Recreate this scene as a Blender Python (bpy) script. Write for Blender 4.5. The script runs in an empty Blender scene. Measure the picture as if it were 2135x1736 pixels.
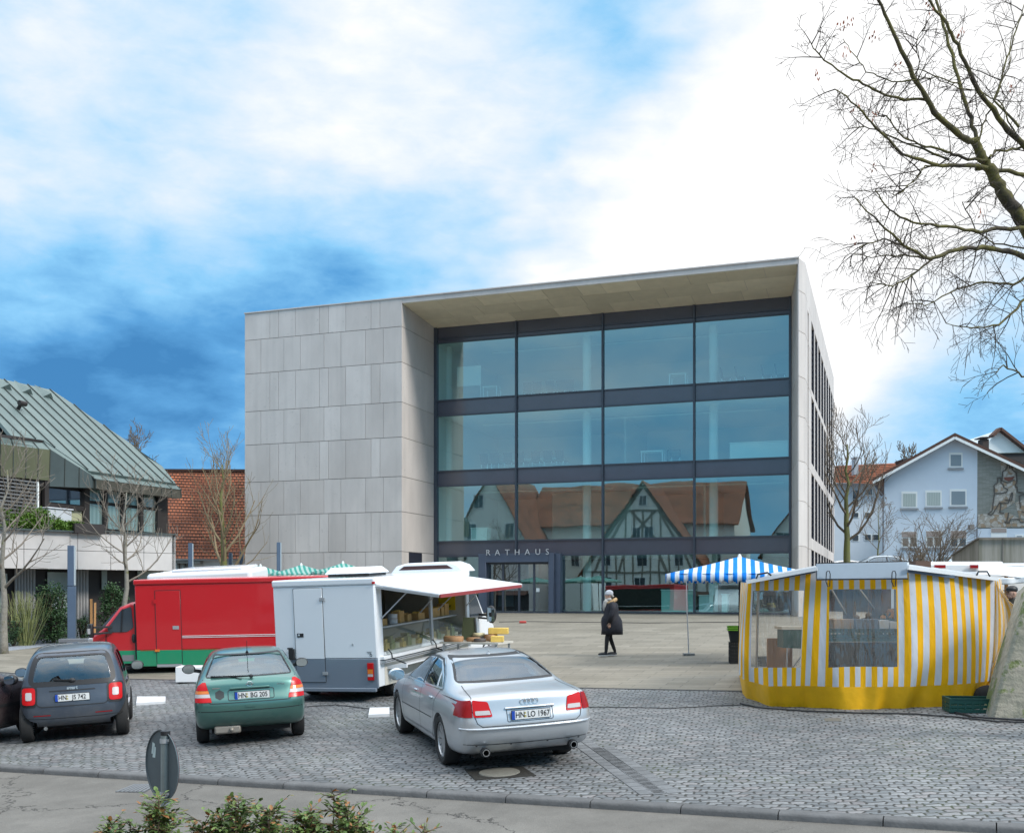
import bpy, bmesh, math, random
from mathutils import Vector, Matrix, noise
from mathutils.bvhtree import BVHTree
R = math.radians
SC = bpy.context.scene
COL = SC.collection
# ---------------------------------------------------------------- camera
F, CX, HY, CAMZ = 2215.0, 1067.5, 1232.0, 2.8
cam_d = bpy.data.cameras.new('camera'); cam = bpy.data.objects.new('camera', cam_d); COL.objects.link(cam)
cam.location = (0, 0, CAMZ); cam.rotation_euler = (R(90), 0, 0)
cam_d.sensor_width = 36; cam_d.lens = 36*F/2135; cam_d.shift_y = (HY-868)/2135
cam_d.clip_start = 0.1; cam_d.clip_end = 3000
SC.camera = cam
SC.view_settings.view_transform = 'Standard'; SC.view_settings.look = 'None'
SC.view_settings.exposure = 0.48; SC.view_settings.gamma = 1
SC.cycles.max_bounces = 7; SC.cycles.diffuse_bounces = 3; SC.cycles.glossy_bounces = 4
SC.cycles.transmission_bounces = 4; SC.cycles.transparent_max_bounces = 16
SC.cycles.caustics_reflective = False; SC.cycles.caustics_refractive = False
SC.cycles.sample_clamp_indirect = 4
SC.cycles.use_adaptive_sampling = True
try:
    SC.cycles.use_denoising = True; SC.cycles.denoiser = 'OPENIMAGEDENOISE'
except Exception: pass
# ---------------------------------------------------------------- sun and sky
SUN_DIR = Vector((0.66, -0.40, 0.62)).normalized()
sl = bpy.data.lights.new('sun', 'SUN'); sun = bpy.data.objects.new('sun', sl); COL.objects.link(sun)
sl.energy = 2.0; sl.angle = R(13); sl.color = (1.0, 0.95, 0.88)
sun.rotation_euler = (-SUN_DIR).to_track_quat('-Z', 'Y').to_euler(); sun.location = (20, 10, 40)

def make_world():
    w = bpy.data.worlds.new('World'); SC.world = w; w.use_nodes = True
    nt = w.node_tree; N = nt.nodes; L = nt.links; N.clear()
    out = N.new('ShaderNodeOutputWorld'); bg = N.new('ShaderNodeBackground'); L.new(bg.outputs[0], out.inputs[0])
    bg.inputs[1].default_value = .79
    sky = N.new('ShaderNodeTexSky'); sky.sky_type = 'NISHITA'; sky.sun_disc = False
    sky.sun_elevation = math.asin(SUN_DIR.z); sky.sun_rotation = math.atan2(SUN_DIR.x, SUN_DIR.y)
    sc_ = N.new('ShaderNodeVectorMath'); sc_.operation = 'SCALE'; sc_.inputs['Scale'].default_value = 0.09
    L.new(sky.outputs[0], sc_.inputs[0])
    tc = N.new('ShaderNodeTexCoord')
    def vm(op, a, b=None, s=None):
        n = N.new('ShaderNodeVectorMath'); n.operation = op
        if hasattr(a, 'links'): L.new(a, n.inputs[0])
        else: n.inputs[0].default_value = a
        if b is not None:
            if hasattr(b, 'links'): L.new(b, n.inputs[1])
            else: n.inputs[1].default_value = b
        if s is not None: n.inputs['Scale'].default_value = s
        return n
    def mt(op, a, b=None, clamp=False):
        n = N.new('ShaderNodeMath'); n.operation = op; n.use_clamp = clamp
        for i, v in enumerate((a, b)):
            if v is None: continue
            if hasattr(v, 'links'): L.new(v, n.inputs[i])
            else: n.inputs[i].default_value = v
        return n.outputs[0]
    D = tc.outputs['Generated']
    st = vm('MULTIPLY', D, (1.0, 1.0, 2.1)).outputs[0]      # clouds stretched sideways
    n1 = N.new('ShaderNodeTexNoise'); n1.inputs['Scale'].default_value = 3.0; n1.inputs['Detail'].default_value = 4; n1.inputs['Roughness'].default_value = .55
    L.new(st, n1.inputs['Vector'])
    off = vm('SUBTRACT', n1.outputs['Color'], (.5, .5, .5)).outputs[0]
    dw = vm('ADD', D, vm('SCALE', off, s=0.30).outputs[0]).outputs[0]
    dw = vm('NORMALIZE', dw).outputs[0]
    def blob(xs, ys, rad, wgt):
        d = Vector(((xs-CX)/F, 1, (HY-ys)/F)).normalized()
        sig = rad/F*.8
        dot = vm('DOT_PRODUCT', dw, tuple(d)).outputs['Value']
        p = mt('POWER', mt('MAXIMUM', dot, 0.0), 2/(sig*sig)*.5)
        return mt('MULTIPLY', p, wgt)
    blobs = [(1500,300,560,.33),(1850,120,520,.30),(1330,520,280,.24),(980,60,330,.16),(360,130,240,.06),(30,150,240,.12),
             (640,120,300,.05),(1720,730,200,.30),(2000,330,420,.25),(830,250,240,.18),(450,360,260,.06),(1500,780,350,.16),(60,620,160,.05),
             (120,810,300,-.42),(400,850,320,-.30),(640,560,240,-.10),(1150,10,170,-.30),(1290,130,240,-.30),(950,430,240,-.18),(850,620,240,-.14),
             (1900,830,300,-.30),(2080,980,220,-.1),(1760,960,160,.06),(2020,740,170,-.10),(1760,720,130,.15),(1800,600,200,-.28),(130,560,260,.16),(420,600,200,.10),(420,975,170,.22),(1640,60,160,-.10),(250,340,220,.10)]
    acc = None
    for b in blobs:
        o = blob(*b); acc = o if acc is None else mt('ADD', acc, o)
    n2 = N.new('ShaderNodeTexNoise'); n2.inputs['Scale'].default_value = 6.0; n2.inputs['Detail'].default_value = 8; n2.inputs['Roughness'].default_value = .58
    L.new(st, n2.inputs['Vector'])
    n3 = N.new('ShaderNodeTexNoise'); n3.inputs['Scale'].default_value = 2.2; n3.inputs['Detail'].default_value = 3
    L.new(st, n3.inputs['Vector'])
    n4 = N.new('ShaderNodeTexNoise'); n4.inputs['Scale'].default_value = 16.0; n4.inputs['Detail'].default_value = 7; n4.inputs['Roughness'].default_value = .62; n4.inputs['Distortion'].default_value = .4
    L.new(vm('MULTIPLY', D, (1.0, 1.0, 2.6)).outputs[0], n4.inputs['Vector'])
    nz = mt('ADD', mt('MULTIPLY', mt('SUBTRACT', n2.outputs['Fac'], .5), .72), mt('MULTIPLY', mt('SUBTRACT', n3.outputs['Fac'], .5), .30))
    nz = mt('ADD', nz, mt('MULTIPLY', mt('SUBTRACT', n4.outputs['Fac'], .5), .26))
    t = mt('ADD', mt('ADD', acc, nz), 0.40)
    # brighter cloud added overhead, out of frame, to light the scene
    sep = N.new('ShaderNodeSeparateXYZ'); L.new(D, sep.inputs[0])
    z = sep.outputs['Z']; y = sep.outputs['Y']
    mr = N.new('ShaderNodeMapRange'); mr.interpolation_type = 'SMOOTHSTEP'
    L.new(z, mr.inputs[0]); mr.inputs[1].default_value = .48; mr.inputs[2].default_value = .8
    t = mt('ADD', t, mt('MULTIPLY', mr.outputs[0], .35))
    bk = N.new('ShaderNodeMapRange'); bk.interpolation_type = 'SMOOTHSTEP'   # the sky behind is a heavier blue-grey
    L.new(y, bk.inputs[0]); bk.inputs[1].default_value = .1; bk.inputs[2].default_value = -.5; bk.inputs[4].default_value = -.02
    t = mt('ADD', t, bk.outputs[0])
    cr = N.new('ShaderNodeValToRGB'); L.new(t, cr.inputs[0])
    e = cr.color_ramp.elements
    def srgb(r, g, b): return tuple(((c/255)/12.92 if c/255 <= .04045 else ((c/255+.055)/1.055)**2.4) for c in (r, g, b)) + (1,)
    e[0].position = 0.0; e[0].color = srgb(62, 130, 188)
    e[1].position = 1.0; e[1].color = (1.12, 1.12, 1.12, 1)
    for p, c in ((.15, srgb(92,162,218)), (.32, srgb(138,202,245)), (.50, srgb(186,222,250)), (.68, srgb(226,238,250)), (.86, srgb(255,255,255))):
        k = e.new(p); k.color = c
    # grey undersides of the clouds away from the blue gaps
    mix = N.new('ShaderNodeMix'); mix.data_type = 'RGBA'; mix.inputs[0].default_value = .06
    L.new(cr.outputs[0], mix.inputs[6]); L.new(sc_.outputs[0], mix.inputs[7])
    gain = N.new('ShaderNodeMapRange'); gain.interpolation_type = 'SMOOTHSTEP'
    L.new(z, gain.inputs[0]); gain.inputs[1].default_value = .5; gain.inputs[2].default_value = .9
    gain.inputs[3].default_value = 1.0; gain.inputs[4].default_value = 2.6  # unseen sky overhead boosted for more light
    g2 = vm('SCALE', mix.outputs[2]); L.new(gain.outputs[0], g2.inputs['Scale'])
    L.new(g2.outputs[0], bg.inputs[0])
make_world()

# ---------------------------------------------------------------- placing helpers
def at(xs, ys, Y): return Vector(((xs-CX)/F*Y, Y, CAMZ-(ys-HY)/F*Y))
def sstep(a, b, x):
    t = max(0, min(1, (x-a)/(b-a))); return t*t*(3-2*t)
UX, UY = .943, -.333
def gz(x, y):
    d = .333*x+.943*y
    near = CAMZ-2.70+.04*max(-11, min(9, x))+.034*max(-20, min(34, y))
    w = sstep(24, 45, d)
    return near*(1-w)+1.75*w
def gp(xs, ys):
    a = (xs-CX)/F; c = -(ys-HY)/F
    lo, hi = 1.0, 150.0
    for _ in range(60):
        m = (lo+hi)/2
        if CAMZ+c*m > gz(a*m, m): lo = m
        else: hi = m
    return Vector((a*lo, lo, gz(a*lo, lo)))
def onground(x, y, dz=0): return Vector((x, y, gz(x, y)+dz))
def ground_rot(x, y, rz):
    e = .6
    n = Vector((-(gz(x+e, y)-gz(x-e, y))/(2*e), -(gz(x, y+e)-gz(x, y-e))/(2*e), 1)).normalized()
    f = Vector((-math.sin(rz), math.cos(rz), 0)); f = (f-n*f.dot(n)).normalized(); r = f.cross(n)
    return Matrix((r, f, n)).transposed().to_euler()

# ---------------------------------------------------------------- object helpers
class MB:
    def __init__(s): s.v = []; s.f = []; s.m = []; s.uv = []; s.mi = 0
    def add(s, vs, fs, uv=None):
        o = len(s.v); s.v += [tuple(p) for p in vs]; s.f += [[i+o for i in f] for f in fs]; s.m += [s.mi]*len(fs)
        if uv is not None: s.uv += [tuple(q) for q in uv]
        return s
    def box(s, x0, x1, y0, y1, z0, z1):
        return s.add([(x0,y0,z0),(x1,y0,z0),(x1,y1,z0),(x0,y1,z0),(x0,y0,z1),(x1,y0,z1),(x1,y1,z1),(x0,y1,z1)],
                     [(3,2,1,0),(4,5,6,7),(0,1,5,4),(1,2,6,5),(2,3,7,6),(3,0,4,7)])
    def obox(s, c, size, rot=(0,0,0)):
        M = Matrix.Translation(c) @ (rot.to_matrix().to_4x4() if hasattr(rot, 'to_matrix') else Matrix.Rotation(rot[2],4,'Z')@Matrix.Rotation(rot[1],4,'Y')@Matrix.Rotation(rot[0],4,'X'))
        a, b, d = size[0]/2, size[1]/2, size[2]/2
        vs = [M@Vector(p) for p in ((-a,-b,-d),(a,-b,-d),(a,b,-d),(-a,b,-d),(-a,-b,d),(a,-b,d),(a,b,d),(-a,b,d))]
        return s.add(vs, [(3,2,1,0),(4,5,6,7),(0,1,5,4),(1,2,6,5),(2,3,7,6),(3,0,4,7)])
    def beam(s, p, q, w, h, up=(0,0,1)):
        p = Vector(p); q = Vector(q); d = (q-p); ln = d.length; d.normalize(); up = Vector(up)
        if abs(d.dot(up)) > .98: up = Vector((1,0,0))
        r = d.cross(up).normalized(); u = r.cross(d)
        vs = []
        for e in (p, q):
            for a, b in ((-1,-1),(1,-1),(1,1),(-1,1)): vs.append(e+r*a*w/2+u*b*h/2)
        return s.add(vs, [(3,2,1,0),(4,5,6,7),(0,1,5,4),(1,2,6,5),(2,3,7,6),(3,0,4,7)])
    def prism(s, poly, vec):
        n = len(poly); vec = Vector(vec)
        vs = [Vector(p) for p in poly]+[Vector(p)+vec for p in poly]
        return s.add(vs, [list(range(n-1,-1,-1)), list(range(n,2*n))]+[(i,(i+1)%n,n+(i+1)%n,n+i) for i in range(n)])
    def quad(s, *p, uv=None): return s.add(p, [list(range(len(p)))], uv)
    def cyl(s, p, q, r, r2=None, n=12):
        return s.tube([p, q], [r, r if r2 is None else r2], n, True)
    def tube(s, pts, rads, n=6, caps=True):
        pts = [Vector(p) for p in pts]
        if not hasattr(rads, '__len__'): rads = [rads]*len(pts)
        vs = []; fs = []; ref = None
        for i, p in enumerate(pts):
            d = (pts[min(i+1, len(pts)-1)]-pts[max(i-1, 0)])
            if d.length < 1e-9: d = Vector((0,0,1))
            d.normalize()
            if ref is None: ref = Vector((1,0,0)) if abs(d.x) < .8 else Vector((0,1,0))
            ref = (ref-d*ref.dot(d))
            if ref.length < 1e-6: ref = d.orthogonal()
            ref.normalize(); b = d.cross(ref)
            for k in range(n):
                a = 2*math.pi*k/n; vs.append(p+(ref*math.cos(a)+b*math.sin(a))*rads[i])
        for i in range(len(pts)-1):
            for k in range(n):
                k2 = (k+1) % n; fs.append((i*n+k, i*n+k2, (i+1)*n+k2, (i+1)*n+k))
        if caps: fs.append(list(range(n-1,-1,-1))); fs.append([(len(pts)-1)*n+k for k in range(n)])
        return s.add(vs, fs)
    def ball(s, c, r, n=12, m=8, rot=None):
        if not hasattr(r, '__len__'): r = (r, r, r)
        c = Vector(c); vs = []; fs = []
        for j in range(m+1):
            th = math.pi*j/m
            for k in range(n):
                a = 2*math.pi*k/n
                p = Vector((r[0]*math.sin(th)*math.cos(a), r[1]*math.sin(th)*math.sin(a), r[2]*math.cos(th)))
                if rot: p = rot @ p
                vs.append(c+p)
        for j in range(m):
            for k in range(n):
                k2 = (k+1) % n; fs.append((j*n+k, (j+1)*n+k, (j+1)*n+k2, j*n+k2))
        return s.add(vs, fs)
    def lathe(s, prof, M=None, n=24):
        """prof: (radius, height) list turned about local z"""
        M = M or Matrix(); vs = []; fs = []
        for r, h in prof:
            for k in range(n):
                a = 2*math.pi*k/n; vs.append(M @ Vector((r*math.cos(a), r*math.sin(a), h)))
        for i in range(len(prof)-1):
            for k in range(n):
                k2 = (k+1) % n; fs.append((i*n+k, i*n+k2, (i+1)*n+k2, (i+1)*n+k))
        return s.add(vs, fs)
    def grid(s, fn, nu, nv, uvfn=None):
        vs = []; uv = []; fs = []
        for i in range(nu+1):
            for j in range(nv+1):
                vs.append(fn(i/nu, j/nv)); uv.append(uvfn(i/nu, j/nv) if uvfn else (i/nu, j/nv))
        for i in range(nu):
            for j in range(nv):
                a = i*(nv+1)+j; fs.append((a, a+nv+1, a+nv+2, a+1))
        return s.add(vs, fs, uv)
    def build(s, name, mat=None, parent=None, smooth=None, bevel=0, seg=2, recalc=True, solid=0, loc=None, sub=0):
        me = bpy.data.meshes.new(name); me.from_pydata(s.v, [], s.f)
        if s.uv and len(s.uv) == len(s.v):
            ul = me.uv_layers.new(name='UVMap')
            for lp in me.loops: ul.data[lp.index].uv = s.uv[lp.vertex_index]
        mats = mat if isinstance(mat, (list, tuple)) else [mat]
        for m in mats:
            if m: me.materials.append(m)
        if len(mats) > 1:
            for p, i in zip(me.polygons, s.m): p.material_index = i
        if recalc:
            b = bmesh.new(); b.from_mesh(me); bmesh.ops.recalc_face_normals(b, faces=b.faces); b.to_mesh(me); b.free()
        if smooth is not None:
            me.shade_smooth()
            if smooth < 179: me.set_sharp_from_angle(angle=R(smooth))
        o = bpy.data.objects.new(name, me); COL.objects.link(o)
        if parent: o.parent = parent
        if loc is not None: o.location = loc
        if solid:
            md = o.modifiers.new('solid', 'SOLIDIFY'); md.thickness = solid; md.offset = 0
        if sub:
            md = o.modifiers.new('sub', 'SUBSURF'); md.levels = sub; md.render_levels = sub
        if bevel:
            md = o.modifiers.new('bevel', 'BEVEL'); md.width = bevel; md.segments = seg; md.limit_method = 'ANGLE'; md.angle_limit = R(35)
            if smooth is None: me.shade_smooth(); me.set_sharp_from_angle(angle=R(50))
        return o
def tag(o, label, cat, group=None, kind=None):
    if label: o['label'] = label
    if cat: o['category'] = cat
    if group: o['group'] = group
    if kind: o['kind'] = kind
    return o
def struct(o): o['kind'] = 'structure'; return o
def thing(name, label, cat, loc=(0,0,0), rot=(0,0,0), group=None):
    o = bpy.data.objects.new(name, None); COL.objects.link(o); o.empty_display_size = .3
    o.location = loc; o.rotation_euler = rot if hasattr(rot, '__len__') or hasattr(rot, 'x') else (0, 0, rot)
    return tag(o, label, cat, group)
def kids(o): return [c for c in COL.objects if c.parent == o]
def copy_thing(root, loc, rot, label, group=None, remat=None):
    def cp(o, par):
        c = o.copy(); COL.objects.link(c); c.parent = par
        if remat and c.type == 'MESH':
            c.data = o.data.copy()
            for i, m in enumerate(c.data.materials):
                if m in remat: c.data.materials[i] = remat[m]
        for ch in kids(o): cp(ch, c)
        return c
    r = cp(root, None); r.location = loc; r.rotation_euler = rot if hasattr(rot, '__len__') or hasattr(rot, 'x') else (0, 0, rot)
    r['label'] = label
    if group: r['group'] = group
    return r
def text_obj(name, body, size, mat, parent, M, depth=.004, spacing=1.0, align='CENTER', xscale=1.0, offset=0.0):
    cu = bpy.data.curves.new(name, 'FONT'); cu.body = body; cu.size = size; cu.extrude = depth; cu.align_x = align; cu.align_y = 'CENTER'
    cu.space_character = spacing; cu.offset = offset; cu.resolution_u = 3
    t = bpy.data.objects.new(name+'_tmp', cu); COL.objects.link(t)
    dg = bpy.context.evaluated_depsgraph_get(); me = bpy.data.meshes.new_from_object(t.evaluated_get(dg))
    bpy.data.objects.remove(t); bpy.data.curves.remove(cu)
    me.transform(M @ Matrix.Diagonal((xscale, 1, 1, 1))); me.materials.clear(); me.materials.append(mat)
    o = bpy.data.objects.new(name, me); COL.objects.link(o)
    if parent: o.parent = parent
    return o

# ---------------------------------------------------------------- materials
MATS = {}
def hexc(r, g, b): return tuple(((c/255)/12.92 if c/255 <= .04045 else ((c/255+.055)/1.055)**2.4) for c in (r, g, b))
def mat(name, col=(.5,.5,.5), rough=.6, metal=0, var=0, scale=6, bump=0, bscale=None, spec=.5, coat=0, alpha=1, island=0, dirt=0, trans=0, stretch=(1,1,1)):
    if name in MATS: return MATS[name]
    m = bpy.data.materials.new(name); m.use_nodes = True; MATS[name] = m
    nt = m.node_tree; N = nt.nodes; L = nt.links; b = N['Principled BSDF']
    b.inputs['Base Color'].default_value = (*col, 1); b.inputs['Roughness'].default_value = rough; b.inputs['Metallic'].default_value = metal
    b.inputs['Specular IOR Level'].default_value = spec
    if coat: b.inputs['Coat Weight'].default_value = coat; b.inputs['Coat Roughness'].default_value = .04
    if alpha < 1: b.inputs['Alpha'].default_value = alpha
    if trans: b.inputs['Transmission Weight'].default_value = trans
    if var or bump or island or dirt:
        tc = N.new('ShaderNodeTexCoord'); mp = N.new('ShaderNodeMapping'); L.new(tc.outputs['Object'], mp.inputs[0]); mp.inputs['Scale'].default_value = stretch
        nz = N.new('ShaderNodeTexNoise'); nz.inputs['Scale'].default_value = scale; nz.inputs['Detail'].default_value = 6; nz.inputs['Roughness'].default_value = .6
        L.new(mp.outputs[0], nz.inputs['Vector'])
        v = N.new('ShaderNodeMapRange'); L.new(nz.outputs[0], v.inputs[0]); v.inputs[1].default_value = .25; v.inputs[2].default_value = .75
        v.inputs[3].default_value = 1-var; v.inputs[4].default_value = 1+var
        last = v.outputs[0]
        if island:
            gi = N.new('ShaderNodeNewGeometry'); r = N.new('ShaderNodeMapRange'); L.new(gi.outputs['Random Per Island'], r.inputs[0])
            r.inputs[3].default_value = 1-island; r.inputs[4].default_value = 1+island
            mu = N.new('ShaderNodeMath'); mu.operation = 'MULTIPLY'; L.new(last, mu.inputs[0]); L.new(r.outputs[0], mu.inputs[1]); last = mu.outputs[0]
        vs = N.new('ShaderNodeVectorMath'); vs.operation = 'SCALE'; vs.inputs[0].default_value = col; L.new(last, vs.inputs['Scale'])
        L.new(vs.outputs[0], b.inputs['Base Color'])
        if bump:
            n2 = N.new('ShaderNodeTexNoise'); n2.inputs['Scale'].default_value = bscale or scale*6; n2.inputs['Detail'].default_value = 4; L.new(mp.outputs[0], n2.inputs['Vector'])
            bp = N.new('ShaderNodeBump'); bp.inputs['Strength'].default_value = bump; bp.inputs['Distance'].default_value = .02 if (bscale or 9) > 5 else .06
            L.new(n2.outputs[0], bp.inputs['Height']); L.new(bp.outputs[0], b.inputs['Normal'])
        if dirt:
            r2 = N.new('ShaderNodeMapRange'); L.new(nz.outputs[0], r2.inputs[0]); r2.inputs[3].default_value = rough-dirt; r2.inputs[4].default_value = rough+dirt
            L.new(r2.outputs[0], b.inputs['Roughness'])
    return m
def glass(name, tint, refl=.12, rough=0.0, spec=(1,1,1), power=3.0):
    """thin sheet glass: tinted see-through plus a mirror layer that grows towards grazing angles"""
    if name in MATS: return MATS[name]
    m = bpy.data.materials.new(name); m.use_nodes = True; MATS[name] = m
    nt = m.node_tree; N = nt.nodes; L = nt.links; N.clear()
    o = N.new('ShaderNodeOutputMaterial'); mx = N.new('ShaderNodeMixShader'); tr = N.new('ShaderNodeBsdfTransparent'); gl = N.new('ShaderNodeBsdfGlossy')
    tr.inputs[0].default_value = (*tint, 1); gl.inputs['Color'].default_value = (*spec, 1); gl.inputs['Roughness'].default_value = rough
    lw = N.new('ShaderNodeLayerWeight'); lw.inputs[0].default_value = .5
    p = N.new('ShaderNodeMath'); p.operation = 'POWER'; L.new(lw.outputs['Facing'], p.inputs[0]); p.inputs[1].default_value = power
    mr = N.new('ShaderNodeMapRange'); L.new(p.outputs[0], mr.inputs[0]); mr.inputs[3].default_value = refl; mr.inputs[4].default_value = 1
    L.new(mr.outputs[0], mx.inputs[0]); L.new(tr.outputs[0], mx.inputs[1]); L.new(gl.outputs[0], mx.inputs[2]); L.new(mx.outputs[0], o.inputs[0])
    return m
class NT:
    """small node builder for the special materials"""
    def __init__(s, name, rough=.8, spec=.4, metal=0):
        s.m = bpy.data.materials.new(name); s.m.use_nodes = True; s.nt = s.m.node_tree; s.N = s.nt.nodes; s.L = s.nt.links
        s.b = s.N['Principled BSDF']; s.b.inputs['Roughness'].default_value = rough; s.b.inputs['Specular IOR Level'].default_value = spec; s.b.inputs['Metallic'].default_value = metal
        s.tc = s.N.new('ShaderNodeTexCoord'); MATS[name] = s.m
    def put(s, sock, v):
        if hasattr(v, 'links'): s.L.new(v, sock)
        else: sock.default_value = v
    def math(s, op, a, b=None, clamp=False):
        n = s.N.new('ShaderNodeMath'); n.operation = op; n.use_clamp = clamp; s.put(n.inputs[0], a)
        if b is not None: s.put(n.inputs[1], b)
        return n.outputs[0]
    def vmath(s, op, a, b=None, scale=None):
        n = s.N.new('ShaderNodeVectorMath'); n.operation = op; s.put(n.inputs[0], a)
        if b is not None: s.put(n.inputs[1], b)
        if scale is not None: s.put(n.inputs['Scale'], scale)
        return n.outputs[0]
    def mapping(s, v, scale=(1,1,1), rot=(0,0,0), loc=(0,0,0)):
        n = s.N.new('ShaderNodeMapping'); s.put(n.inputs[0], v); n.inputs['Scale'].default_value = scale; n.inputs['Rotation'].default_value = rot; n.inputs['Location'].default_value = loc
        return n.outputs[0]
    def noise(s, v, scale, detail=5, rough=.55):
        n = s.N.new('ShaderNodeTexNoise'); s.put(n.inputs['Vector'], v); n.inputs['Scale'].default_value = scale; n.inputs['Detail'].default_value = detail; n.inputs['Roughness'].default_value = rough
        return n
    def rng(s, v, a, b, c, d, smooth=False):
        n = s.N.new('ShaderNodeMapRange'); s.put(n.inputs[0], v); n.inputs[1].default_value = a; n.inputs[2].default_value = b; n.inputs[3].default_value = c; n.inputs[4].default_value = d
        if smooth: n.interpolation_type = 'SMOOTHSTEP'
        return n.outputs[0]
    def mix(s, f, a, b):
        n = s.N.new('ShaderNodeMix'); n.data_type = 'RGBA'; s.put(n.inputs[0], f)
        s.put(n.inputs[6], a if hasattr(a, 'links') else (*a, 1)); s.put(n.inputs[7], b if hasattr(b, 'links') else (*b, 1)); return n.outputs[2]
    def bump(s, h, strength=.5, dist=.02):
        n = s.N.new('ShaderNodeBump'); s.put(n.inputs['Height'], h); n.inputs['Strength'].default_value = strength; n.inputs['Distance'].default_value = dist
        s.L.new(n.outputs[0], s.b.inputs['Normal'])
    def color(s, c): s.put(s.b.inputs['Base Color'], c if hasattr(c, 'links') else (*c, 1))
# ================================================================ ground
def m_cobble():
    t = NT('setts', .75); g = t.tc.outputs['Object']
    w = t.vmath('SCALE', t.vmath('SUBTRACT', t.noise(g, .9, 3).outputs['Color'], (.5,.5,.5)), scale=.22)
    p = t.mapping(t.vmath('ADD', g, w), scale=(1/.165, 1/.125, 0), rot=(0, 0, R(10)))
    sx = t.N.new('ShaderNodeSeparateXYZ'); t.L.new(p, sx.inputs[0])
    row = t.math('FLOOR', sx.outputs['Y']); off = t.math('MULTIPLY', t.math('MODULO', row, 2.0), .5)
    cx = t.N.new('ShaderNodeCombineXYZ'); t.L.new(t.math('ADD', sx.outputs['X'], off), cx.inputs[0]); t.L.new(sx.outputs['Y'], cx.inputs[1])
    def vor(feat):
        v = t.N.new('ShaderNodeTexVoronoi'); v.voronoi_dimensions = '2D'; v.feature = feat; v.inputs['Scale'].default_value = 1; v.inputs['Randomness'].default_value = .38
        t.L.new(cx.outputs[0], v.inputs['Vector']); return v
    ve = vor('DISTANCE_TO_EDGE'); vc = vor('F1')
    e = t.math('ADD', ve.outputs['Distance'], t.math('MULTIPLY', t.math('SUBTRACT', t.noise(g, 26, 3).outputs['Fac'], .5), .07))
    stone = t.rng(e, .040, .125, 0, 1, True)
    sc = t.N.new('ShaderNodeSeparateColor'); t.L.new(vc.outputs['Color'], sc.inputs[0])
    base = t.mix(sc.outputs[0], (.125,.134,.140), (.228,.232,.234))
    base = t.mix(t.rng(sc.outputs[1], .75, 1, 0, .5), base, (.23,.20,.195))
    big = t.rng(t.noise(g, .35, 4).outputs['Fac'], .3, .7, .78, 1.18)
    fine = t.rng(t.noise(g, 60, 4).outputs['Fac'], .3, .7, .85, 1.15)
    base = t.vmath('SCALE', base, scale=t.math('MULTIPLY', big, fine))
    moss = t.rng(t.noise(g, .55, 5, .7).outputs['Fac'], .50, .68, 0, .8)
    joint = t.mix(moss, (.035,.034,.030), (.045,.062,.018))
    t.color(t.mix(stone, joint, base)); t.bump(t.math('ADD', t.rng(e, .0, .22, 0, 1, True), t.math('MULTIPLY', t.noise(g, 50, 3).outputs['Fac'], .25)), .42, .014)
    return t.m
def m_slabs():
    t = NT('plaza_slabs', .8); g = t.tc.outputs['Object']
    p = t.mapping(g, rot=(0, 0, R(19.45)))
    br = t.N.new('ShaderNodeTexBrick'); t.L.new(p, br.inputs[0]); br.inputs['Scale'].default_value = 1
    br.inputs['Brick Width'].default_value = .95; br.inputs['Row Height'].default_value = .36; br.inputs['Mortar Size'].default_value = .009
    br.offset = .37; br.inputs['Mortar Smooth'].default_value = .3; br.inputs['Bias'].default_value = 0
    br.inputs['Color1'].default_value = (.195,.176,.138,1); br.inputs['Color2'].default_value = (.262,.236,.190,1); br.inputs['Mortar'].default_value = (.12,.11,.09,1)
    st = t.rng(t.noise(g, .5, 5, .65).outputs['Fac'], .3, .72, .82, 1.08)
    fn = t.rng(t.noise(g, 14, 5).outputs['Fac'], .3, .7, .93, 1.07)
    t.color(t.vmath('SCALE', br.outputs['Color'], scale=t.math('MULTIPLY', st, fn)))
    t.bump(t.math('ADD', t.math('MULTIPLY', br.outputs['Fac'], -1), t.math('MULTIPLY', t.noise(g, 40, 3).outputs['Fac'], .3)), .3, .006)
    return t.m
def m_asphalt():
    t = NT('asphalt', .85); g = t.tc.outputs['Object']
    f = t.rng(t.noise(g, 90, 3, .7).outputs['Fac'], .3, .7, .72, 1.3)
    b = t.rng(t.noise(g, .6, 4).outputs['Fac'], .3, .7, .88, 1.12)
    v = t.N.new('ShaderNodeTexVoronoi'); v.feature = 'DISTANCE_TO_EDGE'; v.voronoi_dimensions = '2D'; v.inputs['Scale'].default_value = .34
    wv = t.vmath('ADD', g, t.vmath('SCALE', t.vmath('SUBTRACT', t.noise(g, 1.3, 5, .7).outputs['Color'], (.5,.5,.5)), scale=1.6)); t.L.new(wv, v.inputs['Vector'])
    crack = t.rng(v.outputs['Distance'], .002, .010, 1, 0)
    crack = t.math('MULTIPLY', crack, t.rng(t.noise(g, .45, 3).outputs['Fac'], .40, .48, 0, 1))
    c = t.vmath('SCALE', t.mix(t.rng(t.noise(g, 1.1, 5, .7).outputs['Fac'], .4, .65, 0, 1), (.125,.117,.104), (.165,.155,.138)), scale=t.math('MULTIPLY', f, b))
    c = t.mix(t.math('MULTIPLY', crack, .85), c, (.025,.022,.02))
    t.color(c); t.bump(t.math('SUBTRACT', t.noise(g, 110, 3).outputs['Fac'], t.math('MULTIPLY', crack, 1.0)), .4, .008)
    return t.m
M_COB, M_SLAB, M_ASPH = m_cobble(), m_slabs(), m_asphalt()
m_kerb = mat('kerb_stone', (.115,.115,.115), .8, var=.25, scale=5, bump=.3, island=.12)
m_earth = mat('earth', (.12,.10,.07), .95, var=.3, scale=3, bump=.4)

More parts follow.
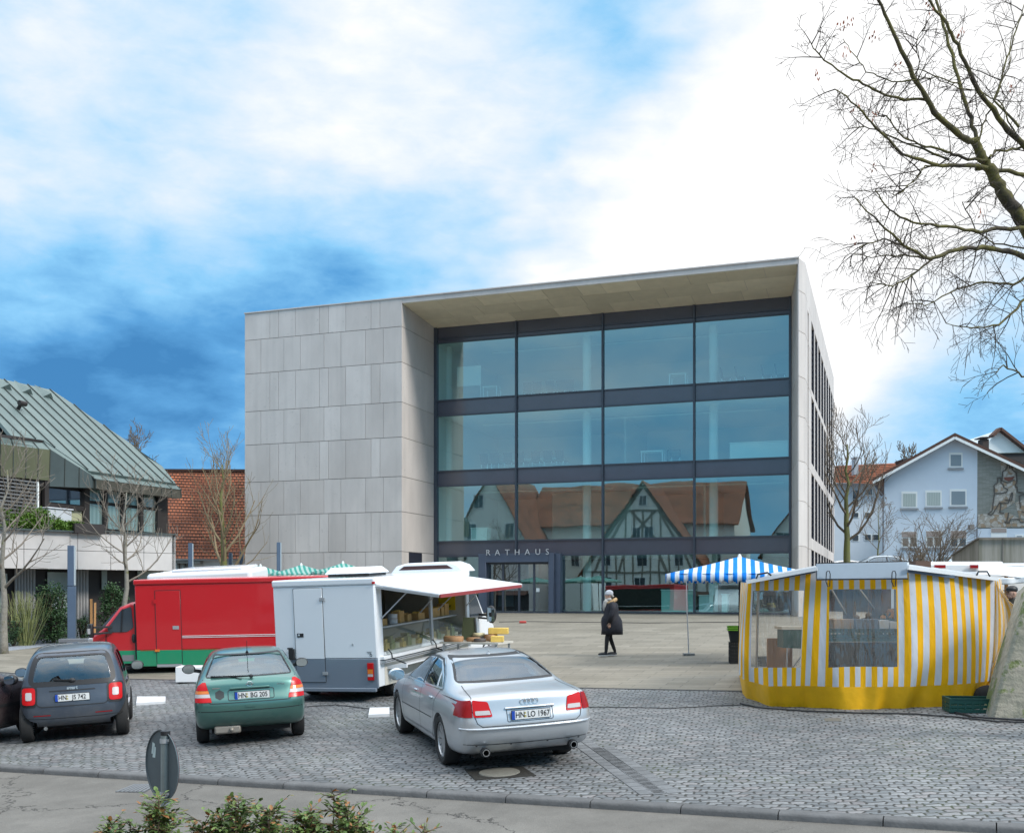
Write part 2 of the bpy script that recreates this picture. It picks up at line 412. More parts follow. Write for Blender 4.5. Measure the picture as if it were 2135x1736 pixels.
K0, K1 = gp(0, 1592), gp(2135, 1716.5)
KD = Vector((K1.x-K0.x, K1.y-K0.y)).normalized(); KN = Vector((-KD.y, KD.x))
def kpt(s, w): return (K0.x+KD.x*s+KN.x*w, K0.y+KD.y*s+KN.y*w)
def sheet(name, m, s0, s1, ns, wfn, nw, dz, skirt=None):
    b = MB()
    def fn(u, v):
        s = s0+(s1-s0)*u; wa, wb = wfn(s)
        v2 = v*v if nw > 20 else v
        x, y = kpt(s, wa+(wb-wa)*v2); return (x, y, gz(x, y)+dz)
    b.grid(fn, ns, nw)
    o = b.build(name, m, smooth=180, recalc=False); return struct(o)
# base sheet reaching the horizon
b = MB()
def gfn(u, v):
    a = (u-.5)*2; c = v
    x = math.copysign(abs(a)**2.2, a)*900; y = -300+1500*((c*2-.66)**3*.12+.2) if False else -500+ (c**1.0)*1700
    return (x, y, gz(x, y)-.12)
xsn = [-900,-400,-200,-100,-60]+[i*4 for i in range(-12, 13)]+[60,100,200,400,900]
ysn = [-500,-200,-100,-60,-40,-20,-10]+[i*3 for i in range(0, 20)]+[65,80,100,150,300,700,1300]
vs = [(x, y, gz(x, y)-.15) for x in xsn for y in ysn]; ny = len(ysn)
b.add(vs, [(i*ny+j, (i+1)*ny+j, (i+1)*ny+j+1, i*ny+j+1) for i in range(len(xsn)-1) for j in range(ny-1)])
struct(b.build('ground', mat('town_ground', (.17,.165,.155), .9, var=.2, scale=.3, bump=.2), recalc=False))
sheet('cobbled_parking', M_COB, -30, 45, 90, lambda s: (0.0, 30.0), 60, 0.0)
sheet('road', M_ASPH, -30, 45, 90, lambda s: (-9.0, 0.02), 14, -0.07)
# strip of worn paving at the bottom left, beyond the road, and the bed behind it
q0 = gp(0, 1731); q1 = gp(110, 1740)
def near_strip(s): return (-9.6, -3.62)
# kerb of rounded stones
b = MB(); s = -30.0; rk = random.Random(3)
while s < 45:
    L_ = 1.0
    prof = [(-.012,-.12),(-.012,-.03),(0.0,-.008),(.022,.002),(.13,.004),(.15,-.01),(.15,-.12)]
    n = len(prof); pts = []
    for e in (s+.006, s+L_-.006):
        for w, z in prof:
            x, y = kpt(e, w-.14); pts.append((x, y, gz(x, y)+z+.004))
    b.add(pts, [(i, i+1, n+i+1, n+i) for i in range(n-1)]+[list(range(n)), list(range(2*n-1, n-1, -1))])
    s += L_
struct(b.build('kerb', m_kerb, smooth=50))
# slab plaza: its near edge
e0, e1 = gp(300, 1415), gp(1560, 1440)
def edge_w(s):
    # distance from kerb line of the plaza edge at position s
    def sw(p): d = Vector((p.x-K0.x, p.y-K0.y)); return d.dot(KD), d.dot(KN)
    (sa, wa), (sb, wb) = sw(e0), sw(e1)
    return wa+(wb-wa)*(s-sa)/(sb-sa)
sheet('plaza_paving', M_SLAB, -26, 40, 66, lambda s: (edge_w(s), 46.0), 40, 0.006)
b = MB()
ns = 80
def dr(u, v):
    s = -26+66*u; x, y = kpt(s, edge_w(s)-.10+.10*v); return (x, y, gz(x, y)+.008)
b.grid(dr, ns, 1); struct(b.build('drain_strip', mat('drain_dark', (.05,.05,.05), .7), recalc=False))
# bands of long setts running through the cobbles under the silver saloon
b = MB()
for (a0, a1) in (((1185,1545),(1340,1662)), ((1232,1560),(1372,1664))):
    p, q = gp(*a0), gp(*a1); d = Vector((q.x-p.x, q.y-p.y)); ln = d.length; d.normalize(); nn = Vector((-d.y, d.x)); k = 0.0
    while k < ln-.2:
        for r_ in (0, 1):
            c = [(k+.008, r_*.16+.006), (k+.20, r_*.16+.006), (k+.20, r_*.16+.152), (k+.008, r_*.16+.152)]
            pts = [(p.x+d.x*a+nn.x*w, p.y+d.y*a+nn.y*w) for a, w in c]
            b.prism([(x, y, gz(x, y)-.02) for x, y in pts], (0, 0, .028))
        k += .21
struct(b.build('sett_bands', mat('band_setts', (.145,.150,.154), .8, var=.2, scale=9, bump=.4, island=.15)))
# path in front of the low hall, bluish pavers
b = MB(); pl = [gp(-60,1365), gp(60,1352), gp(190,1332), gp(330,1312)]; pu = [gp(-60,1340), gp(60,1328), gp(190,1308), gp(330,1290)]
for i in range(3):
    b.quad(*[(p.x, p.y, gz(p.x, p.y)+.012) for p in (pl[i], pl[i+1], pu[i+1], pu[i])])
struct(b.build('footpath', mat('blue_pavers', (.27,.29,.32), .8, var=.15, scale=8, bump=.3), recalc=False))
# ================================================================ town hall (local frame: x along the front to the right, y away, z up; origin at the right foot of the glass)
HALL_P = Vector((12.49, 47.5, 1.75)); HALL_R = math.atan2(-.333, .943)
UXV = Vector((.943, -.333, 0)); UNV = Vector((.333, .943, 0))
def HL(x, y, z=0): return HALL_P+UXV*x+UNV*y+Vector((0,0,z))
def hall_x(xs, yl):
    a = (xs-CX)/F; P = HALL_P+UNV*yl
    return (a*P.y-P.x)/(.943+a*.333)
m_stone = NT('limestone', .75); g_ = m_stone.tc.outputs['Object']
gi = m_stone.N.new('ShaderNodeNewGeometry'); isl = gi.outputs['Random Per Island']
pit = m_stone.rng(m_stone.noise(g_, 5.5, 6, .75).outputs['Fac'], .60, .70, 0, .5)
pit = m_stone.math('MULTIPLY', pit, m_stone.rng(isl, .25, .9, 0, 1))
cl = m_stone.rng(m_stone.noise(m_stone.mapping(g_, scale=(1,1,.45)), .9, 5).outputs['Fac'], .3, .7, .90, 1.08)
cst = m_stone.mix(isl, (.55,.50,.465), (.65,.60,.565))
cst = m_stone.mix(m_stone.rng(isl, .8, 1, 0, .3), cst, (.40,.35,.32))
cst = m_stone.vmath('SCALE', cst, scale=cl); cst = m_stone.mix(pit, cst, (.27,.26,.245))
drip = m_stone.math('MULTIPLY', m_stone.rng(m_stone.noise(m_stone.mapping(g_, scale=(3,3,.12)), 1.2, 4).outputs['Fac'], .5, .75, 0, .25), 1.0)
cst = m_stone.mix(drip, cst, (.36,.35,.335))
m_stone.color(cst); m_stone.bump(m_stone.noise(g_, 30, 4).outputs['Fac'], .12, .01); m_stone = m_stone.m
m_soffit = mat('soffit_stone', (.84,.76,.58), .8, var=.08, scale=2, island=.13)
m_joint = mat('stone_joint', (.20,.19,.18), .9)
m_alu = mat('anthracite_frame', (.055,.065,.085), .38, var=.06, scale=3, spec=.6)
m_span = mat('spandrel_panel', (.075,.080,.105), .16, spec=.9, var=.1, scale=1)
m_louv = mat('dark_louvre', (.022,.022,.035), .45, spec=.5)
m_inner = mat('white_plaster', (.82,.84,.82), .9)
m_ceil = mat('ceiling', (.80,.80,.78), .9)
m_flr = mat('room_floor', (.4,.4,.38), .6)
m_glass = glass('facade_glass', (.70,.98,.95), .30, spec=(.74,.97,1.0), power=3)
_n = m_glass.node_tree; _g = [x for x in _n.nodes if x.type == 'BSDF_GLOSSY'][0]; _t = _n.nodes.new('ShaderNodeTexCoord'); _z = _n.nodes.new('ShaderNodeTexNoise'); _z.inputs['Scale'].default_value = .55; _z.inputs['Detail'].default_value = 1
_n.links.new(_t.outputs['Object'], _z.inputs['Vector']); _b = _n.nodes.new('ShaderNodeBump'); _b.inputs['Strength'].default_value = .5; _b.inputs['Distance'].default_value = .005; _n.links.new(_z.outputs[0], _b.inputs['Height']); _n.links.new(_b.outputs[0], _g.inputs['Normal'])
m_door = glass('door_glass', (.30,.40,.42), .28, spec=(.8,.9,.95), power=3)
hall = thing('town_hall', 'large modern town hall with pale limestone walls and a glazed four-storey front', 'building', HALL_P, HALL_R)
ROWS = [13.41, 11.75, 9.89, 8.25, 6.41, 4.77, 2.91, 1.27]; TOP = 14.73
# solid cores
b = MB(); b.box(-25.85, -17.37, -3.83, 22.2, -.6, 14.68); b.build('block', m_joint, hall)
colA = [64,192,237,323,447,493,582,712,758,870]; colB = [64,146,264,348,470,557,684,775,870]
cx_ = lambda c: hall_x((620+c/1.929)/1.278, -3.85)
rows = [TOP]+ROWS+[-.5]
pan = MB(); rv = MB()
for r in range(len(rows)-1):
    z1, z0 = rows[r], rows[r+1]; cs = [cx_(c) for c in (colA if r % 2 == 0 else colB)]
    cs[0] = -25.87; cs[-1] = -17.34
    for i in range(len(cs)-1):
        pan.box(cs[i]+(.008 if i else 0), cs[i+1]-(.008 if i < len(cs)-2 else -.0), -3.87, -3.825, z0+.012, z1-.012)
    # reveal panels on the left side of the recess
    if z0 < 2.8: segs = [(-3.83, -.05)] if z0 > 1.3 or True else []
    if r == 7:   # band with the letter slot opening
        pan.box(-17.375, -17.34, -3.83, -3.1, z0+.012, z1-.012); pan.box(-17.375, -17.34, -1.55, -.02, z0+.012, z1-.012); continue
    zt = z1-.012
    pan.box(-17.375, -17.34, -3.83, -.02, z0+.012, zt)
pan.build('stone_cladding', m_stone, hall)
b = MB(); b.box(-17.36, -17.35, -3.08, -1.57, 1.29, 2.89); b.build('dark_opening', m_louv, hall)
# left flank of the block (not seen) and rear
b = MB()
b.prism([(-25.87,-3.87,TOP-.02),(.80,-3.11,TOP-.02),(.60,-3.87,TOP-.02),(-25.87,-3.87,TOP-.02)][:3], (0,0,.03))
# roof slab with sloped soffit
def roofprism(y0, z0, y1, z1, xa, xb):
    b.add([(xa,y0,z0),(xb,y0,z0),(xb,y1,z1),(xa,y1,z1),(xa,y0,TOP),(xb,y0,TOP),(xb,y1,TOP),(xa,y1,TOP)], [(0,1,2,3),(4,5,6,7),(0,1,5,4),(1,2,6,5),(2,3,7,6),(3,0,4,7)])
roofprism(-3.85, 14.50, 0.02, 14.23, -17.36, .60)
b.box(-17.36, .45, 0.02, 22.1, 14.3, TOP-.003)
b.build('roof_slab', m_stone, hall)
b = MB(); rr = random.Random(7)
ys_ = [-3.83, -2.6, -1.3, -.02]
for k in range(3):
    x = -17.33-rr.random()*1.5
    while x < .5:
        w = rr.choice([1.6, 2.2, 1.1, 1.9]); xa, xb = max(-17.33, x+.008), min(.52-.4*(0), x+w-.008)
        zf = lambda y: 14.50+(14.23-14.50)*(y+3.85)/3.87-.004
        if xb > xa+.1:
            ya, yb = ys_[k]+.008, ys_[k+1]-.008
            b.add([(xa,ya,zf(ya)),(xb,ya,zf(ya)),(xb,yb,zf(yb)),(xa,yb,zf(yb)),(xa,ya,zf(ya)-.012),(xb,ya,zf(ya)-.012),(xb,yb,zf(yb)-.012),(xa,yb,zf(yb)-.012)], [(0,1,2,3),(4,5,6,7),(0,1,5,4),(1,2,6,5),(2,3,7,6),(3,0,4,7)])
        x += w
b.build('soffit', m_soffit, hall)
# bright metal coping along the roof edge
b = MB(); b.box(-25.9, .62, -3.91, -3.80, TOP, TOP+.05)
b.build('roof_coping', m_stone, hall)
# right blade: splayed inner face, nose, chamfer, then the side wall
b = MB()
for r in range(len(rows)-1):
    z1, z0 = rows[r]-.012, rows[r+1]+.012
    if r == 0: z1 = TOP
    b.prism([(.0,.01,z0),(.58,-3.85,z0),(.62,-3.85,z0),(.82,-3.11,z0),(.82,-1.75,z0),(.35,-1.75,z0),(.05,.01,z0)], (0,0,z1-z0))
b.prism([(.02,.005,-.5),(.57,-3.8,-.5),(.62,-3.8,-.5),(.79,-3.1,-.5),(.79,-1.78,-.5),(.3,-1.78,-.5)], (0,0,15.1))
b.build('corner_blade', m_stone, hall)
# side wall with slots
b = MB(); X0, X1 = .42, .82
b.box(X0, X1-.25, -1.75, -.95, -.5, 13.1); b.box(X0, X1, -1.75, -.95, 13.11, TOP)
for r in range(len(rows)-1):
    z1, z0 = rows[r]-.01, rows[r+1]+.01
    b.box(X0, X1, -.95, .70, z0, min(z1, TOP))
RW = [(10.15, 13.25), (6.83, 9.85), (3.45, 6.39), (0.0, 2.93)]
NC, PIT, W0, SW = 9, 2.52, .72, 1.95
yend = 22.2
zz = [TOP, 13.25, 10.15, 9.85, 6.83, 6.39, 3.45, 2.93, -.5]
for i in range(0, len(zz)-1, 2):     # bands between the storeys
    if i == 0: za, zb = TOP, 13.25
    else: za, zb = zz[i], zz[i+1]
bands = [(13.25, TOP), (9.85, 10.15), (6.39, 6.83), (2.93, 3.45), (-.5, 0.0)]
for z0, z1 in bands: b.box(X0, X1, .705, yend, z0, z1)
for z0, z1 in RW:
    for c in range(NC):
        ya = W0+c*PIT+SW; yb = W0+(c+1)*PIT if c < NC-1 else yend
        b.box(X0, X1, ya, min(yb, yend), z0+.002, z1-.002)
b.box(-25.8, X1-.01, 21.9, 22.18, -.5, TOP-.05)
b.build('side_wall', m_stone, hall)
for z0, z1 in RW:
    for c in range(NC):
        ya = W0+c*PIT; wb = MB(); wb.box(X0+.05, X0+.12, ya-.01, ya+SW+.01, z0, z1)
        w = wb.build('window', m_louv, hall)
        lv = MB(); n = int((z1-z0)/.28)
        for k in range(n):
            z = z0+.1+k*(z1-z0-.1)/n
            lv.obox((X0+.24, ya+SW/2, z), (.16, SW-.16, .13), (0, .7, 0))
        lv.box(X0+.2, X0+.38, ya+.0, ya+.07, z0+.01, z1-.01); lv.box(X0+.2, X0+.38, ya+SW-.07, ya+SW, z0+.01, z1-.01)
        lv.build('louvre', m_louv, w)
# glazed front
bays = [-17.34, -13.0, -8.66, -4.33, 0.0]
for i in range(1, 4):
    b = MB(); b.box(bays[i]-.045, bays[i]+.045, -.16, .10, 0, 14.2); b.build('mullion', m_alu, hall, bevel=.008, seg=1)
b = MB(); b.box(-17.34, -17.18, -.16, .10, 0, 14.2); b.build('mullion', m_alu, hall)
b = MB(); b.box(-.10, 0.0, -.14, .10, 0, 14.2); b.build('mullion', m_alu, hall)
storeys = [(0.06, 2.78), (3.52, 6.29), (7.03, 9.80), (10.56, 13.44)]
sp = [(-.4, .06, 0), (2.78, 3.52, 1), (6.29, 7.03, 1), (9.80, 10.56, 1), (13.44, 14.23, 1)]
for z0, z1, f in sp:
    b = MB(); b.box(-17.2, -.08, -.02, .08, z0, z1); o = b.build('spandrel', m_span if f else m_alu, hall)
    t_ = MB(); t_.box(-17.2, -.08, -.09, .0, z1-.035, z1+.035) if z1 < 14 else None; t_.box(-17.2, -.08, -.09, .0, z0-.035, z0+.035)
    if z1 > 14: t_.box(-17.2, -.08, -.075, -.021, 13.62, 13.66)
    t_.build('trim', m_alu, o)
GR = random.Random(12)
for s_ in storeys:
    for i in range(4):
        b = MB(); e1, e2 = GR.uniform(-.006, .006), GR.uniform(-.004, .004); b.quad((bays[i]+.03, -.03+e1, s_[0]), (bays[i+1]-.03, -.03-e1, s_[0]), (bays[i+1]-.03, -.03-e1+e2, s_[1]), (bays[i]+.03, -.03+e1+e2, s_[1]))
        if s_[0] < 1 and i == 0:
            continue
        b.build('glass_pane', m_glass, hall, recalc=False)
b = MB()    # bay with the entrance: glass beside the portal
pxa, pxb = hall_x(999, -.6), hall_x(1166, -.6)
b.quad((-17.3, -.03, .06), (pxa, -.03, .06), (pxa, -.03, 2.78), (-17.3, -.03, 2.78)); b.build('glass_pane', m_glass, hall, recalc=False)
# floors, ceilings, inner walls, columns
b = MB()
for z in (3.15, 6.66, 10.18): b.box(-17.3, .3, .12, 9.0, z-.33, z+.33)
b.box(-17.3, .3, .12, 9.0, -.4, .03)
b.build('floor_slab', m_ceil, hall)
b = MB(); b.box(-17.33, .38, 9.0, 9.2, -.4, 14.3); b.box(-17.36, -17.31, .1, 9.0, -.4, 14.3); b.box(.30, .40, .1, 9.0, -.4, 14.3)
b.box(-17.3, .3, .12, 9.0, 13.6, 14.28)
b.build('inner_wall', m_inner, hall)
b = MB()   # partition walls and room fronts
b.box(-8.6, -8.5, 4.0, 9.0, 7.0, 9.85); b.box(-12.9, -8.6, 5.5, 5.6, 3.5, 6.3); b.box(-4.4, -4.3, 3, 9, 3.5, 6.3)
b.build('partition_wall', mat('partition', (.55,.60,.56), .9), hall)
b = MB(); b.box(-17.3, .3, 7.5, 7.6, 0.03, 2.8); b.build('foyer_panel', mat('foyer_wood', (.10,.075,.05), .5, var=.2), hall)
for xs_ in (935, 1224, 1488):
    for k in range(4):
        pass
    x = hall_x(xs_, 1.6); b = MB(); b.cyl((x, 1.6, 0), (x, 1.6, 13.6), .21, n=20); b.build('column', m_inner, hall, smooth=40)
b = MB()
for z, xa, xb in ((6.30, -16.5, -9), (6.30, -8, -.6), (9.83, -16, -1), (13.58, -15.5, -1)):
    b.box(xa, xb, 3.2, 3.35, z-.10, z-.03)
b.build('ceiling_lamp', m_inner, hall)
# portal
p_in0, p_in1 = hall_x(1014.7, -.6), hall_x(1144.7, -.6); zt = 1.05+(HY-1153.5)/F*51.3; zi = 1.05+(HY-1172)/F*51.3
b = MB(); yy0, yy1 = -.72, -.02
b.box(pxa, p_in0, yy0, yy1, -.3, zt); b.box(p_in1, pxb-.25, yy0, yy1, -.3, zt); b.box(p_in0, p_in1, yy0, yy1, zi, zt); b.box(pxb-.25, pxb, yy0+.25, yy1, -.3, zt-.02)
m_portal = mat('portal_metal', (.085,.105,.15), .42, var=.08, scale=2)
portal = b.build('entrance_portal', m_portal, hall, bevel=.01, seg=1)
dm = [p_in0, hall_x(1048.4, -.5), hall_x(1082, -.5), hall_x(1113.3, -.5), p_in1]
for i in range(4):
    b = MB(); b.quad((dm[i]+.04, -.46, 0), (dm[i+1]-.04, -.46, 0), (dm[i+1]-.04, -.46, zi-.05), (dm[i]+.04, -.46, zi-.05)); d_ = b.build('door', m_door, hall, recalc=False)
    f = MB(); f.box(dm[i], dm[i]+.05, -.50, -.42, -.1, zi); f.box(dm[i+1]-.05, dm[i+1], -.50, -.42, -.1, zi); f.box(dm[i]+.05, dm[i+1]-.05, -.50, -.42, zi-.09, zi); f.box(dm[i]+.05, dm[i+1]-.05, -.50, -.42, -.1, .08)
    f.build('frame', m_alu, d_)
b = MB(); b.box(dm[3]+.10, dm[3]+.27, -.475, -.465, 1.02, 1.20); b.build('notice', m_inner, hall)
b = MB(); b.box(dm[0]+.2, dm[0]+1.0, .5, .55, .3, 1.1); b.build('poster_board', mat('grey_board', (.35,.38,.38), .6), hall)
m_letter = mat('steel_letters', (.72,.72,.72), .3, metal=.4)
for ch, c in zip('RATHAUS', (378, 430, 485, 540, 597, 655, 708)):
    x = hall_x((1120+c/2.093)/1.278, -.8); ys0 = (1240+484/2.093)/1.278-(c-540)*.006
    z = 1.05+(HY-ys0)/F*(HL(x, -.8).y)
    text_obj('letter', ch, .40, m_letter, hall, Matrix.Translation((x, -.80, z)) @ Matrix.Rotation(R(90), 4, 'X'), depth=.02, offset=-.004)
b = MB(); b.cyl((-21.6, 4, TOP), (-21.6, 4, TOP+1.2), .025, .012, 6); b.build('lightning_rod', m_alu, hall)

# ---- furniture seen through the glass
m_chair = mat('office_black', (.03,.035,.05), .7); m_leg = mat('steel_leg', (.7,.72,.72), .3, metal=.5); m_white = mat('desk_white', (.72,.78,.75), .5)
def office_chair(first=[None], loc=(0,0,0), rz=0, label='', group=''):
    if first[0] is None:
        r = thing('office_chair', label, 'chair', loc, rz, group)
        b = MB(); b.box(-.22, .22, -.22, .22, .43, .48); b.build('seat', m_chair, r)
        b = MB(); b.obox((0, .23, .72), (.44, .04, .46), (R(-8), 0, 0)); b.build('backrest', m_chair, r)
        for x, y in ((-.2,-.2),(.2,-.2),(-.2,.2),(.2,.2)):
            b = MB(); b.cyl((x, y, 0), (x*.95, y*.95, .43), .020, n=5); b.build('leg', m_leg, r)
        first[0] = r; return r
    return copy_thing(first[0], loc, rz, label, group)
zf = [0.03, 3.48, 6.99, 10.51]
G1 = 'chairs inside the town hall'
def chair_at(xs, fl, yl, rz, lab): 
    x = hall_x(xs, yl); office_chair(loc=HL(x, yl, zf[fl]), rz=HALL_R+rz, label=lab, group=G1)
names2 = ['first','second','third','fourth','fifth','sixth','seventh']
xs2 = [1035, 1062, 1090, 1120, 1145, 1172, 1015]
for n_, x_ in enumerate(sorted(xs2)):
    chair_at(x_, 2, 1.1, (math.pi if n_ % 3 else math.pi*.9), f'dark chair, {names2[n_]} from the left in the row along the second floor glass')
for n_, x_ in enumerate((1103, 1123, 1150, 1172, 1190)):
    chair_at(x_, 3, 1.6, math.pi, f'dark chair on the top floor, {names2[n_]} from the left beside the tall column')
for n_, x_ in enumerate((1515, 1545, 1600, 1628)):
    chair_at(x_, 3, 1.2, math.pi*.5, f'grey chair behind the right top floor pane, {names2[n_]} from the left')
chair_at(1408, 2, 1.6, math.pi*.6, 'dark chair right of the framed picture in the third bay')
def desk(xs, fl, yl, w, lab, dpt=.7):
    x = hall_x(xs, yl); r = thing('desk', lab, 'desk', HL(x, yl, zf[fl]), HALL_R, 'white desks inside the town hall')
    b = MB(); b.box(-w/2, w/2, -dpt/2, dpt/2, .70, .74); b.build('desktop', m_white, r)
    for x, y in ((-1,-1),(1,-1),(-1,1),(1,1)):
        b = MB(); b.cyl((x*(w/2-.05), y*(dpt/2-.05), 0), (x*(w/2-.05), y*(dpt/2-.05), .70), .025, n=6); b.build('leg', m_leg, r)
desk(1026, 3, .9, .80, 'small white table behind the top left pane')
desk(1415, 3, .9, .85, 'small white table behind the third top floor pane')
desk(1362, 2, 1.2, 1.1, 'white table below the framed picture')
desk(1115, 2, 2.3, 3.0, 'long white meeting table behind the row of chairs')
def counter(name, lab, xsa, xsb, fl, yl, h, dpt=.6, m=None):
    xa, xb = hall_x(xsa, yl), hall_x(xsb, yl); r = thing(name, lab, name.replace('_', ' '), HL((xa+xb)/2, yl, zf[fl]), HALL_R)
    w = (xb-xa)/2; b = MB(); b.box(-w+.03, w-.03, -dpt/2+.03, dpt/2, 0, h-.05); b.build('front_panel', m or m_white, r)
    b = MB(); b.box(-w, w, -dpt/2, dpt/2+.02, h-.045, h); b.build('worktop', m_white, r)
    return r
counter('reception_counter', 'white reception counter right of the last mullion on the second floor', 1522, 1645, 2, 1.6, 1.0)
counter('service_counter', 'pale green counter on the ground floor left of the last mullion', 1380, 1450, 0, 1.0, 1.1, m=mat('mint_panel', (.45,.66,.60), .5))
counter('low_cabinet', 'white cabinet on the ground floor just right of the last mullion', 1458, 1490, 0, 1.2, .85)
counter('low_cabinet', 'white cabinet on the ground floor behind the striped parasol pole', 1505, 1520, 0, 1.2, .9)
counter('low_cabinet', 'white box cabinet in the lower left corner of the first floor glazing', 985, 1020, 1, .9, .75)
x = hall_x(978, 1.2); r = thing('flip_chart', 'white presentation board on a stand behind the top left pane', 'board', HL(x, 1.2, zf[3]), HALL_R)
b = MB(); b.box(-.65, .65, -.02, .02, .95, 1.95); b.build('panel', m_inner, r)
for s_ in (-1, 1):
    b = MB(); b.cyl((s_*.62, 0.03, 0), (s_*.62, .03, 1.0), .02, n=6); b.build('leg', m_leg, r)
x = hall_x(1403, 6.0)
b = MB(); b.box(-.36, .36, -.02, .02, -.5, .5); pic = b.build('framed_picture', m_chair); pic.location = HL(hall_x(1403, 8.6), 8.9, 8.3); pic.rotation_euler = (0,0,HALL_R)
tag(pic, 'dark framed picture on the rear wall of the second floor office', 'picture'); b = MB(); b.box(-.31, .31, -.035, -.021, -.45, .45); b.build('print', mat('paper', (.6,.62,.58), .8), pic)
b = MB(); b.cyl((0,0,0), (0,-.04,0), .22, n=20); ck = b.build('wall_clock', m_inner); ck.location = HL(hall_x(1345, 8.6), 8.96, 8.95); ck.rotation_euler = (0,0,HALL_R); tag(ck, 'round wall clock left of the framed picture', 'clock')

# ================================================================ old houses across the street (they stand left of and behind the camera; the glass front mirrors them)
m_tile = NT('roof_tile', .85); g_ = m_tile.tc.outputs['UV']
br = m_tile.N.new('ShaderNodeTexBrick'); m_tile.L.new(g_, br.inputs[0]); br.inputs['Scale'].default_value = 1; br.inputs['Brick Width'].default_value = .22; br.inputs['Row Height'].default_value = .30; br.inputs['Mortar Size'].default_value = .03
br.inputs['Color1'].default_value = (.40,.125,.055,1); br.inputs['Color2'].default_value = (.22,.075,.04,1); br.inputs['Mortar'].default_value = (.07,.035,.025,1); br.inputs['Bias'].default_value = -.1
m_tile.color(m_tile.vmath('SCALE', br.outputs['Color'], scale=m_tile.rng(m_tile.noise(g_, .6, 5, .7).outputs['Fac'], .3, .7, .6, 1.4)))
m_tile.bump(br.outputs['Fac'], -.5, .03); m_tile = m_tile.m
m_wallw = mat('lime_render', (.80,.79,.74), .9, var=.08, scale=2); m_timb = mat('old_timber', (.24,.22,.19), .9, var=.2); m_winf = mat('window_frame_white', (.70,.71,.71), .5)
m_wing = mat('window_dark_glass', (.05,.065,.08), .06, spec=.8); m_shop = mat('shopfront_dark', (.05,.05,.05), .5); m_brown = mat('brown_verge', (.10,.05,.035), .8)
def house_v(name, label, tx, dv, w, eave, ridge, depth, timber=False, gable=True, base=.1, wins=()):
    """local frame: x along the hall front direction, y towards the hall side is negative; gable or eaves face at y=0 looking to the hall"""
    # tx = coordinate along the hall front (hall local x), dv = distance of the house front behind the mirror plane
    P = HL(tx, -dv); r = thing(name, label, 'house', (P.x, P.y, base), HALL_R+math.pi)
    # after turning by pi: local +x points to hall -x ; local -y points to the hall
    h = w/2; E, T = eave-base, ridge-base
    b = MB()
    if gable: b.prism([(-h,0,-1),(h,0,-1),(h,0,E),(0,0,T),(-h,0,E)], (0, depth, 0))
    else: b.prism([(-h,0,-1),(-h,0,E),(-h,depth/2,T),(-h,depth,E),(-h,depth,-1)], (w, 0, 0))
    b.build('wall', m_wallw, r)
    b = MB(); o = .45; t = .14
    if gable:
        sl = (T-E)/h
        for s in (-1, 1):
            ln = math.hypot(h+o, (h+o)*sl); vs = [(0,-o,T+t),(s*(h+o),-o,E-o*sl+t),(s*(h+o),depth+o,E-o*sl+t),(0,depth+o,T+t)]
            vs2 = [(x,y,z-.16) for x,y,z in vs]
            b.add(vs+vs2, [(0,1,2,3),(4,5,6,7),(0,1,5,4),(1,2,6,5),(2,3,7,6),(3,0,4,7)], [(0,0),(0,ln),(depth,ln),(depth,0)]*2)
    else:
        sl = (T-E)/(depth/2)
        for s in (-1, 1):
            ye = depth/2+s*(depth/2+o); ln = math.hypot(depth/2+o, (depth/2+o)*sl)
            vs = [(-h-o,depth/2,T+t),(-h-o,ye,E-o*sl+t),(h+o,ye,E-o*sl+t),(h+o,depth/2,T+t)]; vs2 = [(x,y,z-.16) for x,y,z in vs]
            b.add(vs+vs2, [(0,1,2,3),(4,5,6,7),(0,1,5,4),(1,2,6,5),(2,3,7,6),(3,0,4,7)], [(0,0),(0,ln),(w,ln),(w,0)]*2)
    b.build('roof', m_tile, r, recalc=True)
    b = MB(); b.box(-h-.04, h+.04, -.06, .02, -.5, 2.5); b.build('shopfront', m_shop, r); b = MB(); b.prism([(-h,-.07,2.75),(-h,-1.1,2.35),(-h,-1.1,2.30),(-h,-.07,2.55)], (w,0,0)); b.build('awning', m_brown, r)
    if timber:
        b = MB(); q = -.03
        def tb(x0, z0, x1, z1, ww=.22): b.beam((x0, q, z0), (x1, q, z1), .10, ww, up=(0,-1,0)) if False else b.beam((x0, q, z0), (x1, q, z1), ww, .10, up=(0,1,0))
        for z in (E-3.0, E-.1, E+(T-E)*.36, E+(T-E)*.68):
            hw = h if z <= E else h*(1-(z-E)/(T-E)); tb(-hw, z, hw, z, .20)
        for i in range(-7, 8):
            x = i*h/7.2
            for z0, z1 in ((E-3.0, E-.1), (E-.1, E+(T-E)*.36), (E+(T-E)*.36, E+(T-E)*.68)):
                hw = h if z1 <= E else h*(1-(z1-E)/(T-E))
                if abs(x) < hw: tb(x, z0, x, z1, .14)
        for s in (-1, 1):
            tb(s*h*.98, E-.1, s*.05, T-.3, .35)
            tb(s*h*.80, E-.1, s*h*.58, E+(T-E)*.36); tb(s*h*.38, E-.1, s*h*.2, E+(T-E)*.36); tb(s*h*.5, E+(T-E)*.36, s*h*.25, E+(T-E)*.68)
            tb(s*h*.8, E-3, s*h*.6, E-.1); tb(s*h*.2, E+(T-E)*.36, -s*h*.2, E+(T-E)*.68)
        b.build('timber_frame', m_timb, r)
    for (wx, wz, ww, wh) in wins:
        f = MB(); f.box(wx-ww/2-.09, wx+ww/2+.09, -.07, .02, wz-.09, wz+wh+.09); fo = f.build('window', m_winf, r)
        g = MB()
        for s in (-1, 1): g.box(wx+(0 if s > 0 else -ww/2)+.03, wx+(ww/2 if s > 0 else 0)-.03, -.085, -.06, wz, wz+wh)
        g.build('pane', m_wing, fo)
    return r
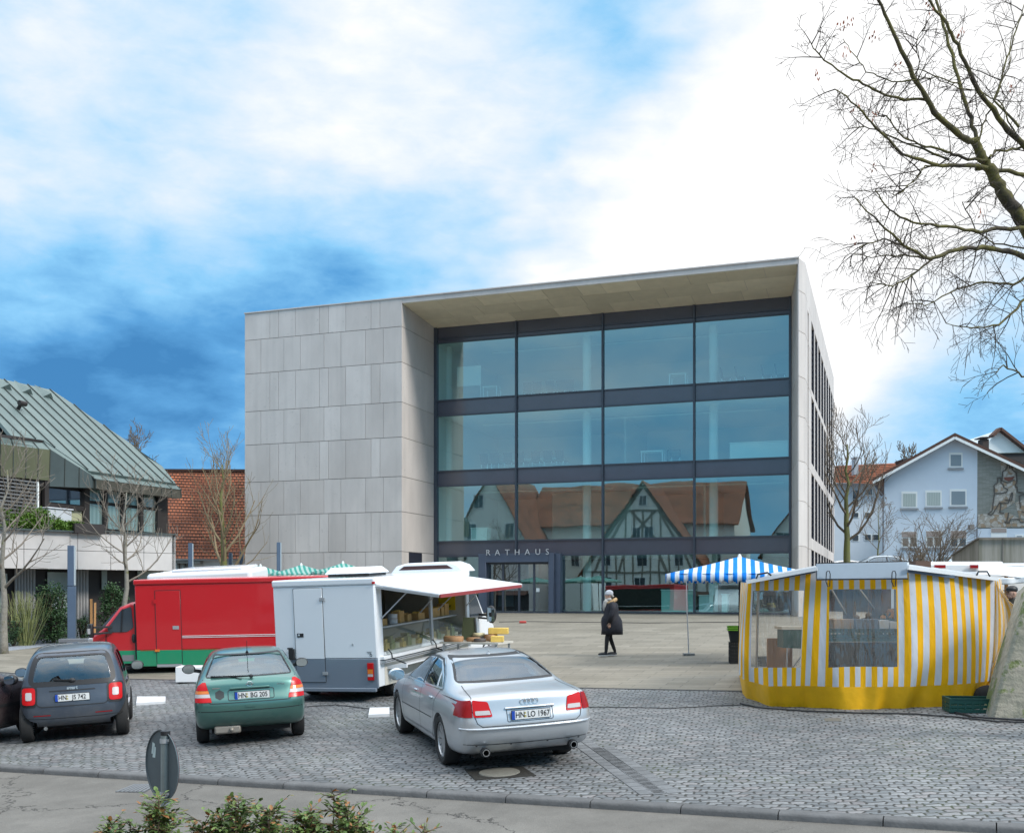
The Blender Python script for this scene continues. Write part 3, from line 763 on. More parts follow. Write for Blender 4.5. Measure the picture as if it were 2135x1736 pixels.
def vx(xs, d):   # hall-local x of a mirrored ray at mirror depth d behind the glass
    return hall_x(xs, d)
DV = 53.0
zc = lambda ys, xs: CAMZ-(ys-HY)/F*HL(hall_x(xs, DV), DV).y
# mirrored image left-right is unchanged along the front axis, but the house frame is turned by pi, so its local x runs backwards
tim = vx(1345, DV); hw_ = (vx(1478, DV)-vx(1212, DV))/2
T_ = zc(1003, 1345); E_ = zc(1192, 1345)
W_ = [(-3.6, E_-2.3, 1.1, 1.6), (0.2, E_-2.3, 1.1, 1.6), (3.6, E_-2.3, 1.1, 1.6), (-.62, E_+(T_-E_)*.36+.05, .8, .95), (.62, E_+(T_-E_)*.36+.05, .8, .95), (0, E_+(T_-E_)*.72, .8, .9), (-3.6, E_+.5, .9, 1.3), (3.6, E_+.5, .9, 1.3), (0, E_+.5, 1, 1.3)]
house_v('timber_house', 'half-timbered house with steep gable mirrored in the middle of the glass front', tim, DV, hw_*2, E_, T_, 16, True, True, .1, W_)
hx0, hx1 = vx(1110, DV+7), vx(1540, DV+7)
house_v('long_house', 'long house with orange tiled roof mirrored behind the timber gable', (hx0+hx1)/2, DV+6, hx1-hx0, zc(1085, 1300)*1.02, zc(1003, 1300)*1.06, 12, False, False, .1, [(x, 5.2, 1.0, 1.3) for x in range(-9, 10, 3)])
hx = vx(1035, DV); house_v('white_gable_house', 'white gabled house mirrored in the left bay of the glass front', hx, DV-2, (vx(1120, DV)-vx(950, DV)), zc(1150, 1035), zc(990, 1035), 14, False, True, .1, [(-2, zc(1125,1035), 1, 1.4), (2, zc(1125,1035), 1, 1.4), (1.2, zc(1062,1035), .9, 1.2)])
hx = vx(1720, DV); house_v('white_gable_house', 'white gabled house mirrored at the right edge of the glass front', hx, DV+1, (vx(1860, DV)-vx(1600, DV)), zc(1145, 1720), zc(960, 1720), 14, False, True, .1, [(-3, zc(1140,1700), 1.2, 1.4), (3.6, zc(1140,1700), 1.2, 1.4)])
# ================================================================ low hall on the left with the copper roof
def C(cx, cy): return (cx*.2492, 766.8+cy*.2492)      # reading of the enlarged picture -> picture scale
m_copper = NT('copper_patina', .6, metal=.0); g_ = m_copper.tc.outputs['Object']
nn_ = m_copper.rng(m_copper.noise(m_copper.mapping(g_, scale=(1,1,.5)), 1.1, 6, .65).outputs['Fac'], .3, .7, 0, 1)
cc = m_copper.mix(nn_, (.110,.150,.145), (.165,.212,.200)); m_copper.color(cc); m_copper = m_copper.m
m_bronze = mat('bronze_fascia', (.105,.11,.065), .5, var=.35, scale=.7, stretch=(1,1,.4)); m_bronze2 = mat('dark_fascia', (.055,.075,.075), .5, var=.3, scale=.8)
m_dkbrown = mat('dark_brown_cladding', (.030,.024,.022), .6, var=.15, scale=3); m_seam = mat('seam_dark', (.05,.06,.055), .6)
m_conc = mat('washed_concrete', (.58,.55,.53), .85, var=.09, scale=1.4, bump=.1)
m_curt = NT('net_curtain', .9); g_ = m_curt.tc.outputs['Object']
wv = m_curt.N.new('ShaderNodeTexWave'); wv.inputs['Scale'].default_value = 3.2; wv.inputs['Distortion'].default_value = 1.5; m_curt.L.new(m_curt.mapping(g_, rot=(0,0,.8)), wv.inputs['Vector'])
m_curt.color(m_curt.mix(wv.outputs['Fac'], (.34,.40,.38), (.50,.56,.53))); m_curt = m_curt.m
m_winglass = glass('window_glass', (.80,.90,.90), .16, spec=(.9,.95,1), power=2.5)
low = thing('low_hall', 'low hall with green standing seam copper roof and pale concrete parapet at the left', 'building', at(0, 1182, 36))
def wl(p): return Vector(p)-low.location
def part(b, name, m, **k):
    b.v = [tuple(wl(v)) for v in b.v]; return b.build(name, m, low, **k)
# parapet band
D1 = Vector((.67, .742, 0)); A1 = at(0, 1182, 36); 
def w1(xs, off=0):
    """point on the parapet line seen at column xs"""
    N1 = Vector((D1.y, -D1.x, 0)); P = A1+N1*off; a = (xs-CX)/F; t = (a*P.y-P.x)/(D1.x-a*D1.y); return P+D1*t
N1 = Vector((D1.y, -D1.x, 0))
zb, zt1, zt2 = CAMZ+.78, CAMZ+2.09, CAMZ+2.16
b = MB(); edges = [-60, 50, 146, 162, 231, 300, 366.5]
for i in range(len(edges)-1):
    p, q = w1(edges[i]), w1(edges[i+1]); dd = (q-p).normalized()*.008
    zt = zt1 if edges[i] < 205 else zt2
    for z0, z1 in ((zb, zb+.66), (zb+.675, zt)):
        b.prism([(p.x+dd.x, p.y+dd.y, z0), (q.x-dd.x, q.y-dd.y, z0), (q.x-dd.x, q.y-dd.y, z1), (p.x+dd.x, p.y+dd.y, z1)], -N1*.12)
part(b, 'parapet', m_conc, bevel=.006, seg=1)
b = MB(); p, q = w1(-60, .06), w1(210, .06); b.beam((p.x,p.y,zt1+.03), (q.x,q.y,zt1+.03), .22, .06); p, q = w1(205, .03), w1(367.5, .03); b.beam((p.x,p.y,zt2+.02), (q.x,q.y,zt2+.02), .16, .04)
p, q = w1(366), w1(366)-N1*9; b.prism([(p.x,p.y,zb+.01),(q.x,q.y,zb+.01),(q.x,q.y,zt2-.01),(p.x,p.y,zt2-.01)], -D1*.15)
part(b, 'coping', m_bronze2)
# ground floor behind: dark posts, curtained windows, striped panels
b = MB(); p, q = w1(-60, -1.3), w1(366, -1.3); zg = gz(p.x, p.y)-.5
b.prism([(p.x,p.y,zg),(q.x,q.y,zg),(q.x,q.y,zb+.3),(p.x,p.y,zb+.3)], -N1*.2)
p0, q0_ = w1(-60, -.12), w1(366, -.12); b.prism([(p0.x,p0.y,zb+.004),(q0_.x,q0_.y,zb+.004),(q0_.x,q0_.y,zb+.2),(p0.x,p0.y,zb+.2)], -N1*6)
part(b, 'ground_floor_wall', m_dkbrown)
def wpanel(name, m, xa, xb, ya, yb, off, th=.05):
    p, q = w1(xa, off), w1(xb, off); za = CAMZ-(ya-HY)/F*p.y; zb_ = CAMZ-(yb-HY)/F*p.y
    b = MB(); b.prism([(p.x,p.y,zb_),(q.x,q.y,zb_),(q.x,q.y,za),(p.x,p.y,za)], N1*th); return part(b, name, m)
m_slat = mat('pale_slats', (.38,.37,.36), .8)
for xa, xb in ((30, 76), (153, 185)):
    x = xa; b = MB()
    while x < xb-3:
        p, q = w1(x, -1.22), w1(x+4.6, -1.22); b.prism([(p.x,p.y,CAMZ-1.7),(q.x,q.y,CAMZ-1.7),(q.x,q.y,zb+.1),(p.x,p.y,zb+.1)], N1*.08); x += 6.2
    part(b, 'slat_screen', m_slat)
for xa, xb, ya, yb in ((0, 14, 1195, 1225), (0, 12, 1232, 1290), (98, 139, 1192, 1290), (211, 222, 1188, 1228), (286, 330, 1189, 1213), (340, 362, 1189, 1213), (286, 330, 1219, 1290), (340, 360, 1219, 1290)):
    w = wpanel('window', m_curt, xa, xb, ya, yb, -1.24, .05); 
# upper storey
def up(xs, off=0, P0=at(183, 1232, 40.0), D=Vector((.333, .943, 0))):
    N2 = Vector((D.y, -D.x, 0)); P = P0+N2*off; a = (xs-CX)/F; t = (a*P.y-P.x)/(D.x-a*D.y); return P+D*t
N2 = Vector((.943, -.333, 0)); D2 = Vector((.333, .943, 0))
def upanel(name, m, xa, xb, z0, z1, off, th=.06, z0b=None, z1b=None, **k):
    p, q = up(xa, off), up(xb, off); b = MB(); b.prism([(p.x,p.y,z0),(q.x,q.y,z0b or z0),(q.x,q.y,z1b or z1),(p.x,p.y,z1)], N2*th); return part(b, name, m, **k)
zr = lambda ys, Y: CAMZ-(ys-HY)/F*Y
zl0, zl1 = CAMZ+2.05, CAMZ+3.95
upanel('upper_wall', m_dkbrown, 60, 346, zl0-.4, zl1+.3, -.30, .1)
b = MB(); p = up(346, -.2); b.prism([(p.x,p.y,zl0-.4),(p.x,p.y,zl1+.3),(p.x-8,p.y+2.9,zl1+.3),(p.x-8,p.y+2.9,zl0-.4)], (.02,.1,0)); part(b, 'upper_wall', m_dkbrown)
for (xa, xb) in ((183.5, 213), (222.5, 251), (259.5, 288), (296.5, 324)):
    for (fa, fb) in ((.70, .98), (.06, .62)):
        z0 = zl0+.28+(zl1-zl0-.3)*fa; z1 = zl0+.28+(zl1-zl0-.3)*fb
        w = upanel('window', m_curt, xa, xb, z0, z1, -.19, .02)
        g = MB(); p, q = up(xa, -.14), up(xb, -.14); g.quad(*[tuple(Vector(v)-low.location) for v in ((p.x,p.y,z0),(q.x,q.y,z0),(q.x,q.y,z1),(p.x,p.y,z1))]); g.build('pane', m_winglass, w, recalc=False)
    upanel('mullion', m_dkbrown, xb+.8, xb+7.5, zl0, zl1+.1, -.12, .1)
# open loggia at the middle: yellowish wall, sky seen over it, white unit
def yp(ys, xs, off=0): p = up(xs, off); return zr(ys, p.y)
PY = (up(97, 0)).y
upanel('loggia_wall', mat('ochre_render', (.42,.42,.26), .85, var=.05), 103, 171, zl0, CAMZ+3.0, -.16, .05)
upanel('loggia_pane', glass('loggia_glass', (.55,.7,.75), .55, power=2), 98, 171, CAMZ+3.22, CAMZ+3.72, -.12, .03)
upanel('post', m_dkbrown, 88, 97, zl0, zl1+.1, -.1, .12); upanel('post', m_dkbrown, 171, 182, zl0-.2, zl1+.1, -.1, .12); upanel('rail', m_dkbrown, 97, 171, CAMZ+3.0, CAMZ+3.18, -.1, .1)
b = MB(); c = up(112, .35); b.obox((c.x, c.y, CAMZ+2.50), (1.1, .6, .80), (0,0,1.2)); b.obox((c.x, c.y, CAMZ+2.93), (1.2, .7, .05), (0,0,1.2)); part(b, 'ventilation_unit', mat('white_unit', (.55,.57,.60), .6), bevel=.02)
# louvred screen far left
b = MB()
for k in range(14): 
    p, q = up(-40, .1), up(76, .1); z = zl0+.15+k*.125; b.beam((p.x,p.y,z), (q.x,q.y,z), .05, .05)
part(b, 'sun_screen', mat('screen_grey', (.16,.165,.17), .5)); upanel('post', m_inner, 76, 78.5, zl0-.1, zl1-.1, .15, .06)
upanel('upper_wall', m_dkbrown, -60, 84, zl0-.3, zl1+.4, -.5, .08)
# roof: big slope with seams
def P3(cxy, Y): x_, y_ = C(*cxy); return at(x_, y_, Y)
e_hi = lambda xs, z: None
Sdir = Vector((-.943, .333, math.tan(R(39.4))))
eaveP = lambda xs: (lambda p: Vector((p.x, p.y, CAMZ+4.46)))(up(xs, .45))
def roofpt(cx_, cy_):
    """point of the slope plane seen at that reading of the picture"""
    xs, ys = C(cx_, cy_); d = Vector(((xs-CX)/F, 1, -(ys-HY)/F)); O = Vector((0,0,CAMZ)); P = eaveP(300); n = Sdir.cross(D2).normalized()
    return O+d*((P-O).dot(n)/d.dot(n))
outl = [(-130,20),(0,90),(435,185),(600,295),(750,400),(910,508),(1070,615),(1220,740),(1355,820),(1470,965),(745,860),(365,605),(95,565),(0,455),(-130,250)]
n_ = Sdir.cross(D2).normalized()
if n_.z < 0: n_ = -n_
b = MB(); b.prism([roofpt(*p) for p in outl], -n_*.12); part(b, 'roof', m_copper)
b = MB(); top = roofpt(0, 90); P = eaveP(300)
import itertools
def clip_seg(p, q, poly2):
    """parts of segment inside a polygon, in plane coordinates"""
    ts = [0, 1]
    for i in range(len(poly2)):
        a, c = poly2[i], poly2[(i+1) % len(poly2)]; r = q-p; s_ = c-a; den = r.x*s_.y-r.y*s_.x
        if abs(den) < 1e-9: continue
        t = ((a.x-p.x)*s_.y-(a.y-p.y)*s_.x)/den; u = ((a.x-p.x)*r.y-(a.y-p.y)*r.x)/den
        if 0 < t < 1 and 0 <= u <= 1: ts.append(t)
    ts.sort(); out = []
    for i in range(len(ts)-1):
        m = p+(q-p)*((ts[i]+ts[i+1])/2); ins = False
        for k in range(len(poly2)):
            a, c = poly2[k], poly2[(k+1) % len(poly2)]
            if (a.y > m.y) != (c.y > m.y) and m.x < (c.x-a.x)*(m.y-a.y)/(c.y-a.y)+a.x: ins = not ins
        if ins and ts[i+1]-ts[i] > 1e-4: out.append((ts[i], ts[i+1]))
    return out
sd = Sdir.normalized(); to2 = lambda p: Vector(((p-P).dot(D2), (p-P).dot(sd)))
poly2 = [to2(roofpt(*p)) for p in outl]
for k in range(-24, 14):
    p, q = Vector((k*.62, -1)), Vector((k*.62, 9))
    for t0, t1 in clip_seg(p, q, poly2):
        a, c = p+(q-p)*t0, p+(q-p)*t1
        A = P+D2*a.x+sd*a.y+n_*.02; B_ = P+D2*c.x+sd*c.y+n_*.02; b.beam(A, B_, .035, .05, up=n_)
part(b, 'roof_seams', m_seam)
for cx_, cy_ in ((50,175),(228,212),(400,248)):
    b = MB(); p = roofpt(cx_, cy_); b.prism([p+D2*-.28, p+D2*.28, p+n_*.24], -sd*.02+Vector((0,0,0))); b.add([p+D2*-.28, p+D2*.28, p+n_*.24, p+sd*.9], [(0,1,2),(0,3,2),(1,3,2)]); part(b, 'roof_vent', m_copper)
b = MB(); p = roofpt(150, 345); b.cyl(p, p+n_*.28, .07); b.cyl(p+n_*.28-D2*.12, p+n_*.28+D2*.2, .1); part(b, 'roof_pipe', m_dkbrown)
# hip slope at the right of the roof, falling away (seen from the side)
b = MB(); hp = [roofpt(*p) for p in ((435,185),(1355,820),(1470,965))]
b.add(hp+[hp[1]+Vector((-3,5,-1.5)), hp[0]+Vector((-1,5,-2))], [(0,1,3,4),(1,2,3)]); part(b, 'roof', m_copper)
# eaves: sloped flashing and fascia boxes
def fascia(pts_top, pts_bot, Ys, name, m, back=.35, seams=0):
    b = MB()
    for i in range(len(pts_top)-1):
        q = [P3(pts_top[i], Ys[i]), P3(pts_top[i+1], Ys[i+1]), P3(pts_bot[i+1], Ys[i+1]), P3(pts_bot[i], Ys[i])]
        b.mi = 0; b.prism(q, N2*-back)
        if seams:
            b.mi = 1; n = max(1, round((q[1]-q[0]).length/seams))
            for k in range(n+1):
                f = k/n; a = q[0].lerp(q[1], f)+N2*.008; c = q[3].lerp(q[2], f)+N2*.008; b.beam(a, c, .03, .03, up=N2)
    part(b, name, [m, m_seam])
Yr0, Yr1 = up(193, .5).y, up(378, .5).y
fascia([(800,925),(1512,1015)], [(800,1008),(1515,1092)], [Yr0, Yr1], 'fascia', mat('fascia_bronze_dark', (.07,.065,.05), .5, var=.2), seams=.62)
fascia([(745,885),(1480,985)], [(795,930),(1512,1018)], [Yr0-.05, Yr1-.05], 'eaves_flashing', m_copper, .05, seams=.62)
fascia([(740,860),(1470,965)], [(755,885),(1480,985)], [Yr0+.15, Yr1+.15], 'gutter', m_dkbrown)
Yb0, Yb1 = 35.8, 38.1
fascia([(-120,615),(0,635),(420,685)], [(-120,880),(0,902),(412,942)], [Yb0-.6, Yb0, Yb1], 'fascia', m_bronze, seams=.62)
fascia([(-120,560),(0,580),(360,628)], [(-120,615),(0,635),(420,685)], [Yb0-.5, Yb0+.1, Yb1+.05], 'eaves_flashing', m_copper, .05, seams=.62)
fascia([(0,555),(95,565),(370,610)], [(0,585),(95,590),(365,632)], [Yb0+.3, Yb0+.6, Yb1+.5], 'gutter', m_dkbrown)
fascia([(420,680),(780,905)], [(412,990),(780,1005)], [Yb1, Yr0], 'fascia', m_bronze2, seams=.75)
fascia([(365,612),(745,868)], [(420,682),(785,908)], [Yb1+.05, Yr0+.05], 'eaves_flashing', m_copper, .05)
b = MB(); b.prism([P3((-120,905), 36.5), P3((412,942), 38.1), P3((412,995), 38.1), P3((-120,975), 36.5)], -N2*.4); part(b, 'soffit_board', m_dkbrown)
b = MB(); b.prism([P3((-10,455), 38.8), P3((95,565), 39.0), P3((-10,548), 38.4)], -N2*.1); part(b, 'dormer_glass', mat('dormer_dark', (.03,.035,.04), .2))
b = MB(); p, q = P3((0,545), 38.3), P3((95,578), 38.9); b.beam(p, q, .06, .10); part(b, 'dormer_sill', m_copper)
# rest of the volume so that it stands as a building
b = MB(); p = up(346, -.6); b.box(p.x-14, p.x-1.2, p.y-3, p.y+2.5, 0.5, CAMZ+3.9); part(b, 'rear_volume', m_dkbrown)
b = MB(); p, q = w1(40, .25), w1(180, .25); z = zt1+.12; b.beam((w1(100,.0).x-N1.x*.3, w1(100).y-N1.y*.3, z+.15), (w1(181).x-N1.x*.3, w1(181).y-N1.y*.3, z+.15), .12, .05); b.beam((w1(-40).x-N1.x*.3, w1(-40).y-N1.y*.3, z+.2), (w1(60).x-N1.x*.3, w1(60).y-N1.y*.3, z+.2), .12, .05); part(b, 'planter_rail', mat('rust_rail', (.20,.09,.06), .8))
b = MB(); p = w1(181); b.obox((p.x, p.y, zt1+.15), (1.1, .5, .35), (0,0,.8)); part(b, 'roof_box', m_dkbrown)

# ---------------------------------------------------------------- barn with the large orange roof
barn = thing('barn', 'old barn with a large orange tiled roof between the low hall and the town hall', 'barn', at(430, 1168, 62))
def bpart(b, name, m, **k): b.v = [tuple(Vector(v)-barn.location) for v in b.v]; return b.build(name, m, barn, **k)
A, B_, C_, D_ = at(300, 1165, 62), at(560, 1168, 60), at(560, 981, 66), at(300, 980, 68)
b = MB(); nr = (B_-A).cross(D_-A).normalized()
def rf(u, v): 
    p = (A.lerp(B_, u)).lerp(D_.lerp(C_, u), v); sag = math.sin(u*9)*.03+.06*math.sin(v*3.1+u*2); return p+Vector((0,0,sag))
b.grid(rf, 40, 24, lambda u, v: (u*7.5, v*8.0)); bpart(b, 'roof', m_tile, recalc=False)
# courses of tiles as real steps
b = MB()
for k in range(30):
    v = k/30
    a = rf(0, v); c = rf(1, v); b.beam(a+Vector((0,-.03,.02)), c+Vector((0,-.03,.02)), .05, .035)
bpart(b, 'tile_courses', mat('tile_edge', (.26,.105,.06), .9, var=.4, scale=2))
b = MB(); b.beam(C_, D_, .3, .15); bpart(b, 'ridge', m_tile)
b = MB(); b.prism([at(300, 1166, 62.6), at(560, 1169, 60.6), at(560, 1330, 60.6), at(300, 1330, 62.6)], (-.5, 2.5, 0)); bpart(b, 'wall', m_wallw)
b = MB(); b.prism([at(300, 981, 68.2), at(560, 982, 66.2), at(560, 1300, 66.2), at(300, 1300, 68.2)], (-.3, 5, 0)); bpart(b, 'wall', m_wallw)
for xs_, ang in ((372, .0), (384, .3), (392, -.2), (470, 0), (500, .1)): b = MB(); b.beam(at(xs_, 1172, 61.9), at(xs_+ang*20, 1205, 61.9), .25, .12); bpart(b, 'timber_post', m_timb)
b = MB(); b.beam(at(366, 1171, 61.8), at(420, 1172, 61.3), .3, .15); bpart(b, 'timber_frame', m_timb)

# ---------------------------------------------------------------- upper terrace with the car park on the right, retaining wall, houses
TZ = 3.75
b = MB(); b.box(18.8, 90, 52, 140, 0, TZ); terr = struct(b.build('terrace', m_asphalt2 if 'm_asphalt2' in globals() else mat('terrace_ground', (.18,.18,.17), .9, var=.2, scale=.7)))
b = MB(); b.box(18.6, 60, 51.5, 51.99, 0, TZ+.02); rw_ = b.build('low_retaining_wall', m_conc); tag(rw_, 'long grey retaining wall at the foot of the upper car park', 'wall')
m_wall2 = NT('weathered_concrete', .85); g_ = m_wall2.tc.outputs['Object']
st_ = m_wall2.rng(m_wall2.noise(m_wall2.mapping(g_, scale=(2.5,2.5,.15)), 1.3, 5, .7).outputs['Fac'], .4, .65, 0, 1)
m_wall2.color(m_wall2.mix(st_, (.30,.29,.26), (.19,.185,.15))); m_wall2.bump(m_wall2.noise(g_, 12, 3).outputs['Fac'], .15, .02); m_wall2 = m_wall2.m
b = MB(); Yw = 46.0
b.prism([at(1985, 1240, Yw+3), at(1985, 1158, Yw+3), at(2041, 1121.5, Yw+.5), at(2041, 1240, Yw+.5)], (.25, .5, 0))
b.prism([at(2041, 1240, Yw+.5), at(2041, 1121.5, Yw+.5), at(2240, 1120, Yw), at(2240, 1240, Yw)], (.05, .5, 0))
rw = b.build('ramp_wall', m_wall2); tag(rw, 'tall weathered concrete ramp wall below the house with the mosaic', 'wall')
b = MB(); b.beam(at(1985, 1157, Yw+2.9), at(2041, 1121, Yw+.4), .12, .04); b.beam(at(2041, 1121, Yw+.4), at(2240, 1119.5, Yw-.1), .12, .04)
b.beam(at(2041, 1178, Yw+.44), at(2240, 1178, Yw-.06), .02, .03); b.beam(at(2091, 1122, Yw+.35), at(2091, 1240, Yw+.35), .02, .03); b.build('coping', m_joint, rw)

m_house = mat('pale_blue_render', (.62,.70,.78), .9, var=.03, scale=1); m_houseb = mat('grey_blue_render', (.50,.55,.60), .9, var=.05, scale=1)
wh = thing('gable_house', 'pale blue gabled house with a stone mosaic on its right half', 'house', at(1840, 1170, 75))
def R5(cx_, cy_): return ((2200+cx_/3.773)/1.278, (1100+cy_/3.773)/1.278)
D3 = Vector((1, -.40, 0)).normalized(); N3 = Vector((D3.y, -D3.x, 0)); P3_ = at(1840, 1232, 75)
def hpt(cx_, cy_, off=0):
    xs, ys = R5(cx_, cy_); d = Vector(((xs-CX)/F, 1, -(ys-HY)/F)); O = Vector((0,0,CAMZ)); P = P3_+N3*off; return O+d*((P-O).dot(N3)/d.dot(N3))
def hp_(b, name, m, **k): b.v = [tuple(Vector(v)-wh.location) for v in b.v]; return b.build(name, m, wh, **k)
b = MB(); b.prism([hpt(582,1560), hpt(590,650), hpt(1300,250), hpt(1526,352), hpt(1522,1560)], -N3*11); hp_(b, 'wall', m_house)
b = MB(); b.prism([hpt(1526,1157), hpt(1526,353), hpt(2500,800), hpt(2500,1157)], -N3*11)
m_mos = NT('slate_cladding', .85); g_ = m_mos.tc.outputs['Object']; br = m_mos.N.new('ShaderNodeTexBrick'); m_mos.L.new(m_mos.mapping(g_, rot=(R(90),0,0)), br.inputs[0])
br.inputs['Scale'].default_value = 1; br.inputs['Brick Width'].default_value = .4; br.inputs['Row Height'].default_value = .07; br.inputs['Mortar Size'].default_value = .006
br.inputs['Color1'].default_value = (.23,.24,.21,1); br.inputs['Color2'].default_value = (.30,.31,.28,1); br.inputs['Mortar'].default_value = (.15,.15,.14,1); m_mos.color(br.outputs['Color']); m_mos = m_mos.m
hp_(b, 'mosaic_wall', m_mos)
b = MB(); b.prism([hpt(1526,1560), hpt(1526,1160), hpt(2500,1160), hpt(2500,1560)], -N3*11); hp_(b, 'wall', m_house)
# stone inlay: broken tesserae field and dark figure outlines standing just proud
m_tess = NT('tesserae', .85); g_ = m_tess.tc.outputs['Object']; v = m_tess.N.new('ShaderNodeTexVoronoi'); v.inputs['Scale'].default_value = 4.5; m_tess.L.new(g_, v.inputs['Vector']); sc_ = m_tess.N.new('ShaderNodeSeparateColor'); m_tess.L.new(v.outputs['Color'], sc_.inputs[0])
v2 = m_tess.N.new('ShaderNodeTexVoronoi'); v2.feature = 'DISTANCE_TO_EDGE'; v2.inputs['Scale'].default_value = 4.5; m_tess.L.new(g_, v2.inputs['Vector'])
cc = m_tess.mix(sc_.outputs[0], (.36,.32,.26), (.52,.50,.46)); cc = m_tess.mix(m_tess.rng(sc_.outputs[1], .7, .75, 0, .7), cc, (.30,.19,.10)); m_tess.color(m_tess.mix(m_tess.rng(v2.outputs['Distance'], .0, .05, 1, 0), cc, (.18,.17,.15))); m_tess = m_tess.m
def inl(pts, m, off=.03, name='mosaic_inlay'):
    b = MB(); b.prism([hpt(x, y, off) for x, y in pts], -N3*.04); hp_(b, name, m)
inl([(1530,1020),(1640,1010),(1840,1000),(2000,1090),(2110,1095),(2110,1140),(1895,1145),(1530,1152)], m_tess)
inl([(1755,465),(1905,500),(1905,610),(1925,690),(1900,900),(1700,1020),(1640,1015),(1700,820),(1695,720),(1740,700),(1780,690)], m_tess, .025)
inl([(1905,900),(2010,860),(2110,900),(2110,1060),(1950,1060)], m_tess)
inl([(1790,645),(1900,640),(1880,670),(1840,685),(1800,670)], mat('red_bowl', (.20,.08,.06), .8), .06)
b = MB()
def pl(pts, w=.055):
    for i in range(len(pts)-1): b.beam(hpt(*pts[i], .06), hpt(*pts[i+1], .06), .05, w)
pl([(1820,560),(1825,520),(1872,518),(1875,570),(1915,600),(1922,690),(1905,730)]); pl([(1820,560),(1780,590),(1775,680),(1830,700),(1900,670)]); pl([(1730,700),(1730,650),(1765,650),(1762,705),(1785,715),(1790,745),(1830,765),(1820,795),(1765,805)])
pl([(1730,700),(1693,725),(1697,808),(1765,805)]); pl([(1697,815),(1675,980),(1630,1015),(1665,1025),(1690,1000),(1745,900),(1835,905),(1850,870)]); pl([(1765,900),(1750,1000),(1795,1005)]); pl([(1900,740),(1925,740),(1930,795),(1990,798)])
pl([(1870,800),(1840,890)]); pl([(1840,1000),(1825,1075),(1800,1100),(1850,1100),(1855,1068),(1945,1066),(1955,1095),(2010,1095)]); pl([(1945,830),(1990,815),(2100,830)]); pl([(1945,830),(1958,950)])
pl([(1850,520),(1850,560)]); pl([(1800,870),(1870,880),(1880,800)]); pl([(1970,990),(2050,1000),(2080,1090)])
hp_(b, 'figure_outline', mat('lead_line', (.10,.09,.08), .7))
# roof of the gable house with verge boards
b = MB()
for a, c in (((470,690),(1300,232)), ((1300,232),(2520,800))):
    p, q = hpt(*a, .7), hpt(*c, .7); b.prism([p, q, q+Vector((0,0,.22)), p+Vector((0,0,.22))], -N3*12.5)
hp_(b, 'roof', m_brown)
b = MB()
for a, c in (((475,700),(1300,248)), ((1300,248),(2520,818))):
    p, q = hpt(*a, .72), hpt(*c, .72); b.beam(p, q, .05, .17)
hp_(b, 'verge_board', m_inner)
b = MB(); b.prism([hpt(478,695,.5), hpt(590,655,.5), hpt(582,738,.5)], -N3*8); hp_(b, 'eaves_box', m_brown)
b = MB(); b.tube([hpt(480,700,.6), hpt(500,735,.3), hpt(578,832,.1), hpt(577,1410,.1)], .045, 6); hp_(b, 'downpipe', mat('pipe_grey', (.13,.14,.16), .5)); b = MB(); b.tube([hpt(1522,1157,.06), hpt(1522,1320,.06)], .04, 6); hp_(b, 'downpipe', mat('pipe_grey', (.13,.14,.16), .5))
for (xa, ya, xb, yb, kind) in ((1240,398,1377,560,0),(762,788,922,965,1),(1002,776,1167,955,1),(1248,765,1418,948,0),(762,1190,918,1362,2),(1008,1183,1166,1362,2),(1252,1180,1418,1362,3),(1662,1155,1822,1262,4),(1905,1222,1990,1262,0)):
    b = MB(); b.prism([hpt(xa,ya,.03), hpt(xb,ya,.03), hpt(xb,yb-12,.03), hpt(xa,yb-12,.03)], -N3*.06); w = hp_(b, 'window', m_inner)
    def sub(b, name, m): b.v = [tuple(Vector(v)-wh.location) for v in b.v]; b.build(name, m, w)
    if kind in (0, 1):
        b = MB(); b.prism([hpt(xa+17,ya+22,.05), hpt(xb-14,ya+22,.05), hpt(xb-14,yb-28,.05), hpt(xa+17,yb-28,.05)], -N3*.03); sub(b, 'pane', m_curt if kind else mat('pane_grey', (.23,.28,.31), .25))
    else:
        s_ = .42 if kind > 2 else .33
        b = MB(); b.prism([hpt(xa+4,ya+3,.06), hpt(xb-4,ya+3,.06), hpt(xb-4,ya+(yb-ya)*s_,.06), hpt(xa+4,ya+(yb-ya)*s_,.06)], -N3*.03); sub(b, 'roller_shutter', mat('shutter_taupe', (.36,.30,.27), .7))
        if kind < 4:
            for f0, f1 in ((.08,.44),(.58,.95)):
                b = MB(); b.prism([hpt(xa+(xb-xa)*f0,ya+(yb-ya)*(s_+.05),.05), hpt(xa+(xb-xa)*f1,ya+(yb-ya)*(s_+.05),.05), hpt(xa+(xb-xa)*f1,yb-24,.05), hpt(xa+(xb-xa)*f0,yb-24,.05)], -N3*.03); sub(b, 'pane', m_wing if kind == 3 else mat('pane_tan', (.22,.19,.16), .4))
    b = MB(); b.prism([hpt(xa-14,yb-8,.14), hpt(xb+12,yb-8,.14), hpt(xb+12,yb+6,.14), hpt(xa-14,yb+6,.14)], -N3*.12); sub(b, 'sill', mat('sill_grey', (.30,.32,.34), .7))
# wall lamp
b = MB(); b.obox(hpt(1465,1145,.2), (.3,.3,.3)); hp_(b, 'wall_lamp', m_joint)
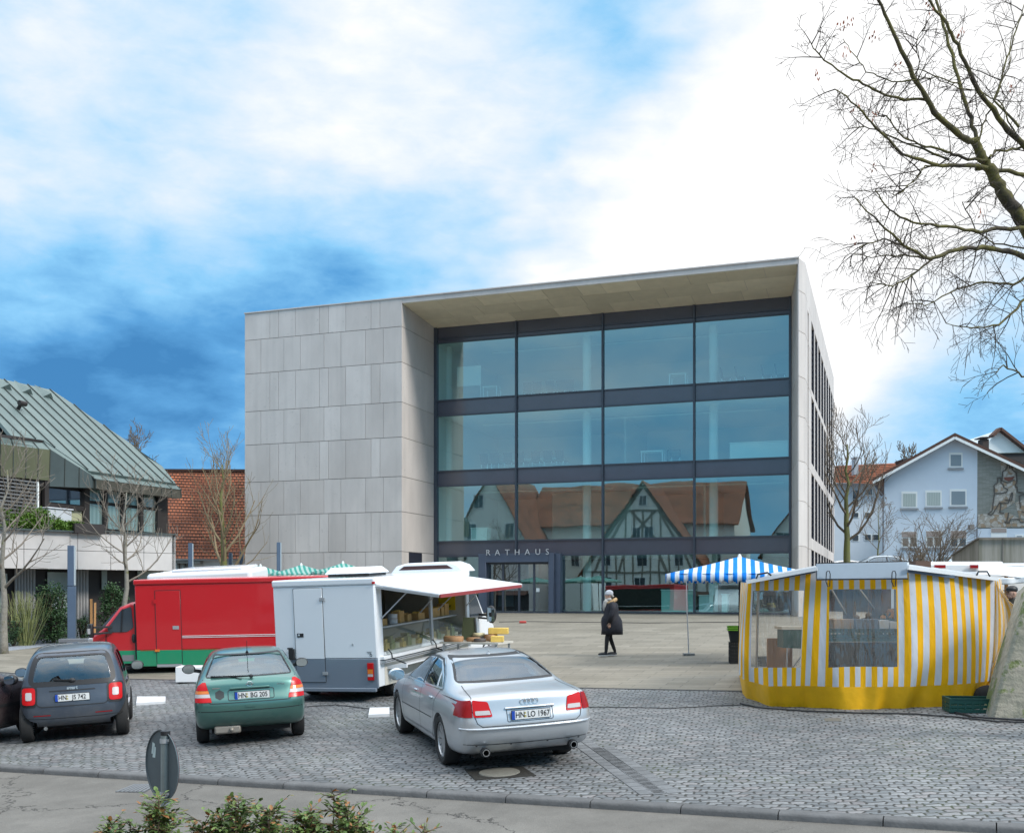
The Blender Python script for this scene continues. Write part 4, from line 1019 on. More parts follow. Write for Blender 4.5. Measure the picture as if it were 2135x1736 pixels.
# house behind on the right with its chimney
hb = thing('rear_house', 'white gabled house with dark flat dormer rising behind the mosaic house', 'house', at(2100, 1000, 92))
def gpt(cx_, cy_, Y): xs, ys = R5(cx_, cy_); return at(xs, ys, Y)
def hbp(b, name, m): b.v = [tuple(Vector(v)-hb.location) for v in b.v]; b.build(name, m, hb)
b = MB(); b.prism([gpt(1640,1500,92), gpt(1640,290,92), gpt(1742,170,92), gpt(2020,390,92), gpt(2200,520,92), gpt(2200,1500,92)], (0,8,0)); hbp(b, 'wall', m_inner)
b = MB()
for a, c in (((1665,235),(1742,160)), ((1742,160),(2200,520))): b.beam(gpt(*a,91.8), gpt(*c,91.8), .8, .22)
hbp(b, 'roof', m_brown)
b = MB(); b.prism([gpt(1745,402,90), gpt(2150,392,90), gpt(2150,560,90), gpt(1830,450,90)], (0,1.5,0)); hbp(b, 'dormer', m_dkbrown)
b = MB(); b.prism([gpt(1740,400,89.8), gpt(2160,388,89.8), gpt(2160,394,89.8), gpt(1745,406,89.8)], (0,2,0)); hbp(b, 'dormer_cap', m_copper)
ch = MB(); p0, p1 = gpt(1578,262,88), gpt(1642,355,88); ch.prism([p0, (p1.x,p0.y,p0.z), (p1.x,p1.y,p1.z-1), (p0.x,p1.y,p1.z-1)], (0,.9,0)); ch.prism([gpt(1562,240,87.8), gpt(1672,236,87.8), gpt(1672,246,87.8), gpt(1562,250,87.8)], (0,1.3,0)); ch.v = [tuple(Vector(v)-hb.location) for v in ch.v]; ch.build('chimney', mat('chimney_dark', (.05,.035,.03), .8), hb)
# house behind left: red roof and pale wall
hc = thing('red_roof_house', 'pale house with red tiled roof and small windows behind the bare tree', 'house', at(1790, 1100, 98))
def hcp(b, name, m): b.v = [tuple(Vector(v)-hc.location) for v in b.v]; return b.build(name, m, hc)
b = MB(); b.prism([gpt(60,705,98), gpt(640,715,98), gpt(640,1520,98), gpt(60,1520,98)], (0,10,0)); hcp(b, 'wall', m_houseb)
def rf2(u, v): return gpt(60+u*760, 702+u*20, 97).lerp(gpt(60+u*760, 533-u*36, 103), v)
b = MB(); b.grid(rf2, 10, 4, lambda u, v: (u*12, v*8)); hcp(b, 'roof', m_tile)
b = MB()
for k in range(12): b.beam(rf2(0, k/12)+Vector((0,-.05,.03)), rf2(1, k/12)+Vector((0,-.05,.03)), .08, .06)
hcp(b, 'tile_courses', mat('tile_edge', (.26,.105,.06), .9))
b = MB(); b.prism([gpt(288,462,98), gpt(330,462,98), gpt(330,620,98), gpt(288,620,98)], (0,.8,0)); b.prism([gpt(286,440,97.9), gpt(332,440,97.9), gpt(332,452,97.9), gpt(286,452,97.9)], (0,1,0)); hcp(b, 'chimney', mat('zinc', (.35,.36,.37), .45))
b = MB(); b.prism([gpt(776,462,95), gpt(890,448,95), gpt(870,500,95), gpt(790,500,95)], (0,2,0)); hcp(b, 'roof_box', m_dkbrown)
for (xa, ya, xb, yb) in ((274,775,330,860),(274,870,330,930),(412,765,468,822),(400,1002,455,1045),(274,1002,330,1045),(272,1228,330,1280),(398,1222,455,1275),(480,1222,530,1275)):
    b = MB(); b.prism([gpt(xa-8,ya-6,97.95), gpt(xb+8,ya-6,97.95), gpt(xb+8,yb+8,97.95), gpt(xa-8,yb+8,97.95)], (0,.04,0)); w = hcp(b, 'window', m_inner)
    b = MB(); b.prism([gpt(xa,ya,97.9), gpt(xb,ya,97.9), gpt(xb,yb,97.9), gpt(xa,yb,97.9)], (0,.04,0)); b.v = [tuple(Vector(v)-hc.location) for v in b.v]; b.build('pane', m_wing, w)
# ================================================================ trees and shrubs
def bark(name, c1, c2, moss=.0, mc=(.13,.13,.03)):
    t = NT(name, .9); g = t.tc.outputs['Object']
    c = t.mix(t.rng(t.noise(g, 9, 5, .7).outputs['Fac'], .35, .65, 0, 1), c1, c2)
    if moss: c = t.mix(t.rng(t.noise(g, 3.5, 5, .7).outputs['Fac'], .62-moss*.3, .72-moss*.2, 0, .9), c, mc)
    t.color(c); t.bump(t.noise(g, 30, 4).outputs['Fac'], .5, .02); return t.m
m_bark = bark('bark_dark', (.045,.036,.026), (.085,.07,.05), .75, (.14,.125,.035)); m_twig = mat('twig', (.055,.040,.028), .9)
m_barkp = bark('bark_pale', (.20,.185,.155), (.30,.28,.24), .2); m_twigp = mat('twig_pale', (.21,.18,.145), .9); m_barkm = bark('bark_moss', (.13,.125,.07), (.19,.17,.11), .9, (.16,.17,.05)); m_twigm = mat('twig_ochre', (.26,.20,.12), .9); m_twigb = mat('twig_brown', (.16,.125,.09), .9)
def grow(mb, rnd, p, d, L_, r, lvl, maxl, up=.15, spread=.9, kids_=(5, 5, 4), droop=0, wob=.22, sides=(8,6,4,3,3,3), rmin=.004):
    n = 5 if lvl < 2 else 4 if lvl < maxl else 3
    pts = [p.copy()]; rads = [r]; q = p.copy(); dd = d.normalized()
    for i in range(n):
        dd = (dd+Vector((rnd.uniform(-1,1), rnd.uniform(-1,1), rnd.uniform(-.8,.8)))*wob+Vector((0,0,up-droop*(i/n)))).normalized()
        q = q+dd*L_/n; pts.append(q.copy()); rads.append(max(rmin, r*(1-(i+1)/n*.72)))
    mb.tube(pts, rads, sides[min(lvl, 5)], caps=False)
    if lvl >= maxl: return
    k = kids_[min(lvl, len(kids_)-1)]
    for j in range(k):
        f = (j+rnd.uniform(.2,.9))/k*.85+.15; i = min(n-1, int(f*n)); a = pts[i].lerp(pts[i+1], f*n-i); base = (pts[i+1]-pts[i]).normalized()
        perp = base.orthogonal().normalized(); perp.rotate(Matrix.Rotation(rnd.uniform(0, 2*math.pi)+j*2.4, 3, base))
        nd = (base*.75+perp*spread*rnd.uniform(.6,1.1)).normalized()
        grow(mb, rnd, a, nd, L_*rnd.uniform(.42,.68)*(1.1-f*.35), max(rmin, rads[i]*.55), lvl+1, maxl, up, spread, kids_, droop, wob, sides, rmin)
def bare_tree(name, label, base, h, seed, trunk_f=.45, r=.1, mats=(None, None), spread=.9, limbs=9, ll=.45, up=.15, maxl=3, group=None, lean=(0,0), kids_=(5,5,4), rmin=.006, lrise=.5):
    rnd = random.Random(seed); t = thing(name, label, 'tree' if name != 'bare_shrub' else 'shrub', base, 0, group)
    b = MB(); pts = []; n = 10
    for i in range(n+1): f = i/n; pts.append(Vector((lean[0]*f*h+rnd.uniform(-.02,.02)*h*f, lean[1]*f*h+rnd.uniform(-.02,.02)*h*f, -.2+(h*.92+.2)*f)))
    rads = [r*(1.25 if i == 0 else 1)*(1-i/n*.85) for i in range(n+1)]; b.tube(pts, rads, 9); b.build('trunk', mats[0], t, smooth=180)
    c = MB()
    for k in range(limbs):
        f = trunk_f+(1-trunk_f)*(k+.3)/limbs; i = min(n-1, int(f*n)); p = pts[i].lerp(pts[i+1], f*n-i); a = k*2.4+rnd.uniform(-.4,.4)
        d = Vector((math.cos(a), math.sin(a), lrise+f*.5)); grow(c, rnd, p, d, h*ll*(1.15-f*.65), rads[i]*.5, 1, maxl, up, spread, kids_, 0, .2, rmin=rmin)
    c.build('crown', mats[1], t, smooth=180, recalc=False); return t
# large tree whose limbs reach in from the right
T0 = Vector((7.9, 13.6, gz(7.9, 13.6)))
big = thing('roadside_tree', 'large mossy bare tree reaching into the sky from the right edge', 'tree', T0)
def T8(cx_, cy_, Y): p = at(1643.2+cx_*.478, cy_*.478, Y); return p-T0
limbs = [  # outline readings, start radius, end radius, depth start, depth end
 ([(1400,1700),(1250,1300),(1100,1100),(1010,950),(930,830),(890,750),(850,690),(815,620)], .115, .052, 13.3, 13.0),
 ([(815,620),(740,580),(640,490),(560,360),(490,220),(420,60),(370,-60)], .050, .014, 13.0, 12.3),
 ([(850,690),(822,600),(790,490),(740,340),(690,150),(650,0),(620,-80)], .038, .012, 13.0, 13.6),
 ([(1200,760),(1060,660),(960,570),(870,450),(800,340),(740,200),(690,100),(600,-20)], .052, .014, 13.4, 12.6),
 ([(870,730),(700,720),(600,710),(500,670),(380,560),(300,460),(205,390)], .034, .006, 13.0, 11.9),
 ([(600,435),(480,430),(370,390),(280,345),(190,290),(130,240),(95,180)], .022, .005, 12.8, 12.0),
 ([(700,700),(560,640),(440,590),(330,550),(240,565)], .018, .005, 12.9, 13.4),
 ([(870,700),(760,690),(690,660),(600,640),(500,600),(430,510),(380,500)], .026, .005, 13.0, 12.6),
 ([(1150,990),(1060,1000),(940,995),(840,1010),(700,990),(540,970),(440,910),(380,830)], .040, .006, 13.2, 12.2),
 ([(1250,1180),(1100,1140),(960,1100),(850,1080),(730,1090),(620,1130),(500,1070),(400,970),(290,860)], .052, .006, 13.2, 12.0),
 ([(640,1120),(540,1200),(460,1250),(360,1230)], .018, .005, 12.7, 12.3), ([(560,1100),(430,1040),(350,1060),(310,1080)], .014, .005, 12.6, 12.4),
 ([(620,1130),(500,1110),(400,1120),(280,1110)], .014, .004, 12.6, 12.9),
 ([(1150,1200),(1020,1320),(920,1420),(800,1430),(690,1410)], .026, .004, 13.3, 12.4), ([(1100,1180),(980,1240),(850,1230),(740,1260),(600,1330),(520,1320)], .022, .004, 13.2, 12.5),
 ([(1300,1650),(1150,1640),(1020,1640),(940,1590),(905,1630)], .022, .005, 13.2, 12.8), ([(1010,560),(900,440),(950,260),(1000,130),(1030,20)], .020, .006, 13.3, 13.8),
 ([(820,735),(960,750),(1100,775)], .03, .03, 13.0, 13.3), ([(700,725),(600,720),(570,770),(480,850),(450,845)], .014, .004, 12.9, 12.5), ([(560,350),(450,355),(340,310),(280,230),(240,170)], .012, .004, 12.6, 12.9),
 ([(820,640),(860,520),(900,430),(960,300),(975,150),(1020,60)], .014, .005, 13.0, 13.4), ([(740,370),(640,330),(570,300),(560,170),(600,110)], .010, .004, 12.9, 12.6), ([(1000,600),(930,450),(830,400),(740,380),(640,340),(560,330)], .012, .004, 13.3, 13.0),
 ([(880,690),(900,660),(1000,650),(1050,630)], .018, .015, 13.0, 13.4), ([(1060,1090),(900,1060),(820,1010),(760,880),(830,880)], .014, .004, 13.2, 12.8)]
b = MB(); c = MB(); rnd = random.Random(11); LP = []
for pts, r0, r1, Y0, Y1 in limbs:
    r0 = r0 if r0 > .1 else r0*.80
    n = len(pts); P = [T8(x, y, Y0+(Y1-Y0)*i/(n-1)) for i, (x, y) in enumerate(pts)]; D_ = []; RR = []
    for i in range(n-1):
        for k in range(4):
            f = k/4; q = P[i].lerp(P[i+1], f)+Vector((rnd.uniform(-1,1), rnd.uniform(-1,1), rnd.uniform(-1,1)))*.014; D_.append(q); RR.append((r0+(r1-r0)*(i+f)/(n-1))*rnd.uniform(.9,1.12))
    D_.append(P[-1]); RR.append(r1); b.tube(D_, RR, 8, caps=False)
    for i in range(3, len(D_)):
        if r0 > .1 and i < 12: continue
        dens = 1 if RR[i] > .03 else 2
        for _ in range(dens):
            if rnd.random() < (.45 if pts[0][1] > 950 else .70): continue
            base = (D_[i]-D_[i-1]).normalized(); perp = base.orthogonal(); perp.rotate(Matrix.Rotation(rnd.uniform(0, 6.28), 3, base))
            low_ = pts[0][1] > 950; L_ = rnd.uniform(.30, .85)*(1-.55*max(0, i/len(D_)-.45)/.55)*(.95 if low_ else 1)
            grow(c, rnd, D_[i], base*.6+perp+Vector((0,0,-.35 if low_ else .1)), L_, rnd.uniform(.005,.009), 2, 4, 0.0, .95, (4,4,3), .22 if low_ else 0, .17, rmin=.0026)
trunk_pts = [Vector((0,0,-.2)), Vector((.02,0,.8)), Vector((-.05,-.05,2.2)), Vector((-.25,-.15,3.6)), T8(1400,1700,13.3), T8(1250,1300,13.3)]
b.tube(trunk_pts, [.34,.26,.22,.19,.15,.115], 14); b.build('trunk', m_bark, big, smooth=180); c.build('crown', m_twig, big, smooth=180, recalc=False)
b = MB()
for cx_, cy_ in ((240,110),(270,85),(250,215),(130,325),(380,150),(475,280),(380,495),(975,370),(290,1030),(622,20),(840,920),(375,715),(300,460),(760,130)):
    o = T8(cx_, cy_, 12.5)
    for k in range(rnd.randint(4, 8)):
        p = o+Vector((rnd.uniform(-.05,.05), rnd.uniform(-.05,.05), rnd.uniform(-.06,.05))); a = Vector((rnd.uniform(-1,1), rnd.uniform(-1,1), -1.2)).normalized()*.055; s_ = a.orthogonal().normalized()*.016
        b.add([p, p+a*.5+s_, p+a, p+a*.5-s_], [(0,1,2,3)])
b.build('withered_leaves', mat('rust_leaf', (.27,.07,.025), .8), big, recalc=False)
# trees on the plaza and behind
p = gp(8, 1362); bare_tree('plaza_tree', 'slim pale-barked bare tree at the left edge before the low hall', p, 6.3, 21, .36, .13, (m_barkp, m_twigp), ll=.42, limbs=13, rmin=.007, group='young trees on the plaza')
p = at(262, 1290, 36); p.z = gz(p.x, p.y); bare_tree('plaza_tree', 'slim pale-barked bare tree rising behind the red van cab', p, 5.6, 5, .42, .115, (m_barkp, m_twigp), ll=.46, limbs=13, rmin=.007, group='young trees on the plaza', lrise=.25)
p = at(466, 1290, 50); p.z = gz(p.x, p.y); bare_tree('mossy_tree', 'mossy bare tree in front of the orange barn roof', p, 7.6, 8, .22, .20, (m_barkm, m_twigm), ll=.46, limbs=13, rmin=.008, up=.25, kids_=(5,5,4), lrise=.9)
p = at(284, 1232, 78); p.z = 1.7; bare_tree('far_tree', 'small bare crown showing above the copper roof', p, 13.0, 33, .78, .2, (m_bark, m_twigb), ll=.22, limbs=12, rmin=.016, up=.2, lrise=.9)
p = at(1766, 1180, 60); p.z = TZ; bare_tree('car_park_tree', 'bare tree with round crown right of the town hall corner', p, 8.0, 14, .26, .22, (m_barkm, m_twigb), ll=.50, limbs=15, rmin=.012, up=.22, kids_=(6,5,5))
p = at(1831, 1180, 68); p.z = TZ; bare_tree('car_park_tree', 'thin young bare tree before the corner of the gabled house', p, 5.0, 3, .3, .07, (m_barkm, m_twigb), ll=.4, limbs=10, rmin=.010)
p = at(1893, 1180, 112); p.z = 3.7; bare_tree('far_tree', 'bare treetop peeking over the roof left of the gable', p, 14.4, 4, .75, .25, (m_bark, m_twigb), ll=.22, limbs=10, rmin=.03, up=.3)
def multistem(label, base, h, wdt, seed, n, m, rmin):
    rnd = random.Random(seed); t = thing('bare_shrub', label, 'shrub', base); b = MB()
    for k in range(n):
        a = rnd.uniform(0, 6.28); grow(b, rnd, Vector((rnd.uniform(-.3,.3), rnd.uniform(-.2,.2), -.1)), Vector((math.cos(a)*wdt, math.sin(a)*wdt, 1)), h*rnd.uniform(.75,1.15), .05, 1, 3, .12, .9, (5,5,4), 0, .22, rmin=rmin)
    b.build('stems', m, t, smooth=180, recalc=False); return t
p = at(1945, 1180, 58); p.z = TZ; multistem('tall bare many-stemmed shrub beside the grey ramp wall', p, 2.9, .75, 6, 13, m_twigb, .009)
p = at(1905, 1180, 57); p.z = TZ; multistem('low reddish bare shrub left of the tall bare one', p, 1.5, .9, 7, 14, m_twigb, .007)
# leafy bushes built of many small leaves
def leafy(name, label, base, size, n, seed, m, leaf=.06, cat='bush', core=True, tall=False, group=None):
    rnd = random.Random(seed); t = thing(name, label, cat, base, 0, group); b = MB(); cl = [(Vector((rnd.uniform(-.75,.75)*size[0], rnd.uniform(-.7,.7)*size[1], rnd.uniform(.12,.92)*size[2]))) for _ in range(26)]
    for k in range(n):
        c = rnd.choice(cl); rr = .30*min(size[0]*1.5, size[2]); f = 1-(c.z/size[2])*.45
        p = Vector((c.x*f, c.y*f, c.z))+Vector((rnd.gauss(0,1), rnd.gauss(0,1), rnd.gauss(0,1)*.9))*rr*.5
        if p.z < 0.02: p.z = rnd.uniform(.02,.2)
        d = Vector((rnd.uniform(-1,1), rnd.uniform(-1,1), rnd.uniform(-.3,1))).normalized()*leaf*rnd.uniform(.6,1.3); s_ = d.cross(Vector((rnd.uniform(-1,1), rnd.uniform(-1,1), rnd.uniform(-1,1)))).normalized()*leaf*.3
        b.add([p, p+d*.5+s_, p+d, p+d*.5-s_], [(0,1,2,3)])
    b.build('foliage', m, t, recalc=False)
    b = MB()
    for k in range(14):
        a = rnd.uniform(0, 6.28); b.tube([Vector((0,0,-.1)), Vector((math.cos(a)*size[0]*.3, math.sin(a)*size[1]*.3, size[2]*.45)), Vector((math.cos(a)*size[0]*.5, math.sin(a)*size[1]*.5, size[2]*.85))], [.03,.02,.008], 5)
    b.build('stems', m_twig, t); return t
def leafm(name, c1, c2, c3=None):
    t = NT(name, .55, .4); gi = t.N.new('ShaderNodeNewGeometry'); r = gi.outputs['Random Per Island']; c = t.mix(r, c1, c2)
    if c3: c = t.mix(t.rng(r, .82, .86, 0, 1), c, c3)
    t.color(c); return t.m
m_ever = leafm('evergreen_leaf', (.022,.05,.022), (.05,.11,.035)); m_jun = leafm('juniper_leaf', (.06,.13,.015), (.13,.24,.03)); m_lgt = leafm('light_stem_leaf', (.13,.17,.05), (.20,.25,.08))
def wb(xs, off, dz=0): p = w1(xs, off); p.z = gz(p.x, p.y)+dz; return p
leafy('evergreen_bush', 'tall dark evergreen bush against the low hall beside the blue post', wb(112, .35), (.75,.5,2.05), 5200, 1, m_ever, .085, group='bushes along the low hall')
leafy('evergreen_bush', 'dark evergreen bush just behind the front of the red van', wb(232, .3), (.55,.5,2.0), 3400, 2, m_ever, .09, group='bushes along the low hall')
leafy('small_bush', 'low dark bush between the blue post and the red van nose', wb(172, .3), (.35,.35,.85), 900, 3, m_ever, .06, group='bushes along the low hall')
leafy('small_bush', 'low dark bush at the foot of the pale tree', wb(28, .3), (.4,.35,1.0), 1000, 9, m_ever, .06, group='bushes along the low hall')
t = thing('cane_shrub', 'yellow-green cane shrub in front of the slatted panel', 'shrub', wb(52, .35)); b = MB(); rnd = random.Random(5)
for k in range(150):
    x = rnd.gauss(0,.28); b.tube([Vector((x*.4, rnd.uniform(-.1,.1), 0)), Vector((x, rnd.uniform(-.2,.2), .8)), Vector((x*1.4+rnd.uniform(-.15,.15), rnd.uniform(-.3,.3), rnd.uniform(1.2,1.9)))], [.010,.008,.004], 4)
b.build('stems', mat('cane', (.24,.26,.10), .8, island=.3), t)
for i, xs_ in enumerate((5, 30, 58, 80, 100, 122, 142, 160)):
    p = w1(xs_, -.25); p.z = zt1+.0; lab = ['first','second','third','fourth','fifth','sixth','seventh','eighth'][i]
    leafy('juniper', f'bright green juniper mound, {lab} from the left on the parapet planter', p, (.50,.3,.62-.04*i+(.22 if i in (2,3,4) else 0)), 1900, 40+i, m_jun, .085, group='junipers on the parapet')
# hedge shrub in the foreground
m_rose = leafm('shrub_leaf', (.06,.12,.025), (.16,.22,.06), (.26,.12,.04)); m_stem = mat('shrub_stem', (.10,.07,.04), .8)
def foreground_shrub(label, xs, ytop, wd, seed, nst, Y=7.0):
    rnd = random.Random(seed); p = at(xs, ytop, Y); g0 = gz(p.x, p.y); H = p.z-g0; t = thing('leafy_shrub', label, 'shrub', (p.x, p.y, g0), 0, 'shrubs at the bottom edge'); sb = MB(); lb = MB()
    for k in range(nst):
        x = rnd.uniform(-1,1)*wd; hh = H*rnd.uniform(.72,1.0)*(1-.12*(x/wd)**2)+(.05 if k == 0 else 0); if_ = rnd.uniform(-.2,.2)
        pts = [Vector((x*.4, if_*.4, 0)), Vector((x*.8, if_, hh*.6)), Vector((x+rnd.uniform(-.05,.05), if_+rnd.uniform(-.05,.05), hh))]; sb.tube(pts, [.009,.006,.003], 5)
        for j in range(rnd.randint(40, 52)):
            f = rnd.uniform(.50,1.02); q = pts[1].lerp(pts[2], (f-.5)*2) if f > .5 else pts[0].lerp(pts[1], f*2)
            a = rnd.uniform(0, 6.28); tw = Vector((math.cos(a), math.sin(a), rnd.uniform(.1,.9))).normalized(); L_ = rnd.uniform(.05,.14); e = q+tw*L_; sb.tube([q, e], [.003,.0015], 4)
            for s_ in range(rnd.randint(4, 7)):
                o = q.lerp(e, (s_+1)/6); d = (tw+Vector((rnd.uniform(-1,1), rnd.uniform(-1,1), rnd.uniform(-.7,.5)))*.9).normalized(); ln = rnd.uniform(.034,.058); w = d.cross(Vector((0,0,1))).normalized()*ln*.27; n2 = Vector((0,0,-.18))*ln
                lb.add([o, o+d*ln*.35+w, o+d*ln*.75+w*.7+n2*.4, o+d*ln+n2, o+d*ln*.75-w*.7+n2*.4, o+d*ln*.35-w, o+d*ln*.5-Vector((0,0,.12))*ln], [(0,1,6),(1,2,6),(2,3,6),(3,4,6),(4,5,6),(5,0,6)])
    sb.build('stems', m_stem, t); lb.build('foliage', m_rose, t, recalc=False)
foreground_shrub('leafy shrub growing round the sign post', 352, 1650, .13, 1, 8)
foreground_shrub('broad leafy shrub in the middle of the bottom hedge', 500, 1654, .30, 2, 26)
foreground_shrub('leafy shrub with a few red leaves right of the middle', 680, 1664, .26, 3, 22)
foreground_shrub('low leafy shrub at the right end of the bottom hedge', 848, 1706, .14, 4, 9)
foreground_shrub('very low leafy shrub tip left of the sign post', 232, 1718, .14, 5, 9)
# ================================================================ cars (local frame: y forward, x right, z up, origin on the ground midway between the axles)
def paint(name, col, metal=.35, rough=.32, dirt=.25):
    t = NT(name, rough, .5, metal); g = t.tc.outputs['Object']
    n = t.rng(t.noise(g, 2.2, 5, .7).outputs['Fac'], .35, .75, 0, 1); sx = t.N.new('ShaderNodeSeparateXYZ'); t.L.new(g, sx.inputs[0])
    low = t.rng(sx.outputs['Z'], .15, .8, 1, 0, True); d = t.math('MULTIPLY', t.math('ADD', t.math('MULTIPLY', low, .8), .2), t.math('MULTIPLY', n, dirt*2.2), True)
    t.color(t.mix(d, col, (.21,.195,.17))); t.put(t.b.inputs['Roughness'], t.rng(d, 0, .8, rough, .75)); t.put(t.b.inputs['Metallic'], t.rng(d, 0, .6, metal, 0))
    t.b.inputs['Coat Weight'].default_value = .7; t.b.inputs['Coat Roughness'].default_value = .05; return t.m
m_tyre = mat('tyre_rubber', (.022,.022,.022), .85, var=.2, scale=8); m_under = mat('underbody', (.012,.012,.012), .9)
m_rim = mat('alloy_rim', (.45,.46,.47), .35, metal=.7, var=.1, scale=10); m_blackp = mat('black_plastic', (.018,.018,.02), .5); m_chrome = mat('chrome', (.75,.76,.77), .15, metal=1)
m_carglass = glass('car_glass', (.30,.36,.37), .15, spec=(.8,.9,1), power=4); m_carglass2 = glass('car_glass_clear', (.58,.68,.68), .14, spec=(.8,.92,1), power=4)
m_sideglass = glass('side_glass_dark', (.16,.19,.20), .10, spec=(.6,.7,.8), power=9)
[x for x in m_sideglass.node_tree.nodes if x.type == 'MAP_RANGE'][0].inputs[4].default_value = .22
m_seatm = mat('car_seat', (.06,.065,.07), .9); m_mirror = mat('mirror_face', (.6,.68,.72), .03, metal=1)
m_red = mat('lamp_red', (.55,.010,.012), .25, spec=.35); m_redd = mat('lamp_dark_red', (.30,.008,.010), .25, spec=.35); m_amber = mat('lamp_amber', (.75,.20,.03), .15, coat=.5); m_clear = mat('lamp_clear', (.50,.47,.47), .25)
m_plate = mat('plate_white', (.72,.73,.72), .35); m_pblue = mat('plate_blue', (.01,.06,.38), .4); m_ptext = mat('plate_black', (.012,.012,.012), .5)
m_seamc = mat('panel_gap', (.02,.022,.025), .7)

def cage_mesh(rows, crown=.035, brear=.08, bfront=.12, sub=2, inset=0):
    NK = 7; cf = [-.62, 0, .62]; rings = []; vs = []
    for r in rows:
        y, zs, zb, zt, w, wb, wt = r[:7]; dy = r[7] if len(r) > 7 else [0]*7
        w -= inset; wb -= inset; wt -= inset; zt -= inset; zs += inset
        H = zb-zs
        L7 = [(w*.93, zs), (w*.985, zs+.28*H if H < .3 else zs+.14), (w, zs+.55*H), (w*.988, zb-.16*min(1, H/.6)), (wb, zb), (wb+(wt-wb)*.5+.012, zb+(zt-zb)*.52), (wt, zt-.035*min(1, (zt-zb)/.2+.2))]
        pts = [Vector((-L7[k][0], y+dy[k], L7[k][1])) for k in range(7)]
        pts += [Vector((c*L7[6][0], y+dy[6], L7[6][1]+crown*(1-c*c))) for c in cf]
        pts += [Vector((L7[k][0], y+dy[k], L7[k][1])) for k in range(6, -1, -1)]
        pts += [Vector((-c*L7[0][0], y+dy[0], L7[0][1])) for c in cf]
        rings.append(len(vs)); vs += pts
    n = 20; fs = []
    for i in range(len(rows)-1):
        a, b = rings[i], rings[i+1]
        for k in range(n): k2 = (k+1) % n; fs.append((a+k, a+k2, b+k2, b+k))
    for base, bul, flip in ((rings[0], -brear, 0), (rings[-1], bfront, 1)):
        grid = []
        for k in range(7):
            Lf, Rt = base+k, base+16-k
            if k == 0: mid = [base+19, base+18, base+17]
            elif k == 6: mid = [base+7, base+8, base+9]
            else:
                mid = []
                for c in cf: vs.append(Vector((vs[Rt].x*c, vs[Lf].y, vs[Lf].z))); mid.append(len(vs)-1)
            grid.append([Lf]+mid+[Rt])
        for k in range(7):
            for j, c in ((1, .62), (2, 0), (3, .62)): vs[grid[k][j]].y += bul*(1-c*c)
        for k in range(6):
            for j in range(4):
                q = (grid[k][j], grid[k][j+1], grid[k+1][j+1], grid[k+1][j]); fs.append(q if not flip else q[::-1])
    me = bpy.data.meshes.new('cage'); me.from_pydata(vs, [], fs); b = bmesh.new(); b.from_mesh(me); bmesh.ops.recalc_face_normals(b, faces=b.faces); b.to_mesh(me); b.free()
    if sub:
        o = bpy.data.objects.new('cage', me); COL.objects.link(o); md = o.modifiers.new('s', 'SUBSURF'); md.levels = sub
        me2 = bpy.data.meshes.new_from_object(o.evaluated_get(bpy.context.evaluated_depsgraph_get())); bpy.data.objects.remove(o); bpy.data.meshes.remove(me); me = me2
    return me
def mesh_cutter(mb):
    me = bpy.data.meshes.new('cut'); me.from_pydata(mb.v, [], mb.f); b = bmesh.new(); b.from_mesh(me); bmesh.ops.recalc_face_normals(b, faces=b.faces); b.to_mesh(me); b.free(); return me
def boolean(me, cuts):
    o = bpy.data.objects.new('tmp', me); COL.objects.link(o); cs = []
    for c in cuts:
        co = bpy.data.objects.new('c', c); COL.objects.link(co); cs.append(co)
        md = o.modifiers.new('b', 'BOOLEAN'); md.operation = 'DIFFERENCE'; md.solver = 'EXACT'; md.object = co
    out = bpy.data.meshes.new_from_object(o.evaluated_get(bpy.context.evaluated_depsgraph_get()))
    for c in cs: bpy.data.objects.remove(c)
    bpy.data.objects.remove(o); return out
def bvh_of(me):
    return BVHTree.FromPolygons([v.co.copy() for v in me.vertices], [tuple(p.vertices) for p in me.polygons])
def patch(bvh, poly, face, off=.004, step=.07, side=1, thick=0):
    """a skin panel: a flat outline laid onto the body surface. face: 'side' (y,z), 'rear' (x,z), 'top' (x,y)"""
    b = bmesh.new(); vs = [b.verts.new((p[0], p[1], 0)) for p in poly]; b.faces.new(vs)
    x0, x1 = min(p[0] for p in poly), max(p[0] for p in poly); y0, y1 = min(p[1] for p in poly), max(p[1] for p in poly)
    for ax, lo, hi in ((0, x0, x1), (1, y0, y1)):
        k = lo+step
        while k < hi-step*.3:
            co = (k, 0, 0) if ax == 0 else (0, k, 0); no = (1, 0, 0) if ax == 0 else (0, 1, 0)
            bmesh.ops.bisect_plane(b, geom=b.verts[:]+b.edges[:]+b.faces[:], plane_co=co, plane_no=no); k += step
    b.verts.index_update(); out = []
    for v in b.verts:
        if face == 'side': o = Vector((side*3, v.co.x, v.co.y)); d = Vector((-side, 0, 0))
        elif face == 'rear': o = Vector((v.co.x, -5, v.co.y)); d = Vector((0, 1, 0))
        elif face == 'front': o = Vector((v.co.x, 5, v.co.y)); d = Vector((0, -1, 0))
        else: o = Vector((v.co.x, v.co.y, 4)); d = Vector((0, 0, -1))
        h, n, _, _ = bvh.ray_cast(o, d)
        if h is None:
            q = o+d*(2.3 if face != 'top' else 3); h, n, _, _ = bvh.find_nearest(q)
        if n.dot(d) > 0: n = -n
        out.append(h+n*off)
    m = MB(); m.add(out, [[v.index for v in f.verts] for f in b.faces]); b.free()
    return m
